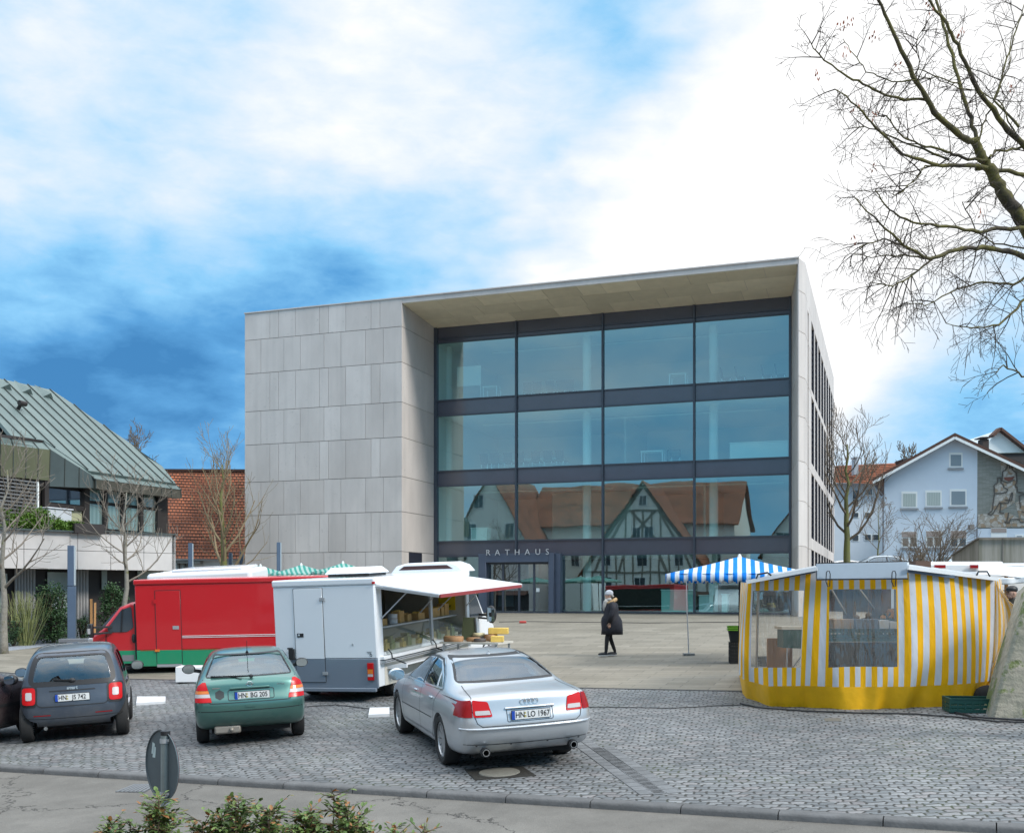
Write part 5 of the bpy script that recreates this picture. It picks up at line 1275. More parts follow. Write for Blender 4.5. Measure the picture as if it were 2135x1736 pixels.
def strip(bvh, pts, face, w=.012, off=.003, side=1, step=.05, closed=False):
    P = [Vector((p[0], p[1], 0)) for p in pts]
    if closed: P.append(P[0])
    dense = []
    for i in range(len(P)-1):
        n = max(1, int((P[i+1]-P[i]).length/step))
        for k in range(n): dense.append(P[i].lerp(P[i+1], k/n))
    dense.append(P[-1]); m = MB(); vs = []
    for i, p in enumerate(dense):
        d = (dense[min(i+1, len(dense)-1)]-dense[max(i-1, 0)]).normalized(); n2 = Vector((-d.y, d.x, 0))*w/2
        for q in (p-n2, p+n2):
            if face == 'side': o = Vector((side*3, q.x, q.y)); dd = Vector((-side, 0, 0))
            elif face == 'rear': o = Vector((q.x, -5, q.y)); dd = Vector((0, 1, 0))
            else: o = Vector((q.x, q.y, 4)); dd = Vector((0, 0, -1))
            h, n, _, _ = bvh.ray_cast(o, dd)
            if h is None: h, n, _, _ = bvh.find_nearest(o+dd*2.2)
            if n.dot(dd) > 0: n = -n
            vs.append(h+n*off)
    m.add(vs, [(2*i, 2*i+1, 2*i+3, 2*i+2) for i in range(len(dense)-1)]); return m
def rounded(poly, r=.04, n=4):
    out = []; L_ = len(poly)
    for i in range(L_):
        p, a, c = Vector(poly[i]), Vector(poly[i-1]), Vector(poly[(i+1) % L_]); d1 = (a-p); d2 = (c-p); rr = min(r, d1.length*.45, d2.length*.45)
        s, e = p+d1.normalized()*rr, p+d2.normalized()*rr
        for k in range(n+1): t = k/n; q = s*(1-t)**2+p*2*t*(1-t)+e*t*t; out.append((q.x, q.y))
    return out
def ell(cx, cy, rx, ry, n=20, ph=0): return [(cx+rx*math.cos(2*math.pi*k/n+ph), cy+ry*math.sin(2*math.pi*k/n+ph)) for k in range(n)]
def wheel(car, x, y, r, wid, spokes=10, side=1, rimm=None, steel=False):
    M = Matrix.Translation((x, y, r)) @ Matrix.Rotation(R(90)*side, 4, 'Y')
    b = MB(); h = wid/2; rr = r*.70
    b.lathe([(rr,-h*.8),(rr+.01,-h*.95),(r-.035,-h),(r-.008,-h*.80),(r,-h*.6),(r,h*.6),(r-.008,h*.80),(r-.035,h),(rr+.01,h*.95),(rr,h*.8),(rr,-h*.8)], M, 36)
    w = b.build('wheel', m_tyre, car, smooth=40)
    b = MB(); b.lathe([(rr,-h*.7),(rr,h*.82),(rr-.02,h*.84),(rr-.03,h*.6),(rr-.03,-h*.5),(.06,-h*.4)], M, 32)
    b.lathe([(0.0,h*.62),(.05,h*.62),(.065,h*.55),(.07,h*.2)], M, 16)
    for k in range(spokes):
        a = 2*math.pi*k/spokes; c, s = math.cos(a), math.sin(a); wsp = rr*2*math.pi/spokes*.30
        q = []
        for rad, ww, zz in ((.05, .02, h*.58), (rr-.02, wsp, h*.72)):
            for sg in (-1, 1): q.append(M @ Vector((rad*c-sg*ww*s, rad*s+sg*ww*c, zz)))
            for sg in (-1, 1): q.append(M @ Vector((rad*c-sg*ww*s, rad*s+sg*ww*c, zz-.03)))
        b.add(q, [(0,1,5,4),(2,3,7,6),(0,2,6,4),(1,3,7,5)])
    b.build('rim', rimm or m_rim, w, smooth=30)
    b = MB(); b.lathe([(0,h*.1),(rr-.03,h*.1)], M, 24); b.build('brake_disc', m_under, w)
    return w
def plate(car, txt, P, tilt=0, roll=0, w=.52, h=.11):
    """rear number plate: blue band, badge dots and characters"""
    M = Matrix.Translation(P) @ Matrix.Rotation(R(90+tilt), 4, 'X')
    b = MB(); b.prism([M @ Vector(p) for p in ((-w/2-.008,-h/2-.008,-.006),(w/2+.008,-h/2-.008,-.006),(w/2+.008,h/2+.008,-.006),(-w/2-.008,h/2+.008,-.006))], (M.to_3x3() @ Vector((0,0,.005)))); pf = b.build('licence_plate', m_blackp, car)
    b = MB(); b.prism([M @ Vector(p) for p in ((-w/2,-h/2,-.001),(w/2,-h/2,-.001),(w/2,h/2,-.001),(-w/2,h/2,-.001))], (M.to_3x3() @ Vector((0,0,.004)))); b.build('plate_face', m_plate, pf)
    b = MB(); b.prism([M @ Vector(p) for p in ((-w/2,-h/2,.003),(-w/2+.042,-h/2,.003),(-w/2+.042,h/2,.003),(-w/2,h/2,.003))], (M.to_3x3() @ Vector((0,0,.003)))); b.build('country_band', m_pblue, pf)
    a, c = txt.split('|'); s = .106
    text_obj('plate_letters', a, s, m_ptext, pf, M @ Matrix.Translation((-w/2+.112, -.002, .0045)), .0012, 1.0, xscale=.80, offset=.0014)
    x = -w/2+.183
    b = MB(); Mx = M.to_3x3()
    for dz, rr in ((.022, .013), (-.020, .017)): b.cyl(M @ Vector((x, dz, .003)), M @ Vector((x, dz, .0045)), rr, n=12)
    b.build('seal', mat('seal_gold', (.45,.40,.18), .5), pf)
    text_obj('plate_letters', c, s, m_ptext, pf, M @ Matrix.Translation(((-w/2+.205+w/2)/2, -.002, .0045)), .0012, 1.0, xscale=.80, offset=.0014)
    return pf
def mirror(car, side, P, m, mface=True, s=1.0):
    b = MB(); P = Vector(P); b.ball(P, (.115*s, .07*s, .085*s), 14, 10); b.beam(P+Vector((-side*.08*s, .02, -.03)), P+Vector((-side*.22*s, .05, -.06)), .06, .06)
    o = b.build('wing_mirror', m, car, smooth=60)
    b = MB(); n = 16; pts = [P+Vector((.095*s*math.copysign(abs(math.cos(a))**.7, math.cos(a)), -.070*s, .066*s*math.copysign(abs(math.sin(a))**.7, math.sin(a)))) for a in [2*math.pi*k/n for k in range(n)]]
    b.prism(pts, (0, .02, 0)); b.build('mirror_face', m_mirror, o)
def finish_body(car, rows, name, m_body, wheels, wr, arch, wins, crown=.035, brear=.08, bfront=.12, cab=(0,0), sub=2):
    """cuts wheel arches, the cabin hollow and the window openings out of the lofted body"""
    base = cage_mesh(rows, crown, brear, bfront, sub); bvh = bvh_of(base)
    c1 = MB()
    for wx, wy in wheels:
        s = 1 if wx > 0 else -1; c1.cyl((s*(abs(wx)-.19), wy, wr), (s*1.3, wy, wr), arch, n=40)
    inner = []
    for r in rows:
        if cab[0] <= r[0] <= cab[1]:
            q = list(r); q[1] = .42; inner.append(q[:7]+([r[7]] if len(r) > 7 else []))
    cuts = [mesh_cutter(c1)]
    if inner: cuts.append(cage_mesh(inner, crown, 0, 0, sub, inset=.075))
    c3 = MB(); c4 = MB(); c5 = MB()
    for w in wins:
        if w[0] == 'rear': c4.prism([(x, -3.2, z) for x, z in w[1]], (0, w[2], 0))
        elif w[0] == 'front': c5.prism([(x, 3.2, z) for x, z in w[1]], (0, -w[2], 0))
        elif w[0] == 'side': c3.prism([(-1.6, y, z) for y, z in w[1]], (3.2, 0, 0))
    for c in (c3, c4, c5):
        if c.v: cuts.append(mesh_cutter(c))
    me = boolean(base, cuts); me.materials.clear(); me.materials.append(m_body); me.shade_smooth(); me.set_sharp_from_angle(angle=R(38)); me.name = name
    o = bpy.data.objects.new(name, me); COL.objects.link(o); o.parent = car
    return o, bvh
def panel(mb, name, m, parent, **k): return mb.build(name, m, parent, smooth=60, recalc=False, **k)
def interior(car, y_seat, zs, w, rear=True, wheel_y=None, z0=.42, hr=.0):
    for x in (-.36, .36):
        b = MB(); b.obox((x, y_seat, zs-.30), (.48, .50, .16)); b.obox((x, y_seat-.26, zs-.02), (.46, .13, .56), (R(-12), 0, 0)); b.obox((x, y_seat-.37, zs+.33), (.26, .09, .17), (R(-8), 0, 0))
        b.build('seat', m_seatm, car, bevel=.04)
    if rear:
        b = MB(); b.obox((0, y_seat-.95, zs-.06), (w*1.5, .14, .46), (R(-14), 0, 0))
        for x in (-.38, .38): b.obox((x, y_seat-1.02, zs+.21), (.24, .09, .12), (R(-8), 0, 0))
        b.build('rear_bench', m_seatm, car, bevel=.04)
    b = MB(); b.box(-w*.8, w*.8, y_seat+.55, y_seat+.85, z0, zs+.10); b.build('dashboard', m_under, car, bevel=.04)
    b = MB(); n = 20; M = Matrix.Translation((-.36, y_seat+.42, zs+.12)) @ Matrix.Rotation(R(68), 4, 'X')
    b.tube([M @ Vector((.185*math.cos(2*math.pi*k/n), .185*math.sin(2*math.pi*k/n), 0)) for k in range(n+1)], .016, 6, False); b.tube([M @ Vector((-.18,0,0)), M @ Vector((.18,0,0))], .018, 6); b.build('steering_wheel', m_blackp, car)
def undertray(car, x, y0, y1, z0, z1):
    b = MB(); b.box(-x, x, y0, y1, z0, z1); b.build('underbody', m_under, car)

# ---------------------------------------------------------------- small city car
def city_car(name, label, loc, rz, col_name, col, tail=True):
    car = thing(name, label, 'car', loc, ground_rot(loc[0], loc[1], rz), 'cars parked on the cobbles')
    mp = paint(col_name, col, .3, .38, .2)
    rows = [(-1.24,.27,.95,1.42,.775,.70,.53,[.03,-.05,-.05,.01,.04,.13,.24]), (-1.05,.24,.97,1.50,.832,.785,.60,[0,0,0,0,0,.06,.12]), (-.95,.24,.97,1.505,.834,.79,.61,[0,0,0,0,0,.06,.12]), (-.50,.2,.98,1.545,.835,.79,.615),
            (0,.2,.98,1.555,.835,.79,.62), (.38,.2,.98,1.54,.835,.785,.61), (.72,.2,.97,1.34,.83,.77,.61), (.98,.22,.93,1.04,.82,.75,.64), (1.18,.24,.84,.90,.80,.72,.60), (1.30,.32,.66,.74,.68,.60,.50)]
    rw_poly = rounded([(-.60,.985),(.60,.985),(.55,1.22),(.50,1.40),(-.50,1.40),(-.55,1.22)], .07)
    sw1 = rounded([(-.42,1.0),(.55,1.0),(.42,1.18),(.22,1.37),(-.36,1.40)], .04); sw2 = rounded([(-.88,1.06),(-.50,1.02),(-.44,1.39),(-.68,1.36)], .05)
    body, bvh = finish_body(car, rows, 'body', mp, [(-.75,-.90),(.75,-.90),(-.75,.97),(.75,.97)], .315, .375, [('rear', rw_poly, 2.25), ('side', sw1), ('side', sw2), ('front', rounded([(-.56,1.03),(.56,1.03),(.50,1.40),(-.50,1.38)], .05), 2.75)], cab=(-1.1, 1.0), brear=.07)
    big = rounded([(-.68,.955),(.68,.955),(.62,1.24),(.545,1.445),(-.545,1.445),(-.62,1.24)], .08)
    # black surround as a ring: outer panel with the opening left by strips
    for a, c in ((rounded([(-.645,.965),(.645,.965),(.60,1.23),(.53,1.42),(-.53,1.42),(-.60,1.23)], .09), .075),): panel(strip(bvh, a, 'rear', c, .004, closed=True, step=.04), 'window_surround', m_blackp, body)
    panel(patch(bvh, rw_poly, 'rear', -.004), 'rear_window', m_carglass2, car)
    for s in (-1, 1):
        panel(patch(bvh, sw1, 'side', -.004, side=s), 'side_window', m_sideglass, car); panel(patch(bvh, sw2, 'side', -.004, side=s), 'side_window', m_sideglass, car)
        panel(strip(bvh, [(.60,.95),(.48,1.20),(.24,1.42),(-.44,1.445),(-.50,1.1),(-.50,.45),(.45,.42)], 'side', .012, .003, side=s), 'door_gap', m_seamc, car)
        panel(strip(bvh, [(-.95,1.03),(-.78,1.40),(-.1,1.47),(.3,1.445),(.62,1.22),(.9,1.02)], 'side', .03, .004, side=s), 'cell_line', m_blackp, car)
        h = MB(); p = bvh.ray_cast(Vector((s*3, -.30, .88)), Vector((-s, 0, 0)))[0]; h.ball(p, (.025,.09,.022), 10, 6); h.build('door_handle', mp, car, smooth=60)
    panel(strip(bvh, [(-.62,.90),(-.52,.925),(.52,.925),(.62,.90)], 'rear', .010, .004), 'hatch_gap', m_seamc, body)
    panel(strip(bvh, rounded([(-.56,.95),(-.56,.66),(-.50,.60),(.50,.60),(.56,.66),(.56,.95)], .05)[:-8], 'rear', .016, .004), 'hatch_gap', m_seamc, body)
    panel(strip(bvh, [(-.35,.845),(.35,.845)], 'rear', .018, .005), 'grip', m_blackp, body)
    panel(strip(bvh, [(-.77,.42),(-.4,.405),(.4,.405),(.77,.42)], 'rear', .008, .004), 'bumper_gap', m_seamc, body)
    for s in (-1, 1):
        panel(patch(bvh, [(s*.34,.455),(s*.60,.455),(s*.60,.47),(s*.34,.47)], 'rear', .006), 'reflector', m_redd, car)
        c = (s*.655, .775)
        hb_ = panel(patch(bvh, rounded([(c[0]-.125,c[1]-.17),(c[0]+.115,c[1]-.17),(c[0]+.125,c[1]+.16),(c[0]-.125,c[1]+.16)], .07), 'rear', .010, .04), 'lamp_housing', m_blackp, car)
        tl = panel(patch(bvh, rounded([(c[0]-.098,c[1]-.135),(c[0]+.095,c[1]-.135),(c[0]+.098,c[1]+.135),(c[0]-.098,c[1]+.135)], .055), 'rear', .022, .04), 'tail_light', m_red, car)
        panel(patch(bvh, rounded([(c[0]-.047,c[1]-.062),(c[0]+.045,c[1]-.062),(c[0]+.047,c[1]+.062),(c[0]-.047,c[1]+.062)], .025), 'rear', .028, .03), 'lens', m_clear, tl)
    P = bvh.ray_cast(Vector((0, -4, .735)), Vector((0, 1, 0)))[0]; plate(car, 'HN|JS 742', P+Vector((0,-.022,0)), -2)
    P = bvh.ray_cast(Vector((0, -4, .885)), Vector((0, 1, 0)))[0]
    text_obj('badge', 'smart', .075, m_chrome, car, Matrix.Translation(P+Vector((0,-.008,0))) @ Matrix.Rotation(R(82), 4, 'X'), .003, .95, offset=.003)
    P = bvh.ray_cast(Vector((0, -4, 1.0)), Vector((0, 1, 0)))[0]; b = MB(); b.ball(P, (.06,.035,.04), 12, 8); b.beam(P+Vector((0,-.03,.01)), P+Vector((-.28,.0,.03)), .02, .02); b.build('rear_wiper', m_blackp, car)
    for s in (-1, 1): mirror(car, s, (s*.97, .60, 1.03), m_blackp, s=1.0)
    for x in (-.735, .735):
        for y in (-.90, .97): wheel(car, x, y, .315, .20, 8, 1 if x > 0 else -1)
    interior(car, -.12, 1.02, .75, rear=False); undertray(car, .58, -.95, 1.1, .20, .5)
    b = MB(); n = 20; M = Matrix.Translation((.08, -.2, 1.12)) @ Matrix.Rotation(R(90), 4, 'X'); b.lathe([(.0,.0),(.055,0),(.06,.02)], M, 16); b.build('sun_dial_sticker', mat('sky_blue_disc', (.1,.35,.6), .5), car)
    b = MB(); b.cyl((-.45,-1.10,.22), (-.45,-1.0,.24), .03); b.build('exhaust', m_chrome, car)
    return car
mid = lambda p, q: (p+q)/2
def car_loc(l, r, ang, d):
    m = mid(gp(*l), gp(*r)); f = Vector((-math.sin(R(ang)), math.cos(R(ang)), 0)); p = m+f*d; return (p.x, p.y, gz(p.x, p.y))
smart_loc = car_loc((57,1548), (258,1532), 18.0, 1.02)
CC = city_car('city_car', 'small dark grey two-seater hatchback with blue-tinted roof, second car from the left', smart_loc, R(18.0), 'dark_grey_paint', (.050,.066,.092))

# ---------------------------------------------------------------- green hatchback
def hatchback(name, label, loc, rz, mp, plate_txt=None, sub=2, grp='cars parked on the cobbles', glassm=None, rot=None, side=None):
    car = thing(name, label, 'car', loc, rot or ground_rot(loc[0], loc[1], rz), grp); gm = glassm or m_carglass
    rows = [(-1.99,.36,.98,1.05,.80,.745,.62,[.08,-.02,-.05,.05,.08,.12,.15]), (-1.80,.28,1.0,1.08,.85,.79,.64,[0,0,0,.02,.03,.03,.04]), (-1.62,.24,1.0,1.17,.853,.79,.61), (-1.30,.22,1.0,1.33,.855,.80,.575), (-.95,.2,.99,1.41,.857,.80,.57),
            (-.3,.2,.97,1.43,.857,.80,.575), (.25,.2,.95,1.405,.857,.80,.57), (.62,.2,.94,1.27,.855,.79,.585), (1.05,.2,.93,1.02,.85,.78,.62), (1.6,.24,.84,.90,.83,.74,.6), (1.98,.34,.62,.70,.68,.62,.5)]
    sw = rounded([(-1.22,1.03),(.72,.985),(.55,1.10),(.20,1.29),(-.30,1.32),(-.90,1.29)], .04)
    rwp = rounded([(-.66,1.075),(.66,1.075),(.52,1.365),(-.52,1.365)], .04)
    body, bvh = finish_body(car, rows, 'body', mp, [(-.76,-1.24),(.76,-1.24),(-.76,1.36),(.76,1.36)], .31, .365, [('rear', rwp, 2.1), ('side', sw), ('front', rounded([(-.60,1.03),(.60,1.03),(.50,1.34),(-.50,1.30)], .05), 2.8)], cab=(-1.65, 1.1), brear=.075, bfront=.14, sub=sub)
    panel(patch(bvh, rwp, 'rear', -.004), 'rear_window', m_carglass2 if not glassm else gm, car)
    panel(strip(bvh, rwp, 'rear', .016, .004, closed=True), 'window_seal', m_blackp, body)
    for s in (-1, 1):
        panel(patch(bvh, sw, 'side', -.004, side=s), 'side_window', gm, car); panel(strip(bvh, sw, 'side', .02, .003, side=s, closed=True), 'window_seal', m_blackp, body)
        panel(strip(bvh, [(-.42,1.32),(-.45,1.0)], 'side', .07, .005, side=s), 'pillar_trim', m_blackp, body)
        panel(strip(bvh, [(.84,.98),(.80,.30),(-.42,.28),(-.48,.98)], 'side', .010, .003, side=s), 'door_gap', m_seamc, body)
        panel(strip(bvh, [(-.86,.62),(.98,.60)], 'side', .05, .008, side=s), 'rub_strip', m_blackp, car)
        p = bvh.ray_cast(Vector((s*3, -.30, .86)), Vector((-s, 0, 0)))[0]; h = MB(); h.ball(p, (.025,.085,.022), 10, 6); h.build('door_handle', mp, car, smooth=60)
    # hatch outlines
    panel(strip(bvh, [(-.70,1.05),(-.655,.88),(-.60,.70),(.60,.70),(.655,.88),(.70,1.05)], 'rear', .010, .004), 'hatch_gap', m_seamc, body)
    panel(strip(bvh, [(-.84,.585),(-.5,.575),(.5,.575),(.84,.585)], 'rear', .010, .004), 'bumper_gap', m_seamc, body)
    for s in (-1, 1):
        top = [(s*.555,.72),(s*.80,.72),(s*.80,.86),(s*.775,.93),(s*.69,1.02),(s*.655,1.02)]
        lo_, mi_, am_, up_ = [(s*.575,.72),(s*.815,.72),(s*.815,.785),(s*.59,.785)], [(s*.592,.788),(s*.815,.788),(s*.812,.84),(s*.605,.84)], [(s*.607,.843),(s*.812,.843),(s*.800,.89),(s*.62,.89)], [(s*.622,.893),(s*.798,.893),(s*.765,.965),(s*.70,1.01),(s*.655,1.01)]
        tl = panel(patch(bvh, lo_, 'rear', .012, .04), 'tail_light', m_red, car)
        panel(patch(bvh, mi_, 'rear', .012, .04), 'reversing_lens', m_clear, tl); panel(patch(bvh, am_, 'rear', .012, .04), 'indicator_lens', m_amber, tl); panel(patch(bvh, up_, 'rear', .012, .04), 'brake_lens', m_red, tl)
    hx = lambda z: bvh.ray_cast(Vector((0, -4, z)), Vector((0, 1, 0)))[0]
    if plate_txt:
        plate(car, plate_txt, hx(.80)+Vector((.03,-.020,0)), 0)
        P = hx(.905); b = MB(); b.box(-.30, .30, P.y-.018, P.y+.01, .895, .925); b.build('hatch_grip', mp, car, bevel=.008)
        panel(strip(bvh, rounded([(-.33,.735),(.36,.735),(.36,.885),(-.33,.885)], .03), 'rear', .010, .004, closed=True), 'plate_recess', m_seamc, body)
        P = hx(.965); b = MB(); n = 24; b.tube([P+Vector((.042*math.cos(2*math.pi*k/n), -.008, .036*math.sin(2*math.pi*k/n))) for k in range(n+1)], .005, 5, False); b.tube([P+Vector((-.06,-.01,-.006)), P+Vector((-.012,-.01,.006)), P+Vector((.012,-.01,-.006)), P+Vector((.06,-.01,.006))], .005, 5); b.build('emblem', m_chrome, car)
        for x, z, t in ((.47,.935,'ASTRA'), (-.50,.925,'')):
            P = bvh.ray_cast(Vector((x, -4, z)), Vector((0, 1, 0)))[0]
            if t: text_obj('badge', t, .036, m_chrome, car, Matrix.Translation(P+Vector((0,-.006,0))) @ Matrix.Rotation(R(88), 4, 'X'), .002, 1.2)
            else: b = MB(); b.box(P.x-.06, P.x+.06, P.y-.006, P.y, P.z-.008, P.z+.008); b.build('badge', m_chrome, car)
        panel(patch(bvh, [(-.455+.075*math.cos(R(30+60*k)), .825+.075*math.sin(R(30+60*k))) for k in range(6)], 'rear', .004, .04), 'hexagon_sticker', mat('sticker_black', (.03,.035,.035), .5), car)
        P = hx(1.05); b = MB(); q = bvh.ray_cast(Vector((-.30, -4, 1.10)), Vector((0, 1, 0)))[0]; b.beam(P+Vector((.02,-.03,.035)), q+Vector((-.28,-.02,-.01)), .022, .02); b.beam(P+Vector((-.12,-.025,.03)), q+Vector((-.05,-.02,-.03)), .035, .012); b.ball(P+Vector((.03,-.02,.03)), (.035,.03,.03), 10, 6); b.build('rear_wiper', m_blackp, car)
        b = MB(); P = bvh.ray_cast(Vector((0, -1.05, 4)), Vector((0,0,-1)))[0]; b.cyl(P, P+Vector((0,-.03,.035)), .028, .012, 8); b.cyl(P+Vector((0,-.02,.02)), P+Vector((0,-.30,.22)), .005, n=5); b.build('aerial', m_blackp, car)
        b = MB(); b.obox((-.36,-1.80,.27), (.40,.24,.13)); b.cyl((-.30,-1.98,.27), (-.30,-1.7,.27), .035, n=12); b.build('silencer', mat('silencer_steel', (.33,.30,.26), .5, metal=.4), car, bevel=.03)
        b = MB(); P = hx(.64); b.box(-.07,.07,P.y-.012,P.y+.01,.625,.655); b.build('lock_cover', mp, car)
    for s in (-1, 1): mirror(car, s, (s*.98, .66, 1.01), m_blackp)
    for x in (-.745, .745):
        for y in (-1.24, 1.36): wheel(car, x, y, .31, .19, 7, 1 if x > 0 else -1)
    if sub == 2: interior(car, -.05, .98, .72)
    undertray(car, .60, -1.75, 1.8, .20, .48)
    return car
g_loc = car_loc((424,1549), (622,1532), 15.2, 1.30)
m_greenp = paint('green_paint', (.075,.19,.165), .55, .30, .12)
GH = hatchback('green_hatchback', 'green hatchback seen from behind with a hexagon sticker on its tailgate', g_loc, R(15.2), m_greenp, 'HN|BG 205')

# dark red-grey car cut off by the left edge of the frame
m_wine = paint('dark_wine_paint', (.045,.030,.036), .4, .25, .35)
P = at(38, 1386, 17.2)
rzl = R(-14)
M = Matrix.Rotation(rzl, 4, 'Z'); off = M @ Vector((1.02, .68, 0)); lx, ly = P.x-off.x, P.y-off.y
hatchback('dark_hatchback', 'dark wine-grey hatchback cut off by the left edge of the picture', (lx, ly, gz(lx, ly)), rzl, m_wine, None)

# ---------------------------------------------------------------- silver saloon
def saloon(name, label, loc, rz, mp):
    car = thing(name, label, 'car', loc, ground_rot(loc[0], loc[1], rz), 'cars parked on the cobbles')
    rows = [(-2.50,.34,.97,1.02,.85,.80,.72,[.13,.0,-.04,.02,.05,.06,.09]), (-2.30,.26,.99,1.045,.93,.865,.74,[0]*7), (-1.95,.22,.995,1.075,.945,.88,.72), (-1.62,.22,.995,1.12,.947,.885,.69), (-1.15,.2,.985,1.33,.947,.888,.62), (-.75,.2,.98,1.43,.947,.888,.61),
            (-.2,.2,.97,1.46,.947,.888,.615), (.25,.2,.96,1.445,.947,.888,.615), (.65,.2,.95,1.33,.947,.885,.62), (1.10,.2,.94,1.10,.943,.875,.65), (1.6,.22,.91,.99,.935,.86,.68), (2.15,.26,.83,.90,.90,.80,.64), (2.50,.36,.62,.70,.74,.70,.55)]
    s1 = rounded([(-.20,1.015),(.98,.995),(.70,1.17),(.38,1.325),(-.16,1.362)], .03); s2 = rounded([(-.98,1.035),(-.27,1.02),(-.22,1.362),(-.58,1.335),(-.83,1.235)], .03); s3 = rounded([(-1.28,1.045),(-1.03,1.04),(-.88,1.22),(-1.04,1.155)], .03)
    rwp = rounded([(-.70,1.13),(.70,1.13),(.545,1.40),(-.545,1.40)], .035)
    body, bvh = finish_body(car, rows, 'body', mp, [(-.83,-1.40),(.83,-1.40),(-.83,1.545),(.83,1.545)], .335, .385, [('rear', rwp, 2.3), ('side', s1), ('side', s2), ('side', s3), ('front', rounded([(-.64,1.08),(.64,1.08),(.54,1.34),(-.54,1.34)], .05), 2.8)], cab=(-1.65, 1.2), brear=.085, bfront=.15)
    panel(patch(bvh, rwp, 'rear', -.004), 'rear_window', m_carglass, car); panel(strip(bvh, rwp, 'rear', .022, .003, closed=True), 'window_seal', m_blackp, body)
    for s in (-1, 1):
        for q in (s1, s2, s3): panel(patch(bvh, q, 'side', -.004, side=s), 'side_window', m_carglass, car)
        panel(strip(bvh, [(-1.36,1.03),(-1.07,1.19),(-.83,1.285),(-.55,1.362),(-.2,1.380),(.1,1.372),(.42,1.335),(.76,1.18),(1.05,.985)], 'side', .022, .004, side=s), 'window_seal', m_blackp, body)
        panel(strip(bvh, [(-1.38,1.03),(-1.08,1.202),(-.84,1.298),(-.56,1.376),(-.2,1.394),(.1,1.386),(.40,1.352)], 'side', .010, .006, side=s), 'chrome_trim', m_chrome, body)
        panel(strip(bvh, [(1.05,.975),(-1.36,1.018)], 'side', .014, .006, side=s), 'chrome_trim', m_chrome, body)
        panel(strip(bvh, [(-.235,1.37),(-.235,1.01)], 'side', .06, .005, side=s), 'pillar_trim', m_blackp, body)
        panel(strip(bvh, [(1.08,.97),(1.02,.32),(-.20,.30),(-.235,1.0)], 'side', .009, .003, side=s), 'door_gap', m_seamc, body); panel(strip(bvh, [(-.20,.30),(-.92,.32),(-1.06,.55),(-1.10,.85),(-1.30,1.02)], 'side', .009, .003, side=s), 'door_gap', m_seamc, body)
        panel(strip(bvh, [(-.98,.60),(1.08,.58)], 'side', .010, .005, side=s), 'side_crease', m_seamc, body)
        panel(strip(bvh, [(-.95,.335),(1.05,.32)], 'side', .05, .010, side=s), 'sill_trim', mp, car)
        for y in (-.90, .12):
            p = bvh.ray_cast(Vector((s*3, y, .88)), Vector((-s, 0, 0)))[0]; h = MB(); h.ball(p+Vector((s*.012,0,0)), (.022,.10,.018), 12, 8); h.build('door_handle', mp, car, smooth=60)
            h = MB()
        # lamps wrap round the corner
        a = [(s*.585,.775),(s*.90,.775),(s*.90,.985),(s*.60,.985)]
        tl = panel(patch(bvh, rounded([(s*.50,.775),(s*.742,.775),(s*.738,.99),(s*.545,.965)], .025), 'rear', .010, .04), 'tail_light', m_red, car)
        panel(patch(bvh, rounded([(s*.752,.775),(s*.90,.775),(s*.895,.97),(s*.748,.99)], .012), 'rear', .010, .03), 'outer_lens', m_redd, tl)
        panel(patch(bvh, rounded([(s*.52,.800),(s*.715,.800),(s*.715,.855),(s*.535,.855)], .012), 'rear', .016, .04), 'reversing_lens', m_clear, tl)
        panel(patch(bvh, rounded([(-2.42,.782),(-2.17,.785),(-2.21,.95),(-2.42,.968)], .02), 'side', .010, .04, side=s), 'side_lens', m_redd, tl)
    hx = lambda z, x=0: bvh.ray_cast(Vector((x, -4, z)), Vector((0, 1, 0)))[0]
    panel(strip(bvh, [(-.745,1.0),(-.752,.86),(-.70,.70),(-.64,.655),(.64,.655),(.70,.70),(.752,.86),(.745,1.0)], 'rear', .010, .004), 'boot_gap', m_seamc, body)
    panel(strip(bvh, [(-.74,-2.45),(-.70,-2.0),(-.67,-1.68)], 'top', .010, .003), 'boot_gap', m_seamc, body); panel(strip(bvh, [(.74,-2.45),(.70,-2.0),(.67,-1.68)], 'top', .010, .003), 'boot_gap', m_seamc, body)
    b = MB()
    b.tube([hx(.625, x)+Vector((0,-.012,0)) for x in [-.90+.1*k for k in range(19)]], .017, 8); b.build('bumper_trim', mp, car, smooth=50)
    panel(strip(bvh, [(-.86,.425),(-.5,.41),(.5,.41),(.86,.425)], 'rear', .008, .004), 'bumper_gap', m_seamc, body)
    P = hx(.875); b = MB(); b.tube([hx(.868, x)+Vector((0,-.014,0)) for x in [-.33+.06*k for k in range(12)]], .016, 8); b.build('boot_strip', m_chrome, car, smooth=50)
    plate(car, 'HN|LO 1967', hx(.78)+Vector((.0,-.030,0)), 0)
    panel(strip(bvh, rounded([(-.31,.70),(.31,.70),(.31,.86),(-.31,.86)], .02), 'rear', .008, .004, closed=True), 'plate_recess', m_seamc, body)
    P = hx(.94); b = MB(); n = 22
    for i in range(4):
        cx = -.083+i*.0555; b.tube([P+Vector((cx+.038*math.cos(2*math.pi*k/n), -.010, .038*math.sin(2*math.pi*k/n))) for k in range(n+1)], .0055, 5, False)
    b.build('ring_emblem', m_chrome, car)
    b = MB(); P = bvh.ray_cast(Vector((0, -.72, 4)), Vector((0,0,-1)))[0]; b.ball(P, (.03,.06,.014), 10, 6); b.cyl(P, P+Vector((0,-.02,.055)), .008, n=6); b.build('roof_aerial', mp, car)
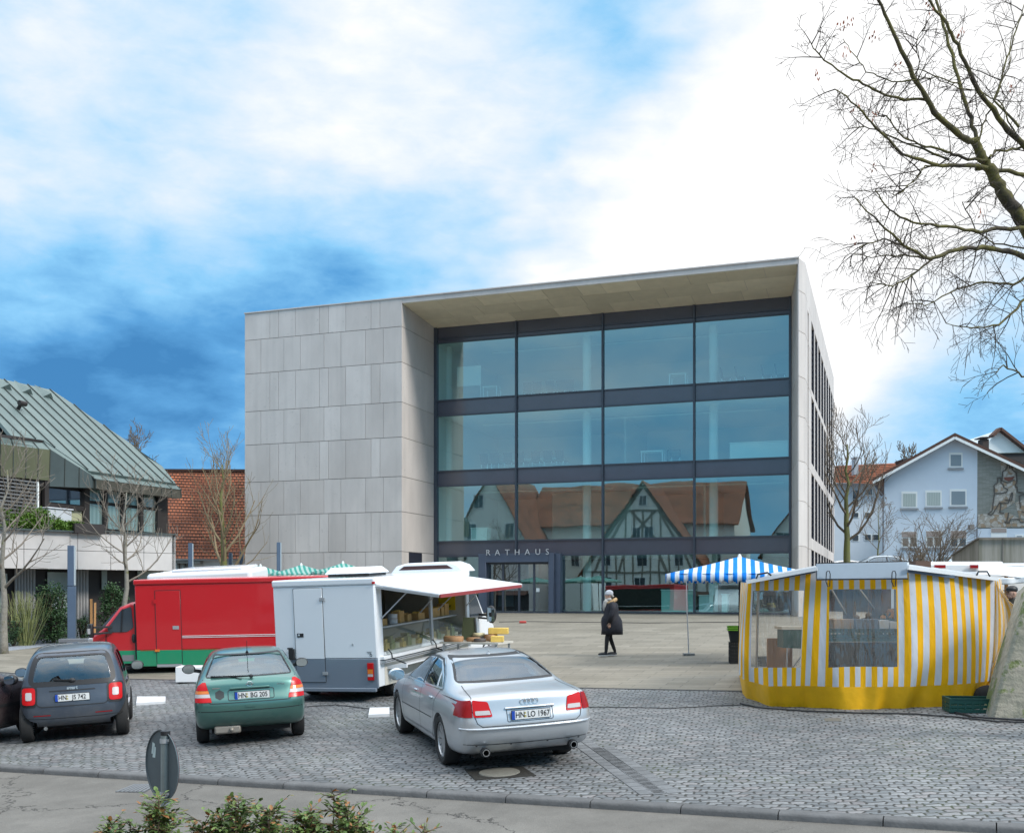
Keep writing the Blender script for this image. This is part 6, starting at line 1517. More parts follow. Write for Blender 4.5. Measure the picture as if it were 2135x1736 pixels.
    for s in (-1, 1):
        b = MB(); M_ = Matrix.Translation((s*.60, -2.50, .315)) @ Matrix.Rotation(R(90), 4, 'X'); b.lathe([(.045,-.12),(.045,.03),(.038,.03),(.038,-.1)], M_, 18); ex = b.build('exhaust', m_chrome, car, smooth=40); b = MB(); b.lathe([(.0374,.018),(.0374,-.1),(0,-.1)], M_, 18); b.build('bore', m_under, ex)
        b = MB(); b.lathe([(.062,-.05),(.062,.012),(.05,.012)], M_, 18); b.build('exhaust_surround', m_blackp, car)
        mirror(car, s, (s*1.05, .88, 1.04), mp, s=1.15)
        for x in (.25, .70): 
            p = hx(.40, s*x); b = MB(); b.cyl(p+Vector((0,-.004,0)), p+Vector((0,.01,0)), .014, n=10); b.build('parking_sensor', m_seamc, car)
    for x in (-.815, .815):
        for y in (-1.40, 1.545): wheel(car, x, y, .345, .235, 10, 1 if x > 0 else -1)
    interior(car, .15, 1.02, .78); undertray(car, .66, -2.2, 2.2, .20, .45)
    return car
s_loc = car_loc((930,1592), (1182,1571), 17.5, 1.40)
m_silver = paint('silver_paint', (.56,.585,.61), .55, .30, .08)
SS = saloon('silver_saloon', 'silver four-door saloon parked beside the cheese van', s_loc, R(17.5), m_silver)

for c_, k_ in ((CC, .975), (GH, .965), (SS, .952)): c_.scale = (k_, k_, k_)
# ================================================================ market vans, stalls, parasols and small things
m_vred = paint('van_red', (.56,.012,.018), 0, .34, .05); m_vgreen = paint('van_green', (.008,.27,.125), 0, .34, .05); m_vwhite = paint('van_white', (.78,.81,.84), 0, .4, .05); m_vgrey = paint('van_grey', (.17,.21,.26), 0, .4, .08)
m_white2 = mat('clean_white', (.78,.79,.80), .35, var=.03); m_alum = mat('aluminium', (.50,.52,.54), .35, metal=.5); m_ivory = mat('ivory_panel', (.62,.59,.52), .5, var=.05)
def vfrom(P, rz, lx, ly):
    M = Matrix.Rotation(rz, 4, 'Z'); o = M @ Vector((lx, ly, 0)); return (P.x-o.x, P.y-o.y)
# ---- white cheese van: local y forward along the van, x to its right; origin under the rear right corner
cr = gp(790, 1464); rz = R(-20.2)
van = thing('cheese_van', 'white and grey market van with open flap selling cheese', 'van', cr, ground_rot(cr.x, cr.y, rz))
W, Lb, ZB, ZT, ZM = 2.22, 4.72, .27, 2.36, .84
def vb(*a): b = MB(); b.box(*a); return b
# rear wall in two colours, with the door
vb(-W, 0, 0, .05, ZM, ZT-.12).build('rear_wall', m_vwhite, van, bevel=.02)
vb(-W, 0, 0, .05, ZB, ZM-.004).build('rear_skirt', m_vgrey, van, bevel=.01)
vb(-W, -W+.05, .06, Lb, ZM, ZT-.12).build('side_wall', m_vwhite, van); vb(-W, -W+.05, .06, Lb, ZB+.02, ZM-.004).build('side_skirt', m_vgrey, van)
vb(-W+.002, -.05, Lb-.05, Lb, ZB, ZT-.12).build('front_wall', m_ivory, van)
b = vb(-W-.02, .02, -.02, Lb+.02, ZT-.12, ZT+.02); b.build('roof', m_vwhite, van, bevel=.035, seg=3)
vb(-W+.06, -.06, .06, Lb-.06, ZB+.05, ZB+.12).build('floor', m_under, van)
dx = lambda c: -W+W*(c-95)/(945-95)
d0, d1 = dx(272), dx(514); zz_ = lambda cy: ZT-(cy-235)/408*1.0
b = MB(); b.box(d0, d1, -.014, -.004, ZM, zz_(297)); do = b.build('rear_door', m_vwhite, van, bevel=.004, seg=1)
b = MB(); b.box(d0, d1, -.014, -.004, ZB+.12, ZM-.003); b.build('lower_panel', m_vgrey, do)
b = MB()
for x0, x1, z0, z1 in ((d0-.012, d0-.002, ZB+.12, zz_(297)), (d1+.002, d1+.012, ZB+.12, zz_(297)), (d0, d1, zz_(297), zz_(297)+.010), (d0, d1, ZB+.11, ZB+.12)): b.box(x0, x1, -.006, -.001, z0, z1)
b.build('door_gap', m_seamc, do)
b = MB(); b.box(d0+.05, d0+.19, -.022, -.013, zz_(682), zz_(652)); b.build('handle', m_blackp, do); b = MB(); b.ball((d0+.09, -.024, zz_(667)), (.022,.01,.022), 10, 6); b.build('latch', m_chrome, do)
for z in (zz_(385), zz_(970)):
    b = MB(); b.box(d1-.05, d1+.06, -.03, -.013, z-.03, z+.03); b.build('hinge', m_alum, do)
tl = vb(dx(866), dx(918), -.03, .0, zz_(1025), zz_(888)); tl = tl.build('tail_light', m_redd, van, bevel=.01)
for a, c, m in ((.02,.33,m_red), (.36,.62,m_amber), (.80,.97,m_red), (.64,.78,m_clear)):
    z0, z1 = zz_(1025), zz_(888); vb(dx(871), dx(913), -.036, -.029, z0+(z1-z0)*(1-c), z0+(z1-z0)*(1-a)).build('lens', m, tl)
z0, z1 = zz_(1025), zz_(888); tl2 = vb(dx(123), dx(175), -.03, .0, z0, z1).build('tail_light', m_redd, van, bevel=.01)
vb(dx(948)-.03, dx(968)-.03, -.035, .0, ZT-.10, ZT-.06).build('marker_light', m_red, van)
b = MB(); b.cyl((dx(752), -.01, zz_(744)), (dx(752), .0, zz_(744)), .02, n=10); b.build('lock', m_alum, van)
text_obj('rear_lettering', 'MARKT', .04, m_seamc, van, Matrix.Translation((dx(886), -.003, zz_(808))) @ Matrix.Rotation(R(90), 4, 'X'), .001) if False else None
b = MB(); n = 16; b.tube([Vector((dx(898)+.022*math.cos(2*math.pi*k/n), -.004, zz_(828)+.022*math.sin(2*math.pi*k/n))) for k in range(n+1)], .005, 4, False)
for k, (xa, xb) in enumerate(((864,906),(868,902),(872,900))): b.box(dx(xa), dx(xb), -.004, -.001, zz_(802+k*7)-.004, zz_(802+k*7))
b.build('company_mark', m_seamc, van)
b = MB(); b.box(-W+.02, -.02, -.06, .0, ZB-.06, ZB+.01); b.build('bumper', m_vgrey, van, bevel=.01)
b = MB(); b.beam((dx(210), -.05, zz_(770)), (dx(255), -.05, zz_(770)), .02, .03); b.box(dx(222), dx(262), -.07, -.01, zz_(860), zz_(775)); b.build('plug_box', m_blackp, van)
# side with the opening
for y0, y1 in ((.05,.30), (Lb-.20, Lb-.05)): vb(-.05, 0, y0, y1, ZB+.02, ZT-.12).build('side_post', m_vwhite, van, bevel=.01)
vb(-.05, -.0, .30, Lb-.2, ZB+.02, .80).build('side_skirt', m_ivory, van); vb(-.05, 0, .30, Lb-.2, ZT-.22, ZT-.12).build('lintel', m_alum, van)
vb(-.03, .015, 2.50, 2.60, .84, ZT-.2).build('middle_post', m_alum, van)
vb(-.60, .10, .12, Lb-.05, .80, .865).build('counter_edge', m_white2, van, bevel=.01); vb(.0, .115, .12, Lb-.05, .735, .785).build('counter_trim', m_alum, van); vb(.11, .118, .12, Lb-.05, .755, .765).build('counter_line', m_seamc, van)
b = MB(); b.prism([(.02,.45,.63), (.42,.45,.67), (.42,.45,.70), (.02,.45,.66)], (0,3.4,0)); b.prism([(.0,.40,.66),(.42,.40,.70),(.42,.40,.62),(0,.40,.60)], (0,.05,0)); b.build('fold_shelf', m_white2, van)
for y in (.42, 2.50, Lb-.3):
    b = MB(); b.tube([(.03,y,.98),(.10,y,.90),(.12,y,.80),(.40,y,.70)], .014, 6); b.build('shelf_stay', m_seamc, van)
# flap
fo = 1.30; zh = ZT-.16
b = MB(); b.prism([(0,.06,zh),(fo,.10,zh-.20),(fo,.10,zh-.16),(0,.06,zh+.05)], (0,Lb-.1,0)); fl = b.build('sales_flap', m_white2, van, bevel=.008, seg=1)
vb(fo-.005, fo+.02, .12, Lb-.1, zh-.245, zh-.18).build('red_edge', mat('flap_red', (.30,.04,.04), .5), fl); vb(.02, fo-.02, .05, .09, zh-.22, zh-.02).v if False else None
b = MB(); b.beam((.02,.08,zh-.01), (fo,.08,zh-.21), .03, .05); b.build('flap_arm', m_alum, fl); b = MB(); b.beam((.02,Lb-.02,zh-.01), (fo,Lb-.02,zh-.21), .03, .05); b.build('flap_arm', m_alum, fl)
for y, yy in ((.35, .25), (1.9, 2.0), (3.0, 2.9), (4.4, 4.5)):
    b = MB(); b.cyl((-.0, yy, zh-.62), (.55, y, zh-.10), .013, n=6); b.build('gas_strut', m_alum, fl)
# interior
vb(-W+.06, -W+.08, .1, Lb-.1, ZB+.1, ZT-.15).build('inner_panel', mat('van_inside', (.22,.20,.15), .6), van); vb(-W+.3, -.06, .1, Lb-.06, ZT-.18, ZT-.14).build('inner_ceiling', mat('van_inside_light', (.50,.48,.40), .6), van)
vb(-W+.085, -1.6, .4, 2.2, .5, 1.55).build('back_shelf', mat('van_dark_shelf', (.035,.03,.025), .6), van); vb(-W+.085, -1.75, 2.3, 4.5, .5, 1.2).build('back_shelf', mat('van_dark_shelf', (.05,.045,.035), .6), van)
m_disp = glass('display_glass', (.94,.98,.97), .12, power=3)
b = MB(); b.quad((.06,.32,.88), (.06,Lb-.22,.88), (-.28,Lb-.22,1.36), (-.28,.32,1.36)); b.build('display_glass', m_disp, van, recalc=False)
vb(-.72, -.24, .32, Lb-.22, 1.36, 1.39).build('display_top', m_alum, van); vb(-.72, -.0, .32, Lb-.22, .87, .93).build('display_floor', m_white2, van); vb(-.74, -.72, .32, Lb-.22, .87, 1.36).build('display_back', mat('van_inside_light', (.5,.48,.4), .6), van)
b = MB(); b.quad((.05,Lb-.23,.88), (-.72,Lb-.23,.88), (-.72,Lb-.23,1.36), (-.28,Lb-.23,1.36)); b.build('display_end', m_disp, van, recalc=False)
b = MB(); b.box(-.76,-.34,Lb-.075,Lb-.06,ZT-.88,ZT-.44); ps = b.build('price_poster', mat('poster_yellow', (.75,.55,.02), .6), van)
Mx = Matrix.Translation((-.55, Lb-.078, ZT-.80)) @ Matrix.Rotation(R(90), 4, 'X'); text_obj('poster_letters', '4,98€', .10, m_ptext, ps, Mx, .001)
# roof things
b = MB(); b.box(-1.55,-.62,1.0,1.75,ZT+.03,ZT+.09); ac = b.build('roof_cooler', m_blackp, van); b = MB(); b.add([(-1.62,.93,ZT+.09),(-.55,.93,ZT+.09),(-.55,1.82,ZT+.09),(-1.62,1.82,ZT+.09),(-1.52,1.05,ZT+.22),(-.66,1.05,ZT+.22),(-.66,1.70,ZT+.22),(-1.52,1.70,ZT+.22)], [(3,2,1,0),(4,5,6,7),(0,1,5,4),(1,2,6,5),(2,3,7,6),(3,0,4,7)]); b.build('cover', m_white2, ac, bevel=.03, seg=3)
b = MB(); y0 = Lb-.10; b.prism([(-W+.25,y0,ZT+.0),(-.08,y0,ZT+.0),(-.22,y0,ZT+.16),(-.45,y0,ZT+.24),(-W+.72,y0,ZT+.24),(-W+.42,y0,ZT+.18)], (0,.75,0)); fa = b.build('cab_fairing', m_white2, van, bevel=.03, seg=3)
b = MB(); b.prism([(-W+.48,y0-.005,ZT+.08),(-.35,y0-.005,ZT+.08),(-.50,y0-.005,ZT+.17),(-W+.62,y0-.005,ZT+.17)], (0,.05,0)); b.build('fairing_window', mat('fairing_dark', (.06,.03,.03), .3), fa)
# cab
b = MB(); prof = [(Lb,.30),(Lb,2.15),(Lb+.45,2.10),(Lb+1.15,1.32),(Lb+1.75,1.02),(Lb+1.86,.75),(Lb+1.88,.30)]
b.prism([(-W+.12, y, z) for y, z in prof], (W-.22, 0, 0)); cb = b.build('cab', m_white2, van, bevel=.08, seg=3)
b = MB(); b.prism([(-.085,Lb+.10,1.28),(-.085,Lb+.98,1.26),(-.085,Lb+.48,1.90),(-.085,Lb+.10,1.92)], (.012,0,0)); b.build('side_window', m_wing, cb)
b = MB(); b.box(-.10,-.07,Lb+.02,Lb+1.8,.34,.52); b.build('side_trim', mat('grey_trim', (.2,.2,.21), .6), cb)
b = MB(); b.beam((-.08,Lb+.72,1.32), (.20,Lb+.66,1.30), .05, .05); b.beam((-.08,Lb+.72,1.24), (.20,Lb+.66,1.22), .05, .04); b.build('mirror_arm', m_blackp, cb)
b = MB(); b.ball((.27,Lb+.64,1.32), (.13,.08,.21), 14, 10); mr_ = b.build('wing_mirror', m_blackp, cb, smooth=60)
b = MB(); b.prism([(.18,Lb+.565,1.16),(.36,Lb+.565,1.16),(.38,Lb+.565,1.46),(.20,Lb+.565,1.49)], (0,.01,0)); b.build('mirror_face', m_mirror, mr_)
for x, y in ((-.20,1.05), (-W+.2,1.05), (-.20,Lb+1.15), (-W+.2,Lb+1.15)): wheel(van, x, y, .33, .22, 6, 1 if x > -1 else -1)
vb(-W+.3,-.3,.3,Lb+1.4,.15,ZB+.06).build('underbody', m_under, van)
# goods in and on the van: each lies on the display, so each stands by itself
VM = Matrix.Translation(van.location) @ van.rotation_euler.to_matrix().to_4x4()
m_card = mat('cardboard', (.58,.36,.14), .8, var=.15, scale=8); m_cheese = mat('cheese_yellow', (.72,.50,.12), .6, var=.15); m_rind = mat('cheese_rind', (.42,.24,.12), .7, var=.2, scale=9); m_rindd = mat('dark_rind', (.10,.085,.08), .7); m_pale = mat('pale_cheese', (.75,.68,.42), .6)
rg = random.Random(4); G2 = 'wooden boxes on the display top'
proto = None; ordn = ['first','second','third','fourth','fifth','sixth','seventh','eighth','ninth','tenth']
for i, (y, w, d, h) in enumerate(((.42,.16,.2,.13),(.78,.15,.18,.12),(1.12,.25,.2,.13),(1.92,.22,.2,.24),(2.28,.18,.2,.15),(2.85,.32,.22,.14),(3.45,.42,.24,.20),(3.78,.16,.2,.20),(4.02,.16,.2,.19),(4.25,.22,.2,.26))):
    t = thing('wooden_box', f'small wooden goods box, {ordn[i]} from the rear along the display top', 'box', VM @ Vector((-.48, y, 1.392)), van.rotation_euler, G2)
    b = MB(); t_ = .012; hx_, hy = d/2, w/2
    b.box(-hx_,hx_,-hy,hy,0,t_); b.box(-hx_,hx_,-hy,-hy+t_,t_,h); b.box(-hx_,hx_,hy-t_,hy,t_,h); b.box(-hx_,-hx_+t_,-hy+t_,hy-t_,t_,h); b.box(hx_-t_,hx_,-hy+t_,hy-t_,t_,h); b.build('crate', m_card, t)
    b = MB()
    for k in range(4): b.obox((rg.uniform(-.04,.04), rg.uniform(-hy*.5,hy*.5), h*.9), (.07,.09,.06), (rg.uniform(-.5,.5), rg.uniform(-.5,.5), rg.uniform(0,3)))
    b.build('packets', m_cheese if i % 2 else m_card, t)
for i, (y, z) in enumerate(((1.72,.0),(1.72,.10))):
    b = MB(); b.cyl((0,0,0), (0,0,.09), .10, n=20); o = b.build('tub_stack', m_white2); o.location = VM @ Vector((-.5, y, 1.392+z)); tag(o, ['lower white tub left of the middle boxes on the display top', 'upper white tub left of the middle boxes on the display top'][i], 'tub')
for i in range(16):
    y = .50+i*.25; b = MB(); hh = rg.uniform(.10,.2)
    if i % 3 == 0: b.cyl((0,0,0), (0,0,hh*.7), .11, n=18)
    else: b.prism([(-.12,-.10,0),(.11,-.08,0),(.10,.10,0)], (0,0,hh)); b.prism([(-.1,.0,hh+.004),(.09,-.07,hh+.004),(.06,.09,hh+.004)], (0,0,.07))
    o = b.build('cheese_piece', [m_pale, m_cheese, mat('green_cheese', (.30,.34,.12), .7)][i % 3]); o.location = VM @ Vector((-.25, y, .932)); o.rotation_euler = van.rotation_euler
    tag(o, f'piece of cheese number {i+1} from the rear behind the display glass' if False else f'{["round pale","yellow wedge","greenish wedge"][i%3]} cheese, {(ordn+["eleventh","twelfth","thirteenth","fourteenth","fifteenth","sixteenth"])[i]} from the rear behind the display glass', 'cheese', 'cheeses behind the display glass')
# table of cheese wheels in front of the van
tp = at(994, 1352, 22.2); tp.z = gz(tp.x, tp.y); tz = .93
tb_ = thing('sales_table', 'low table with cheese wheels in front of the white van counter', 'table', tp, rz)
vb(-.65,.65,-.45,.45,tz-.04,tz).build('tabletop', m_ivory, tb_)
for x in (-.58,.58):
    for y in (-.38,.38): vb(x-.02,x+.02,y-.02,y+.02,0,tz-.045).build('leg', m_alum, tb_)
TM = Matrix.Translation(tp) @ Matrix.Rotation(rz, 4, 'Z')
for i, (x, y, z, r_, h, m, lab) in enumerate(((-.42,-.25,0,.21,.11,m_rind,'large tan cheese wheel at the left end of the table'),(-.05,-.05,0,.15,.08,m_rind,'small tan cheese wheel beside the large left one'),(-.06,.24,0,.16,.09,m_rindd,'dark cheese wheel at the back of the table'),(.16,-.22,0,.13,.07,m_rindd,'small dark cheese wheel at the front of the table'),(-.05,.24,.092,.13,.07,m_pale,'pale cheese wheel stacked on the dark one'),(.24,.20,0,.14,.14,m_rind,'tan cheese wheel below the large yellow block'))):
    b = MB(); b.lathe([(0,0),(r_-.015,0),(r_,.02),(r_,h-.02),(r_-.015,h),(0,h)], None, 28); o = b.build('round_cheese', m, smooth=50); o.location = TM @ Vector((x, y, tz+.002+z)); tag(o, lab, 'cheese', 'cheese wheels on the table')
for x, y, z, w, d, h, lab in ((.38,.28,.145,.42,.30,.13,'large yellow cheese block on top at the right of the table'),(.50,-.10,0,.26,.34,.12,'yellow cheese block at the right end of the table')):
    b = MB(); b.prism([(-w/2,-d/2,0),(w/2,-d/2,0),(w/2,d/2,0),(-w/2,d/2,0)], (0,0,h)); o = b.build('cheese_block', [m_rind, m_cheese][1], bevel=.012); o.location = TM @ Vector((x, y, tz+.002+z)); o.rotation_euler = (0,0,rz+.3); tag(o, lab, 'cheese', 'cheese blocks on the table')
t = thing('sign_stand', 'chrome framed display board leaning above the cheese table', 'sign', TM @ Vector((-.30,.30,tz)), rz); b = MB(); b.obox((0,0,.25), (.30,.03,.48), (R(-12),0,0)); b.build('board', mat('board_green', (.12,.14,.08), .3), t); b = MB(); b.obox((0.17,-.01,.22), (.03,.05,.52), (R(-12),R(-8),0)); b.obox((.0,.08,.2),(.26,.02,.42),(R(14),0,0)); b.build('frame', m_chrome, t)

# ---- red and green van
rf_ = gp(205, 1398); rzr = R(90-2)
rp = at(190, 1396, 27.6); rp.z = gz(rp.x, rp.y)
rvan = thing('red_van', 'red and green market van with large box body and long mirrors', 'van', rp, ground_rot(rp.x, rp.y, rzr))
# local y forward = towards the left of the picture; nose at y=0, box behind at negative y; near side is x<0
Y0, Lr, Wr, ZTr, Zg = -1.22, 5.75, 2.15, 2.47, .64
def rb(*a): b = MB(); b.box(*a); return b
rb(0, Wr, Y0-Lr, Y0, Zg, ZTr-.14).build('box_body', m_vred, rvan, bevel=.02); rb(Wr+.002, Wr+.03, Y0-Lr+.3, Y0-.4, .75, 2.2).build('sales_hatch', m_under, rvan); rb(Wr+.03, Wr+.4, Y0-Lr+.3, Y0-.4, .95, 1.0).build('sales_shelf', m_alum, rvan); rb(0, Wr, Y0-Lr, Y0, .22, Zg-.004).build('lower_body', m_vgreen, rvan, bevel=.01)  # shade inside the open sales hatch put in as a flat black panel
rb(-.03, Wr+.03, Y0-Lr-.03, Y0+.03, ZTr-.14, ZTr).build('roof_edge', m_vred, rvan, bevel=.035, seg=3)
sc_r = 27.6/F; ry = lambda xs: -(xs-190)*sc_r
y0d, y1d = ry(331), ry(383)
b = MB(); b.box(-.012, -.002, y1d, y0d, .28, 2.17); do = b.build('side_door', m_vred, rvan, bevel=.003, seg=1); b = MB(); b.box(-.014, -.003, y1d, y0d, .28, Zg-.002); b.build('lower_panel', m_vgreen, do)
b = MB()
for a, c in ((y0d, y0d+.014), (y1d-.014, y1d)): b.box(-.010, .0, a, c, .28, 2.18)
b.box(-.010, 0, y1d, y0d, 2.172, 2.186); b.build('door_gap', m_seamc, do)
b = MB(); b.box(-.022, -.012, ry(379), ry(366), 1.17, 1.26); b.build('handle', m_alum, do); rb(-.03,-.012, ry(332), ry(327), 1.85, 1.95).build('hinge', m_vred, do)
b = MB(); b.box(-.012, -.002, ry(700), ry(385), .985, 1.00); b.box(-.012, -.002, ry(700), ry(385), .945, .96); b.build('white_stripes', m_white2, rvan)
for xs_ in (332, 512): rb(-.03, -.002, ry(xs_)-.06, ry(xs_)+.06, .60, .66).build('side_marker', m_amber, rvan)
rb(-.03, .1, y1d, y0d, .20, .27).build('door_step', m_alum, rvan); rb(.3, Wr-.3, Y0-Lr+.3, -.3, .15, .5).build('underbody', m_under, rvan)
rb(-.006, .0, Y0-Lr+.1, Y0-.1, Zg-.012, Zg+.0).build('belt_line', mat('orange_line', (.45,.16,.05), .5), rvan)
# cab: lofted profile
cab = MB(); Wc0, Wc1 = .10, Wr-.10
prof = [(-1.22,.30),(-1.22,1.86),(-1.05,1.88),(-.75,1.76),(-.28,1.20),(.02,1.0),(.10,.80),(.12,.30)]
def cabsec(x, inset): 
    return [(x, y-(inset if y > -1.0 and z > .9 else 0), z-(inset*.5 if z > 1.5 else 0)) for y, z in prof]
secs = [cabsec(Wc0+.10, .05), cabsec(Wc0+.02, .0)]
xsx = [(Wc0+.0, .06), (Wc0+.08, .0), (Wr/2, -.06), (Wc1-.08, .0), (Wc1, .06)]
vs = []
for x, ins in xsx: vs += cabsec(x, ins)
n = len(prof); fs = [(i*n+k, i*n+(k+1) % n, (i+1)*n+(k+1) % n, (i+1)*n+k) for i in range(4) for k in range(n)]+[list(range(n)), list(range(5*n-1, 4*n-1, -1))]
cab.add(vs, fs); cab_o = cab.build('cab', m_vred, rvan, bevel=.05, seg=3)
b = MB(); b.prism([(Wc0-.012, y, z) for y, z in ((-1.215,.30),(-1.215,.635),(.08,.635),(.10,.30))], (.02,0,0)); b.build('lower_panel', m_vgreen, cab_o)
b = MB(); b.prism([(Wc0-.014, y, z) for y, z in rounded([(-1.12,1.22),(-1.08,1.78),(-.82,1.70),(-.42,1.20),(-.50,1.12),(-.95,1.12)], .05)], (.02,0,0)); b.build('side_window', m_wing, cab_o)
b = MB(); b.beam((Wc0-.02,-.80,1.12), (Wc0-.02,-.86,1.72), .03, .02); b.build('window_bar', m_blackp, cab_o)
b = MB(); b.box(Wc0-.016, Wc0-.008, -1.19, -1.15, .40, 1.85); b.box(Wc0-.016, Wc0-.008, -.40, -.385, .35, 1.1); b.build('door_gap', m_seamc, cab_o)
b = MB(); b.ball((Wc0-.02,-1.12,.95), (.03,.05,.12), 10, 8); b.build('door_handle', m_blackp, cab_o)
b = MB(); b.prism([(Wr*.2,-.72,1.74),(Wr*.8,-.72,1.74),(Wr*.86,-.25,1.22),(Wr*.14,-.25,1.22)], Vector((0,.05,.05))); b.build('windscreen', m_wing, cab_o)
rb(Wc0-.02, Wr-.10, .02, .18, .28, .52).build('bumper', mat('grey_trim', (.2,.2,.21), .6), cab_o, bevel=.03); rb(Wc0-.005, Wc0+.2, -.06, .11, .78, .98).build('headlight', m_clear, cab_o, bevel=.04)
rb(Wc0-.018, Wc0, -1.12, -.80, .36, .52).build('step_plate', mat('grey_trim', (.2,.2,.21), .6), cab_o)
b = MB(); b.beam((Wc0,-.55,1.26), (Wc0-.30,-.20,1.27), .06, .05); b.beam((Wc0,-.55,1.12), (Wc0-.30,-.20,1.10), .06, .05); b.build('mirror_arm', m_blackp, cab_o)
b = MB(); b.obox((Wc0-.36,-.16,1.19), (.14,.10,.36)); mo = b.build('wing_mirror', m_blackp, cab_o, bevel=.03); b = MB(); b.obox((Wc0-.42,-.13,1.18), (.03,.07,.14)); b.build('indicator', m_clear, mo)
for x in (.22, Wr-.22):
    for y in (-.62, -5.2): wheel(rvan, x, y, .33, .21, 6, -1 if x < 1 else 1)
b = MB(); b.obox((0,0,0), (.9,.6,.36)); wbx = b.build('white_crate_box', m_white2, bevel=.01); p = at(412, 1398, 25.2); wbx.location = (p.x, p.y, gz(p.x,p.y)+.19); wbx.rotation_euler = (0,0,.1); tag(wbx, 'white box on the ground below the red van', 'box')
# white camper behind the red van, only its roof showing
p = at(450, 1232, 33); cv = thing('white_camper', 'white van roof showing above the red van', 'van', (p.x, p.y, gz(p.x, p.y)), ground_rot(p.x, p.y, R(88)))
cz = at(450, 1184, 33).z-gz(p.x, p.y)
b = MB(); b.box(-1.0, 1.0, -1.55, 1.65, .3, cz-.05); b.build('body', m_white2, cv, bevel=.12, seg=3); b = MB(); b.box(-.9, .9, -1.25, .9, cz-.06, cz+.04); b.build('roof_cover', m_vwhite, cv, bevel=.05)
for x in (-.9,.9):
    for y in (-1.1,1.15): wheel(cv, x, y, .33, .2, 6, 1 if x > 0 else -1)

# ---- parasols
def stripes(name, c1, c2, per, axis='X', coord='Object', dirt=.08):
    t = NT(name, .75, .3); g = t.tc.outputs[coord]; s = t.N.new('ShaderNodeSeparateXYZ'); t.L.new(g, s.inputs[0])
    f = t.math('FRACT', t.math('DIVIDE', s.outputs[axis], per)); k = t.rng(t.math('ABSOLUTE', t.math('SUBTRACT', f, .5)), .245, .255, 0, 1)
    c = t.mix(k, c1, c2); t.bump(t.noise(t.mapping(t.tc.outputs['Object'], scale=(2.5,2.5,.6)), 2.2, 3).outputs['Fac'], .7, .05); c = t.vmath('SCALE', c, scale=t.rng(t.noise(t.tc.outputs['Object'], 2.0, 5, .6).outputs['Fac'], .3, .7, 1-dirt, 1+dirt)); t.color(c)
    tr = t.N.new('ShaderNodeBsdfTranslucent'); t.L.new(c, tr.inputs[0]); mx = t.N.new('ShaderNodeMixShader'); mx.inputs[0].default_value = .25
    t.L.new(t.b.outputs[0], mx.inputs[1]); t.L.new(tr.outputs[0], mx.inputs[2]); t.L.new(mx.outputs[0], t.N['Material Output'].inputs[0]); return t.m
m_blue = stripes('blue_white_stripes', (.003,.24,.78), (.72,.76,.80), .195); m_teal = stripes('teal_white_stripes', (.05,.30,.25), (.36,.52,.47), .16)
def parasol(label, base, rz, wx, wy, zc, ze, m, val=.2, pole_tilt=0, poles=True):
    t = thing('market_parasol', label, 'parasol', base, rz)
    b = MB()
    for (x0, y0), (x1, y1) in (((-1,-1),(1,-1)), ((1,-1),(1,1)), ((1,1),(-1,1)), ((-1,1),(-1,-1))):
        def fn(u, v):
            x = (x0+(x1-x0)*u)*wx/2*(1-v); y = (y0+(y1-y0)*u)*wy/2*(1-v); sag = -.10*math.sin(math.pi*v)*(.4+.6*math.sin(math.pi*u)) + .05*(1-abs(2*u-1))*0
            return (x, y, ze+(zc-ze)*v**.92+sag*.7)
        b.grid(fn, 16, 8)
        L_ = math.hypot((x1-x0)*wx/2, (y1-y0)*wy/2); ns = int(L_/.0975)*4
        def fv(u, v):
            x = (x0+(x1-x0)*u)*wx/2; y = (y0+(y1-y0)*u)*wy/2; ph = (x if abs(x1-x0) > .1 else y)/.195
            sc = 1.0 if (ph % 1) > .5 else .80; o = 1+.012*math.sin(u*40)
            return (x*o, y*o, ze-v*val*sc)
        b.grid(fv, ns, 2)
    b.build('canopy', m, t, smooth=40, recalc=False, solid=.006)
    if poles: b = MB(); b.cyl((0,0,0), (0,0,zc-.01), .024, n=8); b.build('pole', m_blackp, t); 
    b = MB(); b.ball((0,0,zc+.03), (.035,.035,.03), 10, 6); b.cyl((0,0,zc-.05), (0,0,zc+.02), .06, .04, 10); b.build('finial', m_inner, t)
    b = MB()
    for sx_, sy_ in ((1,1),(1,-1),(-1,1),(-1,-1)): b.cyl((0,0,zc-.06), (sx_*wx/2*.98, sy_*wy/2*.98, ze-.01), .010, n=5); b.cyl((0,0,ze-.15), (sx_*wx*.27, sy_*wy*.27, ze+(zc-ze)*.44), .008, n=5)
    b.build('ribs', m_timb, t); return t
up_ = at(1542, 1366, 24.6); up_.z = gz(up_.x, up_.y); ztop = at(1535, 1160, 24.6).z-up_.z; zev = at(1535, 1197, 24.6).z-up_.z
par = parasol('blue and white striped market parasol left of the yellow stall', up_, R(-12), 3.2, 2.4, ztop, zev, m_blue)
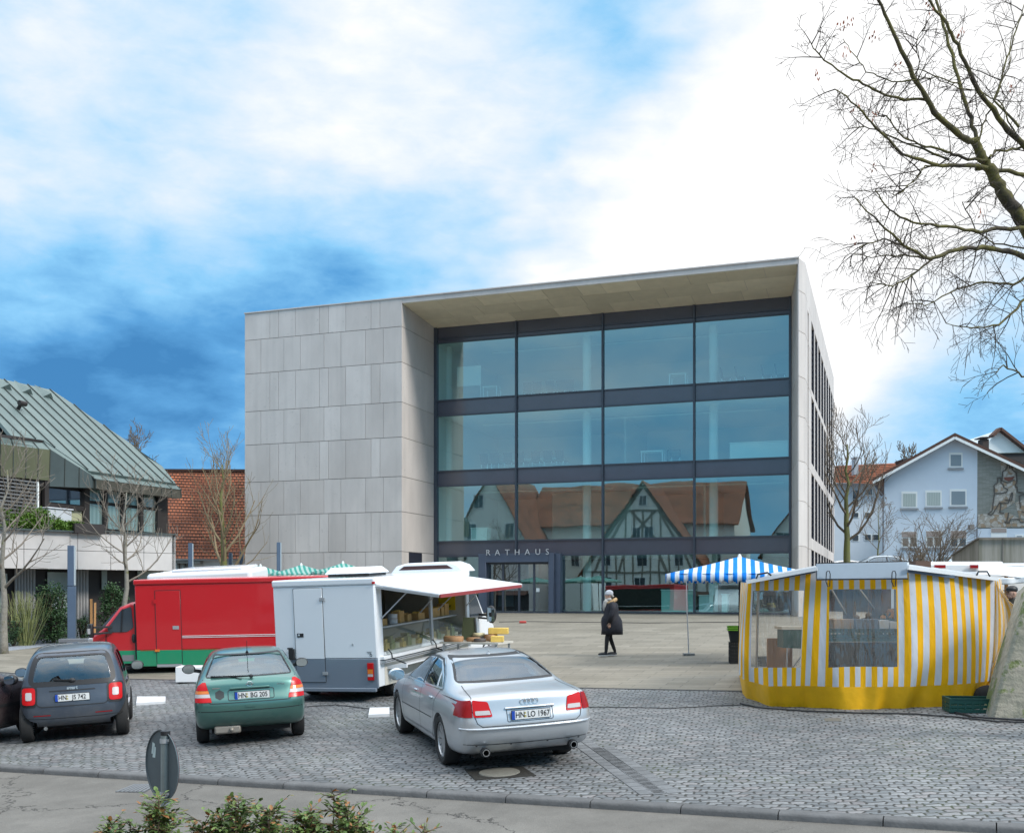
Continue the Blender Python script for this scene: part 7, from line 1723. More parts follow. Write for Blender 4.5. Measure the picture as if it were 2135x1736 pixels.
# thin prop under its left corner
q = gp(1436, 1366); t = thing('parasol_prop', 'thin grey prop with small foot under the left corner of the parasol', 'pole', q, 0)
b = MB(); b.tube([Vector((0,0,0)), Vector((-.02,0,.6)), Vector((-.05,0,1.2)), Vector((-.06,0,(at(1432,1205,q.y).z-q.z)))], [.016,.015,.012,.010], 6); b.build('rod', m_alum, t); b = MB(); b.obox((0,0,.03), (.28,.2,.06)); b.build('foot', mat('grey_foot', (.2,.2,.19), .8), t, bevel=.01)
for i, (xs_, yt, Y) in enumerate(((543,1179,38),(628,1177,36),(715,1173,36))):
    p = at(xs_, 1300, Y); p.z = gz(p.x, p.y); zc_ = at(xs_, yt, Y).z-p.z; parasol(['pale green striped parasol at the end of the white van roof', 'green striped parasol, middle one behind the red van', 'green striped parasol behind the cooler of the cheese van'][i], p, .3, 2.2, 2.2, zc_, zc_-.32, m_teal, .12)

# ---- yellow and white stall
m_yw = stripes('yellow_white_stripes', (.88,.46,.004), (.60,.63,.68), .172, 'X', 'UV'); m_yel = mat('yellow_tarp', (.92,.48,.006), .5, var=.12, scale=2.2, bump=.45, bscale=2.5)
m_pvc = glass('clear_tarp_window', (.84,.82,.78), .10, rough=.10, power=4); _n = m_pvc.node_tree; _z = _n.nodes.new('ShaderNodeTexNoise'); _z.inputs['Scale'].default_value = 2.6; _tc = _n.nodes.new('ShaderNodeTexCoord'); _mp = _n.nodes.new('ShaderNodeMapping'); _mp.inputs['Scale'].default_value = (3,3,.5); _n.links.new(_tc.outputs['Object'], _mp.inputs[0]); _n.links.new(_mp.outputs[0], _z.inputs['Vector']); _bp = _n.nodes.new('ShaderNodeBump'); _bp.inputs['Distance'].default_value = .12; _n.links.new(_z.outputs[0], _bp.inputs['Height']); _n.links.new(_bp.outputs[0], [x for x in _n.nodes if x.type == 'BSDF_GLOSSY'][0].inputs['Normal']); _n = m_pvc.node_tree; _d = _n.nodes.new('ShaderNodeBsdfDiffuse'); _d.inputs[0].default_value = (.6,.58,.55,1); _m = _n.nodes.new('ShaderNodeMixShader'); _m.inputs[0].default_value = .10; _o = [x for x in _n.nodes if x.type == 'OUTPUT_MATERIAL'][0]; _s = _o.inputs[0].links[0].from_socket; _n.links.new(_s, _m.inputs[1]); _n.links.new(_d.outputs[0], _m.inputs[2]); _n.links.new(_m.outputs[0], _o.inputs[0])
SB = [(1546,1405),(1543,1430),(1552,1455),(1604,1474),(1683,1477),(1740,1478),(1900,1480),(1990,1472),(2066,1462),(2098,1440)]
ST = [(1545,1214,18.6),(1552,1214,18.1),(1557,1213,17.7),(1604,1203,17.4),(1700,1184,17.3),(1740,1192,17.2),(1893,1188,17.2),(1985,1196,17.3),(2073,1206,17.7),(2085,1207,18.3)]
Gs = [gp(*p) for p in SB]; Ts = [at(*p) for p in ST]; Cn = Vector((0,0,0))
for p in Gs: Cn += p
Cn = Cn/len(Gs); Cn.y += 1.2
stall = thing('market_stall', 'yellow and white striped market stall with clear plastic windows', 'market stall', (Cn.x, Cn.y, gz(Cn.x, Cn.y)))
arc = [0]
for i in range(1, len(Gs)): arc.append(arc[-1]+(Ts[i]-Ts[i-1]).length)
# skirt edge rows: ground, tuck, skirt top, top
def sheetpt(s, v, fold=True):
    i = 0
    while i < len(arc)-2 and s > arc[i+1]: i += 1
    f = (s-arc[i])/(arc[i+1]-arc[i]); g = Gs[i].lerp(Gs[i+1], f); t = Ts[i].lerp(Ts[i+1], f)
    out = Vector((g.x-Cn.x, g.y-Cn.y, 0)).normalized()
    p = g.lerp(t, v); bulge = .05*math.sin(math.pi*min(1, v*1.0))
    fo_ = (.016*math.sin(s*9.1+2.2*math.sin(s*1.7))*(1-v)**.6+.010*math.sin(s*21+v*3)*(1-v)+.02*math.sin(s*3.1+v*2.5)) if fold else 0
    kick = .10*max(0, .17-v)/.17*(1+.6*math.sin(s*3.7+1))+(.025*math.sin(s*6.3)+.02*math.sin(s*14))*max(0, .2-v)/.2
    crs = -.10*math.exp(-((s-SSK)/.22)**2)*max(0, 1-v*3.2)
    return p+out*(bulge+fo_-kick+crs)
def s_at(xs):   # arc position whose top/ground midpoint is seen at column xs
    lo, hi = 0, arc[-1]
    best = min((abs((lambda p: (p.x/p.y*F+CX))(sheetpt(k*arc[-1]/600, .5, False))-xs), k*arc[-1]/600) for k in range(601)); return best[1]
SSK = 99; SSK = s_at(1925)
def v_at(s, ys):
    g = sheetpt(s, .0, False); t = sheetpt(s, 1, False); yy = lambda p: HY-(p.z-CAMZ)/p.y*F; return (yy(g)-ys)/(yy(g)-yy(t))
def sgrid(b, s0, s1, v0, v1, nu=None, nv=None):
    nu = nu or max(2, int((s1-s0)/.035)); f0 = v0 if callable(v0) else (lambda s: v0); f1 = v1 if callable(v1) else (lambda s: v1)
    nv = nv or max(2, int((f1((s0+s1)/2)-f0((s0+s1)/2))*28))
    def P(u, v): s = s0+(s1-s0)*u; a_ = f0(s); c_ = f1(s); return s, a_+(c_-a_)*v
    b.grid(lambda u, v: sheetpt(*P(u, v))-stall.location, nu, nv, lambda u, v: (lambda q: (q[0] if q[0] < SBR else SBR+(q[0]-SBR)*.84, q[1]))(P(u, v)))
SBR = s_at(1893); SK = .165; w1a, w1b, w2a, w2b = s_at(1563), s_at(1671), s_at(1728), s_at(1873)
v1lo = lambda s: v_at(s, 1389); v1hi = lambda s: v_at(s, 1230); v2lo = lambda s: v_at(s, 1389); v2hi = lambda s: v_at(s, 1228)
b = MB(); sgrid(b, 0, w1a, SK, 1); sgrid(b, w1b, w2a, SK, 1); sgrid(b, w2b, arc[-1], SK, 1); sgrid(b, w1a, w1b, SK, v1lo); sgrid(b, w1a, w1b, v1hi, 1); sgrid(b, w2a, w2b, SK, v2lo); sgrid(b, w2a, w2b, v2hi, 1)
b.build('striped_wall', m_yw, stall, smooth=180, recalc=False)
b = MB(); sgrid(b, 0, arc[-1], 0.0, SK, None, 8); b.build('yellow_skirt', m_yel, stall, smooth=180, recalc=False)
b = MB(); sgrid(b, w1a, w1b, v1lo, v1hi); b.build('clear_window', m_pvc, stall, smooth=180, recalc=False); b = MB(); sgrid(b, w2a, w2b, v2lo, v2hi); b.build('clear_window', m_pvc, stall, smooth=180, recalc=False)
# translucent white side sheet at the left end and thin drape at the right end
m_thin = stripes('thin_drape', (.70,.42,.08), (.62,.55,.44), .10, 'X', 'UV'); m_thin.node_tree.nodes['Principled BSDF'].inputs['Alpha'].default_value = .62
b = MB(); G9, T9 = Gs[-2]-stall.location, Ts[-2]-stall.location; Rm = at(2122, 1272, 17.0)-stall.location
b.grid(lambda u, v: T9.lerp(G9, v)+(Vector((.42,-.25,-.0))*u*math.sin(math.pi*min(1, v*1.25+.08))*1.25)+Vector((.02*math.sin(v*9+u*14), .03*math.sin(u*22+v*3), -.35*u*(1-v)**2)), 26, 26, lambda u, v: (u*.9, v)); b.build('thin_drape', m_thin, stall, smooth=180, recalc=False)
# frame posts
b = MB()
for i in (2, 4, 6, 8):
    g, t_ = Gs[i]-stall.location, Ts[i]-stall.location; ins = Vector((-(g.x), -(g.y), 0)).normalized()*.24; b.cyl(g+ins, t_+ins, .022, n=8)
b.build('frame_posts', m_alum, stall)
# roof: grey board and sloped panels
m_board = mat('grey_board_panel', (.30,.36,.42), .45, var=.04); m_rpan = mat('roof_panel_grey', (.40,.42,.44), .5, var=.05)
def lp(xs, ys, Y): return at(xs, ys, Y)-stall.location
b = MB(); q = [lp(1703,1175,17.05), lp(1892,1171,17.05), lp(1892,1205,17.0), lp(1703,1207,17.0)]; b.prism(q, (0,.05,0)); gb = b.build('front_board', m_board, stall, bevel=.006, seg=1)
b = MB(); b.beam(lp(1703,1208,16.98), lp(1892,1206,16.98), .05, .02); b.beam(lp(1703,1174,17.08), lp(1892,1170,17.08), .04, .015); b.build('board_edge', m_blackp, gb)
for xs_ in (1727, 1864):
    c = [(xs_-4,1193),(xs_-5,1212),(xs_-1,1222),(xs_+3,1222),(xs_+4,1196),(xs_+2,1190),(xs_-2,1190),(xs_-4,1193)]; b = MB(); b.tube([lp(x, y, 16.93) for x, y in c], .008, 5); b.build('strap_loop', m_blackp, gb)
b = MB(); c_ = Vector((0,.9,0)); b.add([lp(1556,1216,17.4), lp(1704,1188,17.0), lp(1704,1181,17.0), lp(1556,1211,17.4), lp(1640,1190,19.6), lp(1704,1178,19.0)], [(0,1,2,3),(3,2,5,4),(0,4,5,1),(0,3,4),(1,5,2)]); b.build('left_roof_panel', m_rpan, stall)
b = MB(); b.beam(lp(1556,1213,17.35), lp(1704,1185,16.95), .04, .06); b.build('roof_edge', m_white2, stall); b = MB(); b.beam(lp(1605,1207,17.4), lp(1700,1190,17.05), .03, .05); b.build('edge_rail', mat('blue_grey_rail', (.10,.14,.20), .5), stall)
b = MB(); b.add([lp(1893,1184,17.0), lp(2080,1209,17.5), lp(2080,1205,17.5), lp(2040,1196,19.0), lp(1930,1180,19.4), lp(1895,1176,17.1)], [(0,1,2,5),(5,2,3,4),(0,5,4),(0,4,3,1),(1,3,2)]); b.build('right_roof_panel', m_rpan, stall)
b = MB(); b.beam(lp(1893,1183,16.96), lp(2080,1207,17.46), .04, .06); b.build('roof_edge', m_white2, stall); b = MB(); b.beam(lp(1893,1190,17.1), lp(1990,1202,17.2), .03, .05); b.build('edge_rail', mat('blue_grey_rail', (.10,.14,.20), .5), stall)
b = MB(); b.prism([lp(1600,1200,18.3), lp(2040,1198,18.3), lp(2040,1195,21), lp(1620,1195,21)], (0,0,.03)); b.build('roof_sheet', m_rpan, stall)
for pts, Y in ((((1577,1206),(1580,1197),(1600,1193),(1608,1199)),17.1), (((2036,1199),(2040,1191),(2058,1191),(2064,1201)),17.2)):
    b = MB(); b.tube([lp(x, y, Y) for x, y in pts], .015, 6); b.build('carry_handle', m_blackp, stall)
b = MB(); b.obox(lp(1918,1177,17.6), (.25,.3,.12)); b.build('clamp_block', mat('rust_block', (.12,.07,.05), .8), stall)
# inside: wooden posts, tables, crates
m_wood = mat('brown_post', (.17,.12,.09), .8, var=.2, stretch=(6,6,.5)); m_plank = mat('orange_plank', (.50,.26,.10), .7, var=.12, stretch=(6,6,.5)); m_crateg = mat('crate_green', (.012,.075,.06), .5); m_dk = mat('black_cloth', (.018,.018,.018), .9, var=.3)
def inb(name, m, xa, xb, ya, yb, Y, d=.15):
    b = MB(); b.prism([lp(xa,yb,Y), lp(xb,yb,Y), lp(xb,ya,Y), lp(xa,ya,Y)], (0,d,0)); return b.build(name, m, stall)
inb('wooden_post', m_wood, 1763, 1779, 1205, 1322, 18.9); inb('wooden_post', m_wood, 1824, 1838, 1205, 1322, 18.7); inb('plank_board', m_plank, 1811, 1858, 1205, 1312, 19.1, .04); inb('wooden_post', m_timb, 1781, 1785, 1205, 1320, 18.8, .05); inb('wooden_post', m_timb, 1866, 1870, 1205, 1330, 18.4, .05)
b = MB(); b.beam(lp(1733,1228,18.2), lp(1764,1280,18.8), .03, .03); b.beam(lp(1792,1228,18.2), lp(1822,1268,18.6), .03, .03); b.build('brace', m_timb, stall)
inb('orange_board', m_plank, 1600, 1652, 1330, 1400, 18.6, .05)
tb2 = thing('stall_table', 'long dark-draped table inside the yellow stall', 'table', at(1800, 1400, 18.2)); o_ = tb2.location
def tq(name, m, xa, xb, ya, yb, Y, d): b = MB(); b.prism([at(xa,yb,Y)-o_, at(xb,yb,Y)-o_, at(xb,ya,Y)-o_, at(xa,ya,Y)-o_], (0,d,0)); b.build(name, m, tb2)
tq('drape', m_dk, 1700, 1960, 1338, 1425, 17.9, .04); tq('tabletop', m_crateg, 1695, 1965, 1331, 1337, 17.85, .9)
def crate(label, pos, rz, size=(.6,.4,.22), m=None, grp=None, name='plastic_crate'):
    t = thing(name, label, 'crate', pos, rz, grp); w, d, h = size[0]/2, size[1]/2, size[2]; m = m or m_crateg
    b = MB(); tt = .012; b.box(-w,w,-d,d,0,tt)
    for s in (-1, 1):
        for z0, z1 in ((0,.05),(.075,.115),(.14,h)): b.box(-w,w,s*d-tt/2,s*d+tt/2,z0,z1); b.box(s*w-tt/2,s*w+tt/2,-d,d,z0,z1)
        for k in range(7): x = -w+2*w*k/6; b.box(x-.012,x+.012,s*d-tt/2+.001*s,s*d+tt/2+.001*s,.0,h)
        for k in range(5): y = -d+2*d*k/4; b.box(s*w-tt/2+.001*s,s*w+tt/2+.001*s,y-.012,y+.012,.0,h)
    b.build('basket', m, t); b = MB()
    for s in (-1, 1): b.box(-w-.012,w+.012,s*d-.014,s*d+.014,h,h+.018); b.box(s*w-.014,s*w+.014,-d+.015,d-.015,h,h+.018)
    b.build('rim', m, t); return t
Gc = 'green crates on the stall table'
for i, xs_ in enumerate((1738, 1788, 1838, 1888, 1938)):
    p = at(xs_, 1331, 18.2); p.z = at(0, 1331, 17.85).z+.01; crate(f'dark green crate, {ordn[i]} from the left on the draped stall table', p, 0, (.38,.4,.13), m_crateg, Gc)
for i, (xa, xb, ya, lab, m) in enumerate(((1740,1782,1301,'tan carton above the dark green crates at the left of the wide window', m_card if False else mat('tan_carton', (.38,.27,.18), .8)), (1786,1833,1301,'bluish grey carton in the middle of the wide window', mat('blue_carton', (.17,.20,.25), .8)), (1836,1856,1303,'white fruit carton at the right of the wide window', m_white2), (1858,1872,1306,'small white carton in the right corner of the wide window', m_white2))):
    Y = 18.0; p0, p1 = at(xa, 1321, Y), at(xb, ya, Y); zb_ = at(0,1331,17.85).z+.16; b = MB(); w = (p1.x-p0.x)/2; b.box(-w,w,-.15,.15,0,p1.z-p0.z); o = b.build('carton', m, bevel=.004, seg=1); o.location = ((p0.x+p1.x)/2, Y+.2, zb_); tag(o, lab, 'carton', 'cartons on the stall table')
for i, (xs_, ys_, r_, m, lab) in enumerate(((1812,1296,.22,mat('brown_sack', (.25,.17,.11), .9, var=.3, scale=20),'heap of brown wrapped goods behind the grey carton'), (1848,1292,.2,mat('dark_greens', (.05,.07,.03), .9, var=.4, scale=20),'dark leafy heap behind the white carton'), (1862,1284,.10,mat('orange_fruit', (.70,.28,.04), .5),'small heap of orange fruit at the right of the wide window'))):
    rg2 = random.Random(i); b = MB(); 
    for k in range(26): b.ball((rg2.gauss(0,r_*.5), rg2.gauss(0,.06), abs(rg2.gauss(0,.06))), rg2.uniform(.03,.06), 8, 6)
    p = at(xs_, 1331, 18.6); p.z = at(xs_, ys_, 18.6).z-.05; o = b.build('goods_heap', m, smooth=60); o.location = p; tag(o, lab, 'goods')
tb3 = thing('side_table', 'small trestle table behind the left window of the stall', 'table', at(1660, 1400, 18.0)); o_ = tb3.location
b = MB(); b.prism([at(1630,1312,18.0)-o_, at(1690,1312,18.0)-o_, at(1690,1306,18.0)-o_, at(1630,1306,18.0)-o_], (0,.5,0)); b.build('tabletop', m_ivory, tb3); b = MB(); b.prism([at(1633,1350,18.0)-o_, at(1690,1352,18.0)-o_, at(1690,1313,18.0)-o_, at(1633,1313,18.0)-o_], (0,.4,0)); b.build('crate_shelf', m_crateg, tb3)
b = MB(); b.beam(at(1641,1350,18.0)-o_, at(1641,1410,18.0)-o_, .02, .02); b.beam(at(1650,1395,18.0)-o_, at(1680,1355,18.0)-o_, .02, .02); b.build('legs', m_alum, tb3)
p = gp(1628, 1396); crate('black crate on the ground behind the left window of the stall', (p.x, p.y+.9, gz(p.x, p.y+.9)), .1, (.5,.35,.18), m_dk)
# crate stack left of the stall
p = gp(1537, 1382); rzc = R(-6)
for k in range(3): crate(f'dark crate left of the stall, {["lowest","middle","topmost"][k]} in the stack of three', (p.x, p.y, p.z+k*.165), rzc, (.34,.3,.14), m_dk, 'dark crates stacked left of the stall')
t = thing('waste_tub', 'black tub with lime green rim lying on the crate stack', 'tub', (p.x-.02, p.y, p.z+.50), rzc); b = MB(); b.prism([(-.13,-.13,0),(.13,-.13,0),(.13,.13,0),(-.13,.13,0)], (0,0,.01)); b.add([(-.13,-.13,.0),(.13,-.13,0),(.13,.13,0),(-.13,.13,0),(-.19,-.17,.36),(.19,-.17,.36),(.19,.17,.36),(-.19,.17,.36)], [(0,1,5,4),(1,2,6,5),(2,3,7,6),(3,0,4,7)]); b.build('tub', m_dk, t, solid=.01)
b = MB()
for z in (.27,.31,.35): b.box(-.20,.02,-.185,-.17,z-.014,z+.014); b.box(-.205,-.19,-.18,.12,z-.014,z+.014)
b.build('rim', mat('lime_rim', (.25,.55,.03), .5), t)
# green crate and black bag on the setts at the right end
p = gp(2020, 1482); crate('dark green folding crate on the setts at the right end of the stall', p, R(-8), (.66,.42,.20), m_crateg)
p = gp(2062, 1466); b = MB(); b.ball((0,0,.13), (.24,.2,.17), 16, 10); o = b.build('black_bag', m_dk, smooth=180); o.location = p; tag(o, 'black bag between the green crate and the mossy stone', 'bag')
# mossy leaning stone at the right edge
m_mstone = NT('mossy_stone', .9); g_ = m_mstone.tc.outputs['Object']; c = m_mstone.mix(m_mstone.rng(m_mstone.noise(g_, 2.2, 6, .7).outputs['Fac'], .35, .65, 0, 1), (.40,.36,.29), (.22,.22,.17)); c = m_mstone.mix(m_mstone.rng(m_mstone.noise(g_, 1.6, 5, .75).outputs['Fac'], .54, .60, 0, .85), c, (.11,.15,.035)); m_mstone.color(c); m_mstone.bump(m_mstone.noise(g_, 7, 6).outputs['Fac'], .8, .05); m_mstone = m_mstone.m
p = gp(2066, 1497); sP = Vector((p.x, p.y, p.z)); b = MB(); Ys_ = p.y
fr = [at(2062,1500,Ys_), at(2085,1420,Ys_+.03), at(2103,1360,Ys_+.06), at(2122,1300,Ys_+.1), at(2140,1235,Ys_+.14), at(2215,1170,Ys_+.2), at(2290,1200,Ys_+.1), at(2330,1507,Ys_-.2)]
b.prism([q-sP-Vector((0,0,.05 if i in (0,7) else 0)) for i, q in enumerate(fr)], (.25,.85,0)); st = b.build('mossy_stone', m_mstone, bevel=.06, seg=3); st.location = sP; tag(st, 'large leaning stone with green moss at the right edge', 'stone')
# ---- white vans and canopy behind the stall
p = at(2010, 1300, 24.5); p.z = gz(p.x, p.y); wv_ = thing('white_van', 'white market van roof with two dark red lamps behind the yellow stall', 'van', p, R(-3))
hz = at(2010, 1172, 24.5).z-p.z
b = MB(); b.box(-1.25, 1.9, 0, 3.4, .35, hz-.02); b.build('body', m_white2, wv_, bevel=.05); b = MB(); b.box(-.9, 1.2, .8, 3.3, hz-.015, hz+.04); b.build('roof_cover', m_vwhite, wv_, bevel=.04)
for xa, xb in ((1951,1973),(2024,2046)):
    b = MB(); b.prism([at(xa,1184,24.4)-p, at(xb,1184,24.4)-p, at(xb,1177,24.4)-p, at(xa,1177,24.4)-p], (0,.06,0)); b.build('tail_light', m_redd, wv_)
for x in (-.9,1.5): wheel(wv_, x, .9, .33, .2, 6, 1)
cp = at(2110, 1300, 21.5); cp.z = gz(cp.x, cp.y); cn = thing('white_canopy', 'sagging white tarpaulin canopy right of the stall roof', 'canopy', cp)
b = MB(); b.grid(lambda u, v: at(2040+u*230, 1176+12*u+(1-v)*(22-8*u)+5*math.sin(u*7), 21.0+v*3.0)-cp+Vector((0,0,.05*math.sin(v*6+u*9))), 24, 14); b.grid(lambda u, v: at(2040+u*230, 1198+4*u+v*14+5*math.sin(u*7), 21.0)-cp+Vector((0,.03*math.sin(u*40),0)), 40, 4); b.build('tarpaulin', m_white2, cn, smooth=180, recalc=False, solid=.006)
b = MB(); 
for x, y in ((2098,21.3),(2260,21.3),(2098,23.9),(2260,23.9)): q = at(x, 1300, y); b.cyl((q.x-cp.x, q.y-cp.y, gz(q.x,q.y)-cp.z), (q.x-cp.x, q.y-cp.y, at(x,1200,21.3).z-cp.z), .04, n=6)
b.build('posts', m_plank, cn)
# ---- blue light columns
m_post = mat('post_blue', (.085,.125,.19), .45, var=.06)
for i, (xs_, yt, Y, w, lab) in enumerate(((150,1137,35.5,.25,'tall blue-grey square light column left of the red van cab'),(249,1148,45,.23,'blue-grey light column beside the pale tree'),(398,1132,45,.22,'blue-grey light column in front of the barn'),(582,1130,42,.19,'blue-grey light column before the limestone wall'),(481,1152,54,.2,'distant blue-grey light column right of the mossy tree'),(504,1150,56,.22,'distant blue-grey light column at the barn corner'))):
    p = at(xs_, 1232, Y); p.z = gz(p.x, p.y); h = at(xs_, yt, Y).z-p.z; t = thing('light_column', lab, 'street lamp', p, .25, 'square light columns on the plaza')
    b = MB(); b.box(-w/2,w/2,-w/2,w/2,0,h*.60); b.build('post', m_post, t, bevel=.008, seg=1); b = MB(); b.box(-w/2,w/2-.05,-w/2,w/2,h*.604,h); b.build('head', m_post, t, bevel=.008, seg=1); b = MB(); b.box(w/2-.048,w/2-.01,-w/2+.02,w/2-.02,h*.61,h-.02); b.build('light_strip', mat('strip_diffuser', (.45,.52,.56), .3), t)
    b = MB(); b.box(-w*.62,w*.62,-w*.62,w*.62,-.02,.12); b.build('base_plate', m_post, t)
p = at(222, 1232, 35); p.z = gz(p.x, p.y)
b = MB(); b.obox((0,0,.30), (1.6,.5,.10)); b.obox((-.7,0,.12), (.12,.45,.25)); b.obox((.7,0,.12), (.12,.45,.25)); o = b.build('stone_bench', mat('bench_grey', (.16,.17,.19), .7)); o.location = at(180, 1232, 34.6); o.location.z = gz(o.location.x, o.location.y); o.rotation_euler = (0,0,.2); tag(o, 'low grey bench at the foot of the tall light column', 'bench')
p = w1(190, .8); t = thing('wooden_board', 'narrow wooden board leaning beside the red van nose', 'board', (p.x, p.y, gz(p.x,p.y)), .3); b = MB(); b.obox((0,.1,.75), (.08,.04,1.5), (R(6),0,0)); b.build('board', m_plank, t); b = MB(); b.obox((.1,.35,.7), (.07,.03,1.35), (R(-10),0,0)); b.build('prop', m_plank, t)
# ---- round sign seen from behind
sp_ = at(345, 1600, 8.9); g0 = gz(sp_.x, sp_.y-0)-.3; sg = thing('traffic_sign', 'round traffic sign on a grey post seen from behind', 'traffic sign', (sp_.x, sp_.y, g0)); zt_ = at(345,1523,8.9).z-g0
m_galv = mat('galvanised', (.27,.31,.31), .45, metal=.5, var=.2, scale=6); m_sback = mat('sign_back', (.075,.095,.105), .5, var=.12, scale=4)
b = MB(); b.cyl((0,0,0), (0,0,zt_-.03), .038, n=16); b.build('post', m_galv, sg, smooth=40); b = MB(); b.cyl((0,0,zt_-.035), (0,0,zt_), .041, n=16); b.build('cap', m_blackp, sg)
zc_ = at(335,1597,8.9).z-g0; Md = Matrix.Translation((-.042, .055, zc_)) @ Matrix.Rotation(R(-46), 4, 'Z') @ Matrix.Rotation(R(90), 4, 'X')
b = MB(); b.lathe([(0,-.002),(.295,-.002),(.300,.012),(.295,.012),(.290,.002),(0,.002)], Md, 48); dk = b.build('disc', m_sback, sg, smooth=30)
b = MB(); b.lathe([(0,-.004),(.29,-.004)], Md, 40); b.build('disc_face', m_white2, dk); b = MB(); b.lathe([(.23,-.006),(.292,-.006)], Md, 40); b.build('red_ring', m_red, dk)
for z in (zc_+.215, zc_-.23):
    b = MB(); M2 = Matrix.Translation((0,0,z)); b.lathe([(.040,-.018),(.046,-.018),(.046,.018),(.040,.018)], M2, 16); b.obox((-.02,.04,z), (.05,.06,.03)); b.obox((.035,-.03,z+.008), (.02,.03,.02)); b.build('clamp', m_alum, sg)
b = MB(); q = Md @ Vector((-.15,.13,.006)); 
for c_ in ((-.17,.13),(-.15,.10)): b.add([Md @ Vector((c_[0]+x, c_[1]+y, .004)) for x, y in ((-.03,-.05),(.02,-.05),(.035,.04),(-.01,.05))], [(0,1,2,3)])
b.build('sticker', mat('sticker_pale', (.5,.6,.6), .5), dk, recalc=False)
# ---- iron covers, grate, boards, cables
def flat(name, label, cat, pts, m, h=.012, grp=None):
    P = [gp(*q) for q in pts]; c = sum(P, Vector())/len(P); b = MB(); b.prism([q-c+Vector((0,0,min(0, h)-.03)) for q in P], (0,0,.03+max(0, h))); o = b.build(name, m); o.location = c; tag(o, label, cat, grp); return o
mh = flat('manhole_cover', 'square cast iron frame with round concrete lid behind the silver saloon', 'manhole cover', ((968,1604),(1088,1597),(1118,1617),(990,1626)), mat('cast_iron', (.030,.027,.022), .7, var=.4, scale=30, bump=.5), .010)
c = gp(1041, 1611)-mh.location; b = MB(); b.lathe([(0,.022),(.25,.020),(.26,.008)], Matrix.Translation(c) @ ground_rot(-.1,12.5,0).to_matrix().to_4x4(), 36); b.build('concrete_lid', mat('lid_concrete', (.19,.18,.15), .85, var=.15, scale=20), mh)
p = [(245,1641),(262,1641),(303,1624),(288,1624)]
dg = flat('drain_grate', 'iron drain grate at the kerb behind the round sign', 'drain', ((243,1639),(302,1640),(330,1623),(283,1623)), mat('grate_iron', (.06,.062,.065), .6), -.067)
b = MB()
for k in range(7):
    f = k/6.5; a = gp(243+59*f, 1639); c2 = gp(283+45*f, 1623.5); b.beam(a-dg.location+Vector((0,0,-.064)), c2-dg.location+Vector((0,0,-.064)), .035, .010)
b.build('bars', mat('grate_bar', (.15,.155,.16), .5), dg)
flat('small_cover', 'small square iron cover in the setts before the stall', 'manhole cover', ((1718,1497),(1752,1497),(1755,1503),(1720,1503)), mat('cover_grey', (.12,.11,.09), .7), .006)
flat('white_board', 'white board on the setts right of the small grey car', 'board', ((284,1470),(345,1466),(345,1456),(286,1456)), m_white2, .05); flat('white_board', 'white board on the setts left of the silver saloon', 'board', ((768,1495),(812,1493),(812,1479),(771,1480)), m_white2, .05)
def cable(label, pts, r=.012, m=m_blackp):
    P = [gp(*q)+Vector((0,0,r+.006)) for q in pts]; rgc = random.Random(len(pts)); Q = []
    for i in range(len(P)-1):
        for k in range(6): q = P[i].lerp(P[i+1], k/6); q.x += rgc.uniform(-.015,.015); q.y += rgc.uniform(-.03,.03); Q.append(q)
    Q.append(P[-1]); c = Q[0].copy(); b = MB(); b.tube([q-c for q in Q], r, 6); o = b.build('power_cable', m, smooth=180); o.location = c; tag(o, label, 'cable')
cable('black cable along the foot of the yellow stall', ((1545,1468),(1580,1476),(1680,1484),(1800,1488),(1900,1490),(2000,1497),(2080,1506),(2150,1507)), .014)
cable('second black cable running to the mossy stone', ((1985,1485),(2030,1497),(2080,1500),(2150,1505)), .016)
cable('thin cable crossing the setts behind the cars', ((620,1475),(700,1470),(770,1478),(900,1478),(1200,1474),(1400,1477),(1545,1470)), .008)
cable('thin cable across the plaza before the entrance', ((1040,1297),(1090,1296),(1200,1297),(1350,1299),(1545,1297)), .012); 
p = gp(1090, 1299); b = MB(); b.obox((0,0,.05), (.26,.10,.09)); o = b.build('cable_plug', mat('plug_red', (.45,.05,.04), .5), bevel=.02); o.location = p; tag(o, 'red cable coupling on the plaza left of the walking woman', 'plug')
# ---- cars in the upper car park
P = at(1828, 1200, 60); m_sil2 = paint('sky_silver_paint', (.42,.50,.56), .4, .3, .03)
hatchback('parked_hatchback', 'silver blue hatchback in the upper car park above the stall board', (P.x, P.y, TZ-.35), R(80), m_sil2, None, 1, 'cars in the upper car park', rot=(0,0,R(80)))
P = at(1752, 1200, 66); hatchback('parked_hatchback', 'white hatchback partly behind the bare tree in the upper car park', (P.x, P.y, TZ-.45), R(84), m_white2, None, 1, 'cars in the upper car park', rot=(0,0,R(84)))
P = at(1985, 1200, 64); hatchback('parked_hatchback', 'pale hatchback hidden behind the bare shrubs in the upper car park', (P.x, P.y, TZ-.2), R(110), m_sil2, None, 1, 'cars in the upper car park', rot=(0,0,R(110)))
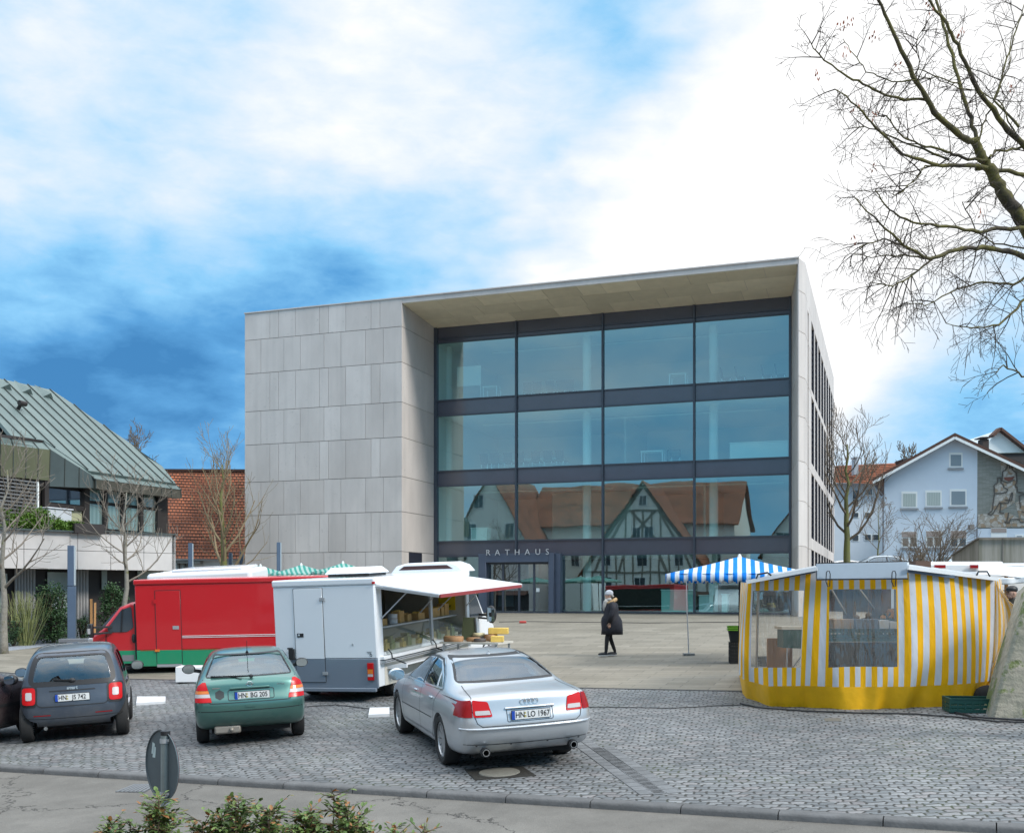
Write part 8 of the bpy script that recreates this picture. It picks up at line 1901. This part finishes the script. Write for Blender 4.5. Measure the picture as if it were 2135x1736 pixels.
# ================================================================ people
m_skin = mat('skin', (.50,.30,.22), .6); m_coat = mat('navy_coat', (.008,.008,.014), .75, var=.3, scale=8, bump=.2); m_trous = mat('black_trousers', (.010,.010,.011), .85); m_fur = mat('tan_fur', (.50,.33,.17), .95, var=.3, scale=40, bump=1, bscale=90); m_scarf = mat('grey_scarf', (.36,.35,.33), .9, var=.15, scale=20); m_hat = mat('grey_hat', (.42,.43,.46), .9, var=.35, scale=9); m_boot = mat('black_shoe', (.012,.012,.013), .5)
def skin_body(parent, nodes, edges, root, m):
    me = bpy.data.meshes.new('body'); me.from_pydata([n[0] for n in nodes], edges, []); o = bpy.data.objects.new('body', me); COL.objects.link(o)
    md = o.modifiers.new('skin', 'SKIN'); md.use_smooth_shade = True; s = o.modifiers.new('sub', 'SUBSURF'); s.levels = 1; s.render_levels = 1
    for i, n in enumerate(nodes):
        sv = me.skin_vertices[0].data[i]; r = n[1]; sv.radius = (r, r) if not hasattr(r, '__len__') else r; sv.use_root = (i == root)
    dg = bpy.context.evaluated_depsgraph_get(); m2 = bpy.data.meshes.new_from_object(o.evaluated_get(dg)); bpy.data.objects.remove(o); m2.materials.clear(); m2.materials.append(m); m2.shade_smooth()
    o = bpy.data.objects.new('body', m2); COL.objects.link(o); o.parent = parent; return o
def hand(parent, P, m, fwd=Vector((0,0,-1)), side=1):
    b = MB(); P = Vector(P); b.ball(P+Vector((0,0,-.04)), (.018,.036,.048), 10, 8)
    for k, (dy, L_) in enumerate(((-.027,.055),(-.009,.066),(.009,.070),(.027,.062))):
        a = P+Vector((0,dy,-.078)); b.tube([a, a+Vector((-.006,0,-L_*.5)), a+Vector((-.020,0,-L_))], [.009,.008,.006], 6)
    a = P+Vector((-.004,-.034,-.045)); b.tube([a, a+Vector((-.008,-.016,-.026)), a+Vector((-.016,-.018,-.05))], [.010,.009,.007], 6)
    return b.build('hand', m, parent, smooth=180)
def loft(secs, n=20):
    """secs: (centre, rx, ry)"""
    b = MB(); vs = []
    for c, rx, ry in secs:
        for k in range(n): a = 2*math.pi*k/n; vs.append(Vector(c)+Vector((rx*math.cos(a)*(1+.03*math.sin(3*a+c[2]*9)), ry*math.sin(a)*(1+.03*math.sin(5*a+c[2]*7)), 0)))
    m = len(secs); b.add(vs, [(i*n+k, i*n+(k+1) % n, (i+1)*n+(k+1) % n, (i+1)*n+k) for i in range(m-1) for k in range(n)]+[list(range(n-1,-1,-1)), [(m-1)*n+k for k in range(n)]]); return b
def face(parent, c, m, s=1.0):
    """head turned to -y in local space: face details stand out of the skull"""
    c = Vector(c); b = MB(); b.ball(c, (.074*s,.092*s,.112*s), 20, 14); b.ball(c+Vector((0,-.030,-.055))*s, (.055*s,.062*s,.058*s), 14, 10); b.add([c+Vector(p)*s for p in ((0,-.088,.03),(-.015,-.082,-.028),(.015,-.082,-.028),(0,-.118,-.026))], [(0,1,3),(0,3,2),(1,2,3)])
    for x in (-1, 1): b.ball(c+Vector((x*.074,.005,-.005))*s, (.010*s,.020*s,.030*s), 8, 6)
    h = b.build('head', m, parent, smooth=180)
    b = MB()
    for x in (-1, 1): b.ball(c+Vector((x*.030,-.083,.012))*s, (.012*s,.008*s,.007*s), 8, 6)
    b.build('eyes', mat('eye_dark', (.03,.02,.02), .3), h); b = MB(); b.ball(c+Vector((0,-.088,-.055))*s, (.024*s,.008*s,.006*s), 10, 6); b.build('mouth', mat('lips', (.35,.12,.10), .5), h); return h
# woman walking to the left. local frame: -y is her front; turned so the front points to the left of the picture
wp = gp(1272, 1368); wom = thing('person', 'person in long dark coat with fur collar and grey hat walking across the plaza', 'person', wp, R(-90+8))
nodes = [((0,.02,.88),(.13,.11)), ((0,.01,1.05),(.13,.10)), ((0,.02,1.25),(.15,.11)), ((0,.01,1.36),(.09,.07)), ((0,-.02,1.44),.05), ((0,-.03,1.50),.05),
  ((-.17,.02,1.31),.055), ((-.215,.07,1.08),.046), ((-.215,.06,.84),.034), ((.17,.02,1.31),.055), ((.215,-.02,1.08),.046), ((.20,-.08,.86),.034),
  ((-.09,.02,.80),.085), ((-.09,.02,.48),.062), ((-.09,.16,.10),.045), ((.09,.0,.80),.085), ((.09,-.10,.48),.062), ((.09,-.13,.09),.045), ((-.09,.06,.05),.038), ((.09,-.24,.045),.038)]
edges = [(0,1),(1,2),(2,3),(3,4),(4,5),(2,6),(6,7),(7,8),(2,9),(9,10),(10,11),(0,12),(12,13),(13,14),(0,15),(15,16),(16,17),(14,18),(17,19)]
skin_body(wom, nodes, edges, 0, m_trous); face(wom, (0,-.04,1.555), m_skin, .95)
b = loft([((0,.05,.56),.215,.245), ((.01,.05,.70),.205,.240), ((0,.03,.90),.205,.235), ((0,.02,.98),.20,.215), ((0,.02,1.05),.185,.17), ((0,.02,1.20),.19,.165), ((0,.03,1.32),.165,.14), ((0,.03,1.39),.10,.10), ((0,.02,1.41),.07,.08)], 26)
for s, el, wr in ((-1,(-.235,.08,1.08),(-.235,.06,.83)), (1,(.235,-.01,1.08),(.215,-.07,.86))): b.tube([(s*.10,.02,1.33), (s*.175,.02,1.31), (s*.215,.04,1.2), el, wr], [.075,.078,.072,.064,.056], 14)
b.v = [(x*1.06, y*1.14+(.0), z) for x, y, z in b.v]; b.build('coat', m_coat, wom, smooth=180)
b = MB()
for k in range(40):
    a = 2*math.pi*k/40; rg3 = random.Random(k); b.ball((.115*math.sin(a), .035+.115*math.cos(a)*.9, 1.40+.045*math.cos(a)+rg3.uniform(-.01,.01)), rg3.uniform(.030,.050), 8, 6)
b.build('fur_collar', m_fur, wom, smooth=180)
b = MB(); b.tube([(.05,-.085,1.44), (.03,-.13,1.38), (.02,-.15,1.28), (.03,-.155,1.16)], [.05,.055,.05,.035], 12); b.tube([(-.06,.0,1.45),(-.03,-.09,1.44),(.05,-.08,1.44),(.07,.02,1.46)], .04, 10); b.build('scarf', m_scarf, wom, smooth=180)
b = MB(); b.ball((0,-.022,1.61), (.088,.105,.085), 20, 12); b.lathe([(.088,-.03),(.094,-.02),(.094,.02),(.086,.03)], Matrix.Translation((0,-.03,1.595)) @ Matrix.Diagonal((1,1.12,1,1)), 24); b.build('hat', m_hat, wom, smooth=180)
b = MB(); b.tube([(.0,.075,1.53),(.05,.06,1.53),(.075,.02,1.54)], .03, 8); b.tube([(-.0,.075,1.53),(-.05,.06,1.53),(-.075,.02,1.54)], .03, 8); b.build('hair', mat('grey_hair', (.30,.28,.26), .8), wom, smooth=180)
for x, y, a in ((-.09,.10,.12), (.09,-.17,-.10)):
    b = MB(); b.ball((x,y-.03,.055+abs(a)*.1), (.048,.135,.05), 14, 8); b.build('shoe', m_boot, wom, smooth=180)
    b = MB(); b.ball((x,y-.03,.022+abs(a)*.1), (.050,.14,.020), 14, 6); b.build('sole', mat('white_sole', (.6,.6,.58), .6), wom, smooth=180)
hand(wom, (-.235,.06,.84), m_skin); hand(wom, (.215,-.07,.87), m_skin)
b = MB(); b.box(-.27,-.21,.03,.05,.50,.74); b.build('paper_sheet', m_white2, wom) if False else None
b = MB(); 
for p in ((-.06,-.165,1.0), (-.245,.06,.90)): b.ball(p, .012, 8, 6)
b.build('buttons', m_chrome, wom)
# customer at the right edge behind the drape
P = at(2111, 1300, 19.3); z0 = gz(P.x, P.y); man = thing('person', 'person in dark hooded jacket and cap standing right of the yellow stall', 'person', (P.x, P.y, z0), R(-80))
k_ = (at(2111,1221,19.3).z-z0)/1.80
nodes = [((0,0,.93),(.14,.11)), ((0,0,1.12),(.15,.12)), ((0,.01,1.35),(.17,.13)), ((0,0,1.49),(.09,.07)), ((0,-.01,1.58),.055), ((-.19,.01,1.42),.06), ((-.24,.02,1.16),.05), ((-.20,-.14,.98),.04), ((.19,.01,1.42),.06), ((.24,.02,1.16),.05), ((.20,-.14,.98),.04),
  ((-.10,0,.85),.09), ((-.10,-.01,.48),.065), ((-.10,.02,.08),.05), ((.10,0,.85),.09), ((.10,-.01,.48),.065), ((.10,.02,.08),.05), ((-.10,-.12,.05),.04), ((.10,-.12,.05),.04)]
edges = [(0,1),(1,2),(2,3),(3,4),(2,5),(5,6),(6,7),(2,8),(8,9),(9,10),(0,11),(11,12),(12,13),(0,14),(14,15),(15,16),(13,17),(16,18)]
skin_body(man, nodes, edges, 0, m_trous); face(man, (0,-.02,1.67), m_skin, 1.0); m_jack = mat('olive_jacket', (.022,.020,.014), .8, var=.3, scale=8, bump=.2)
b = loft([((0,.02,.82),.21,.17), ((0,.02,1.0),.205,.17), ((0,.02,1.25),.215,.17), ((0,.02,1.42),.19,.15), ((0,.02,1.52),.10,.10), ((0,.02,1.56),.07,.08)], 24)
for s in (-1, 1): b.tube([(s*.12,.01,1.45), (s*.195,.01,1.43), (s*.25,.02,1.18), (s*.215,-.13,.99)], [.08,.085,.072,.058], 12)
b.build('jacket', m_jack, man, smooth=180); b = MB(); b.ball((0,.13,1.52), (.12,.08,.09), 14, 8); b.build('hood', m_jack, man, smooth=180)
b = MB(); b.ball((0,-.01,1.735), (.086,.108,.075), 18, 10); b.obox((0,-.12,1.715), (.12,.07,.015)); b.build('cap', m_boot, man, smooth=60); hand(man, (-.21,-.15,.98), m_skin); hand(man, (.21,-.15,.98), m_skin)
for s in (-1, 1): b = MB(); b.ball((s*.10,-.06,.05), (.05,.15,.05), 12, 8); b.build('shoe', m_boot, man, smooth=180)
man.scale = (k_, k_, k_); wom_h = 1.66
bpy.context.view_layer.update()
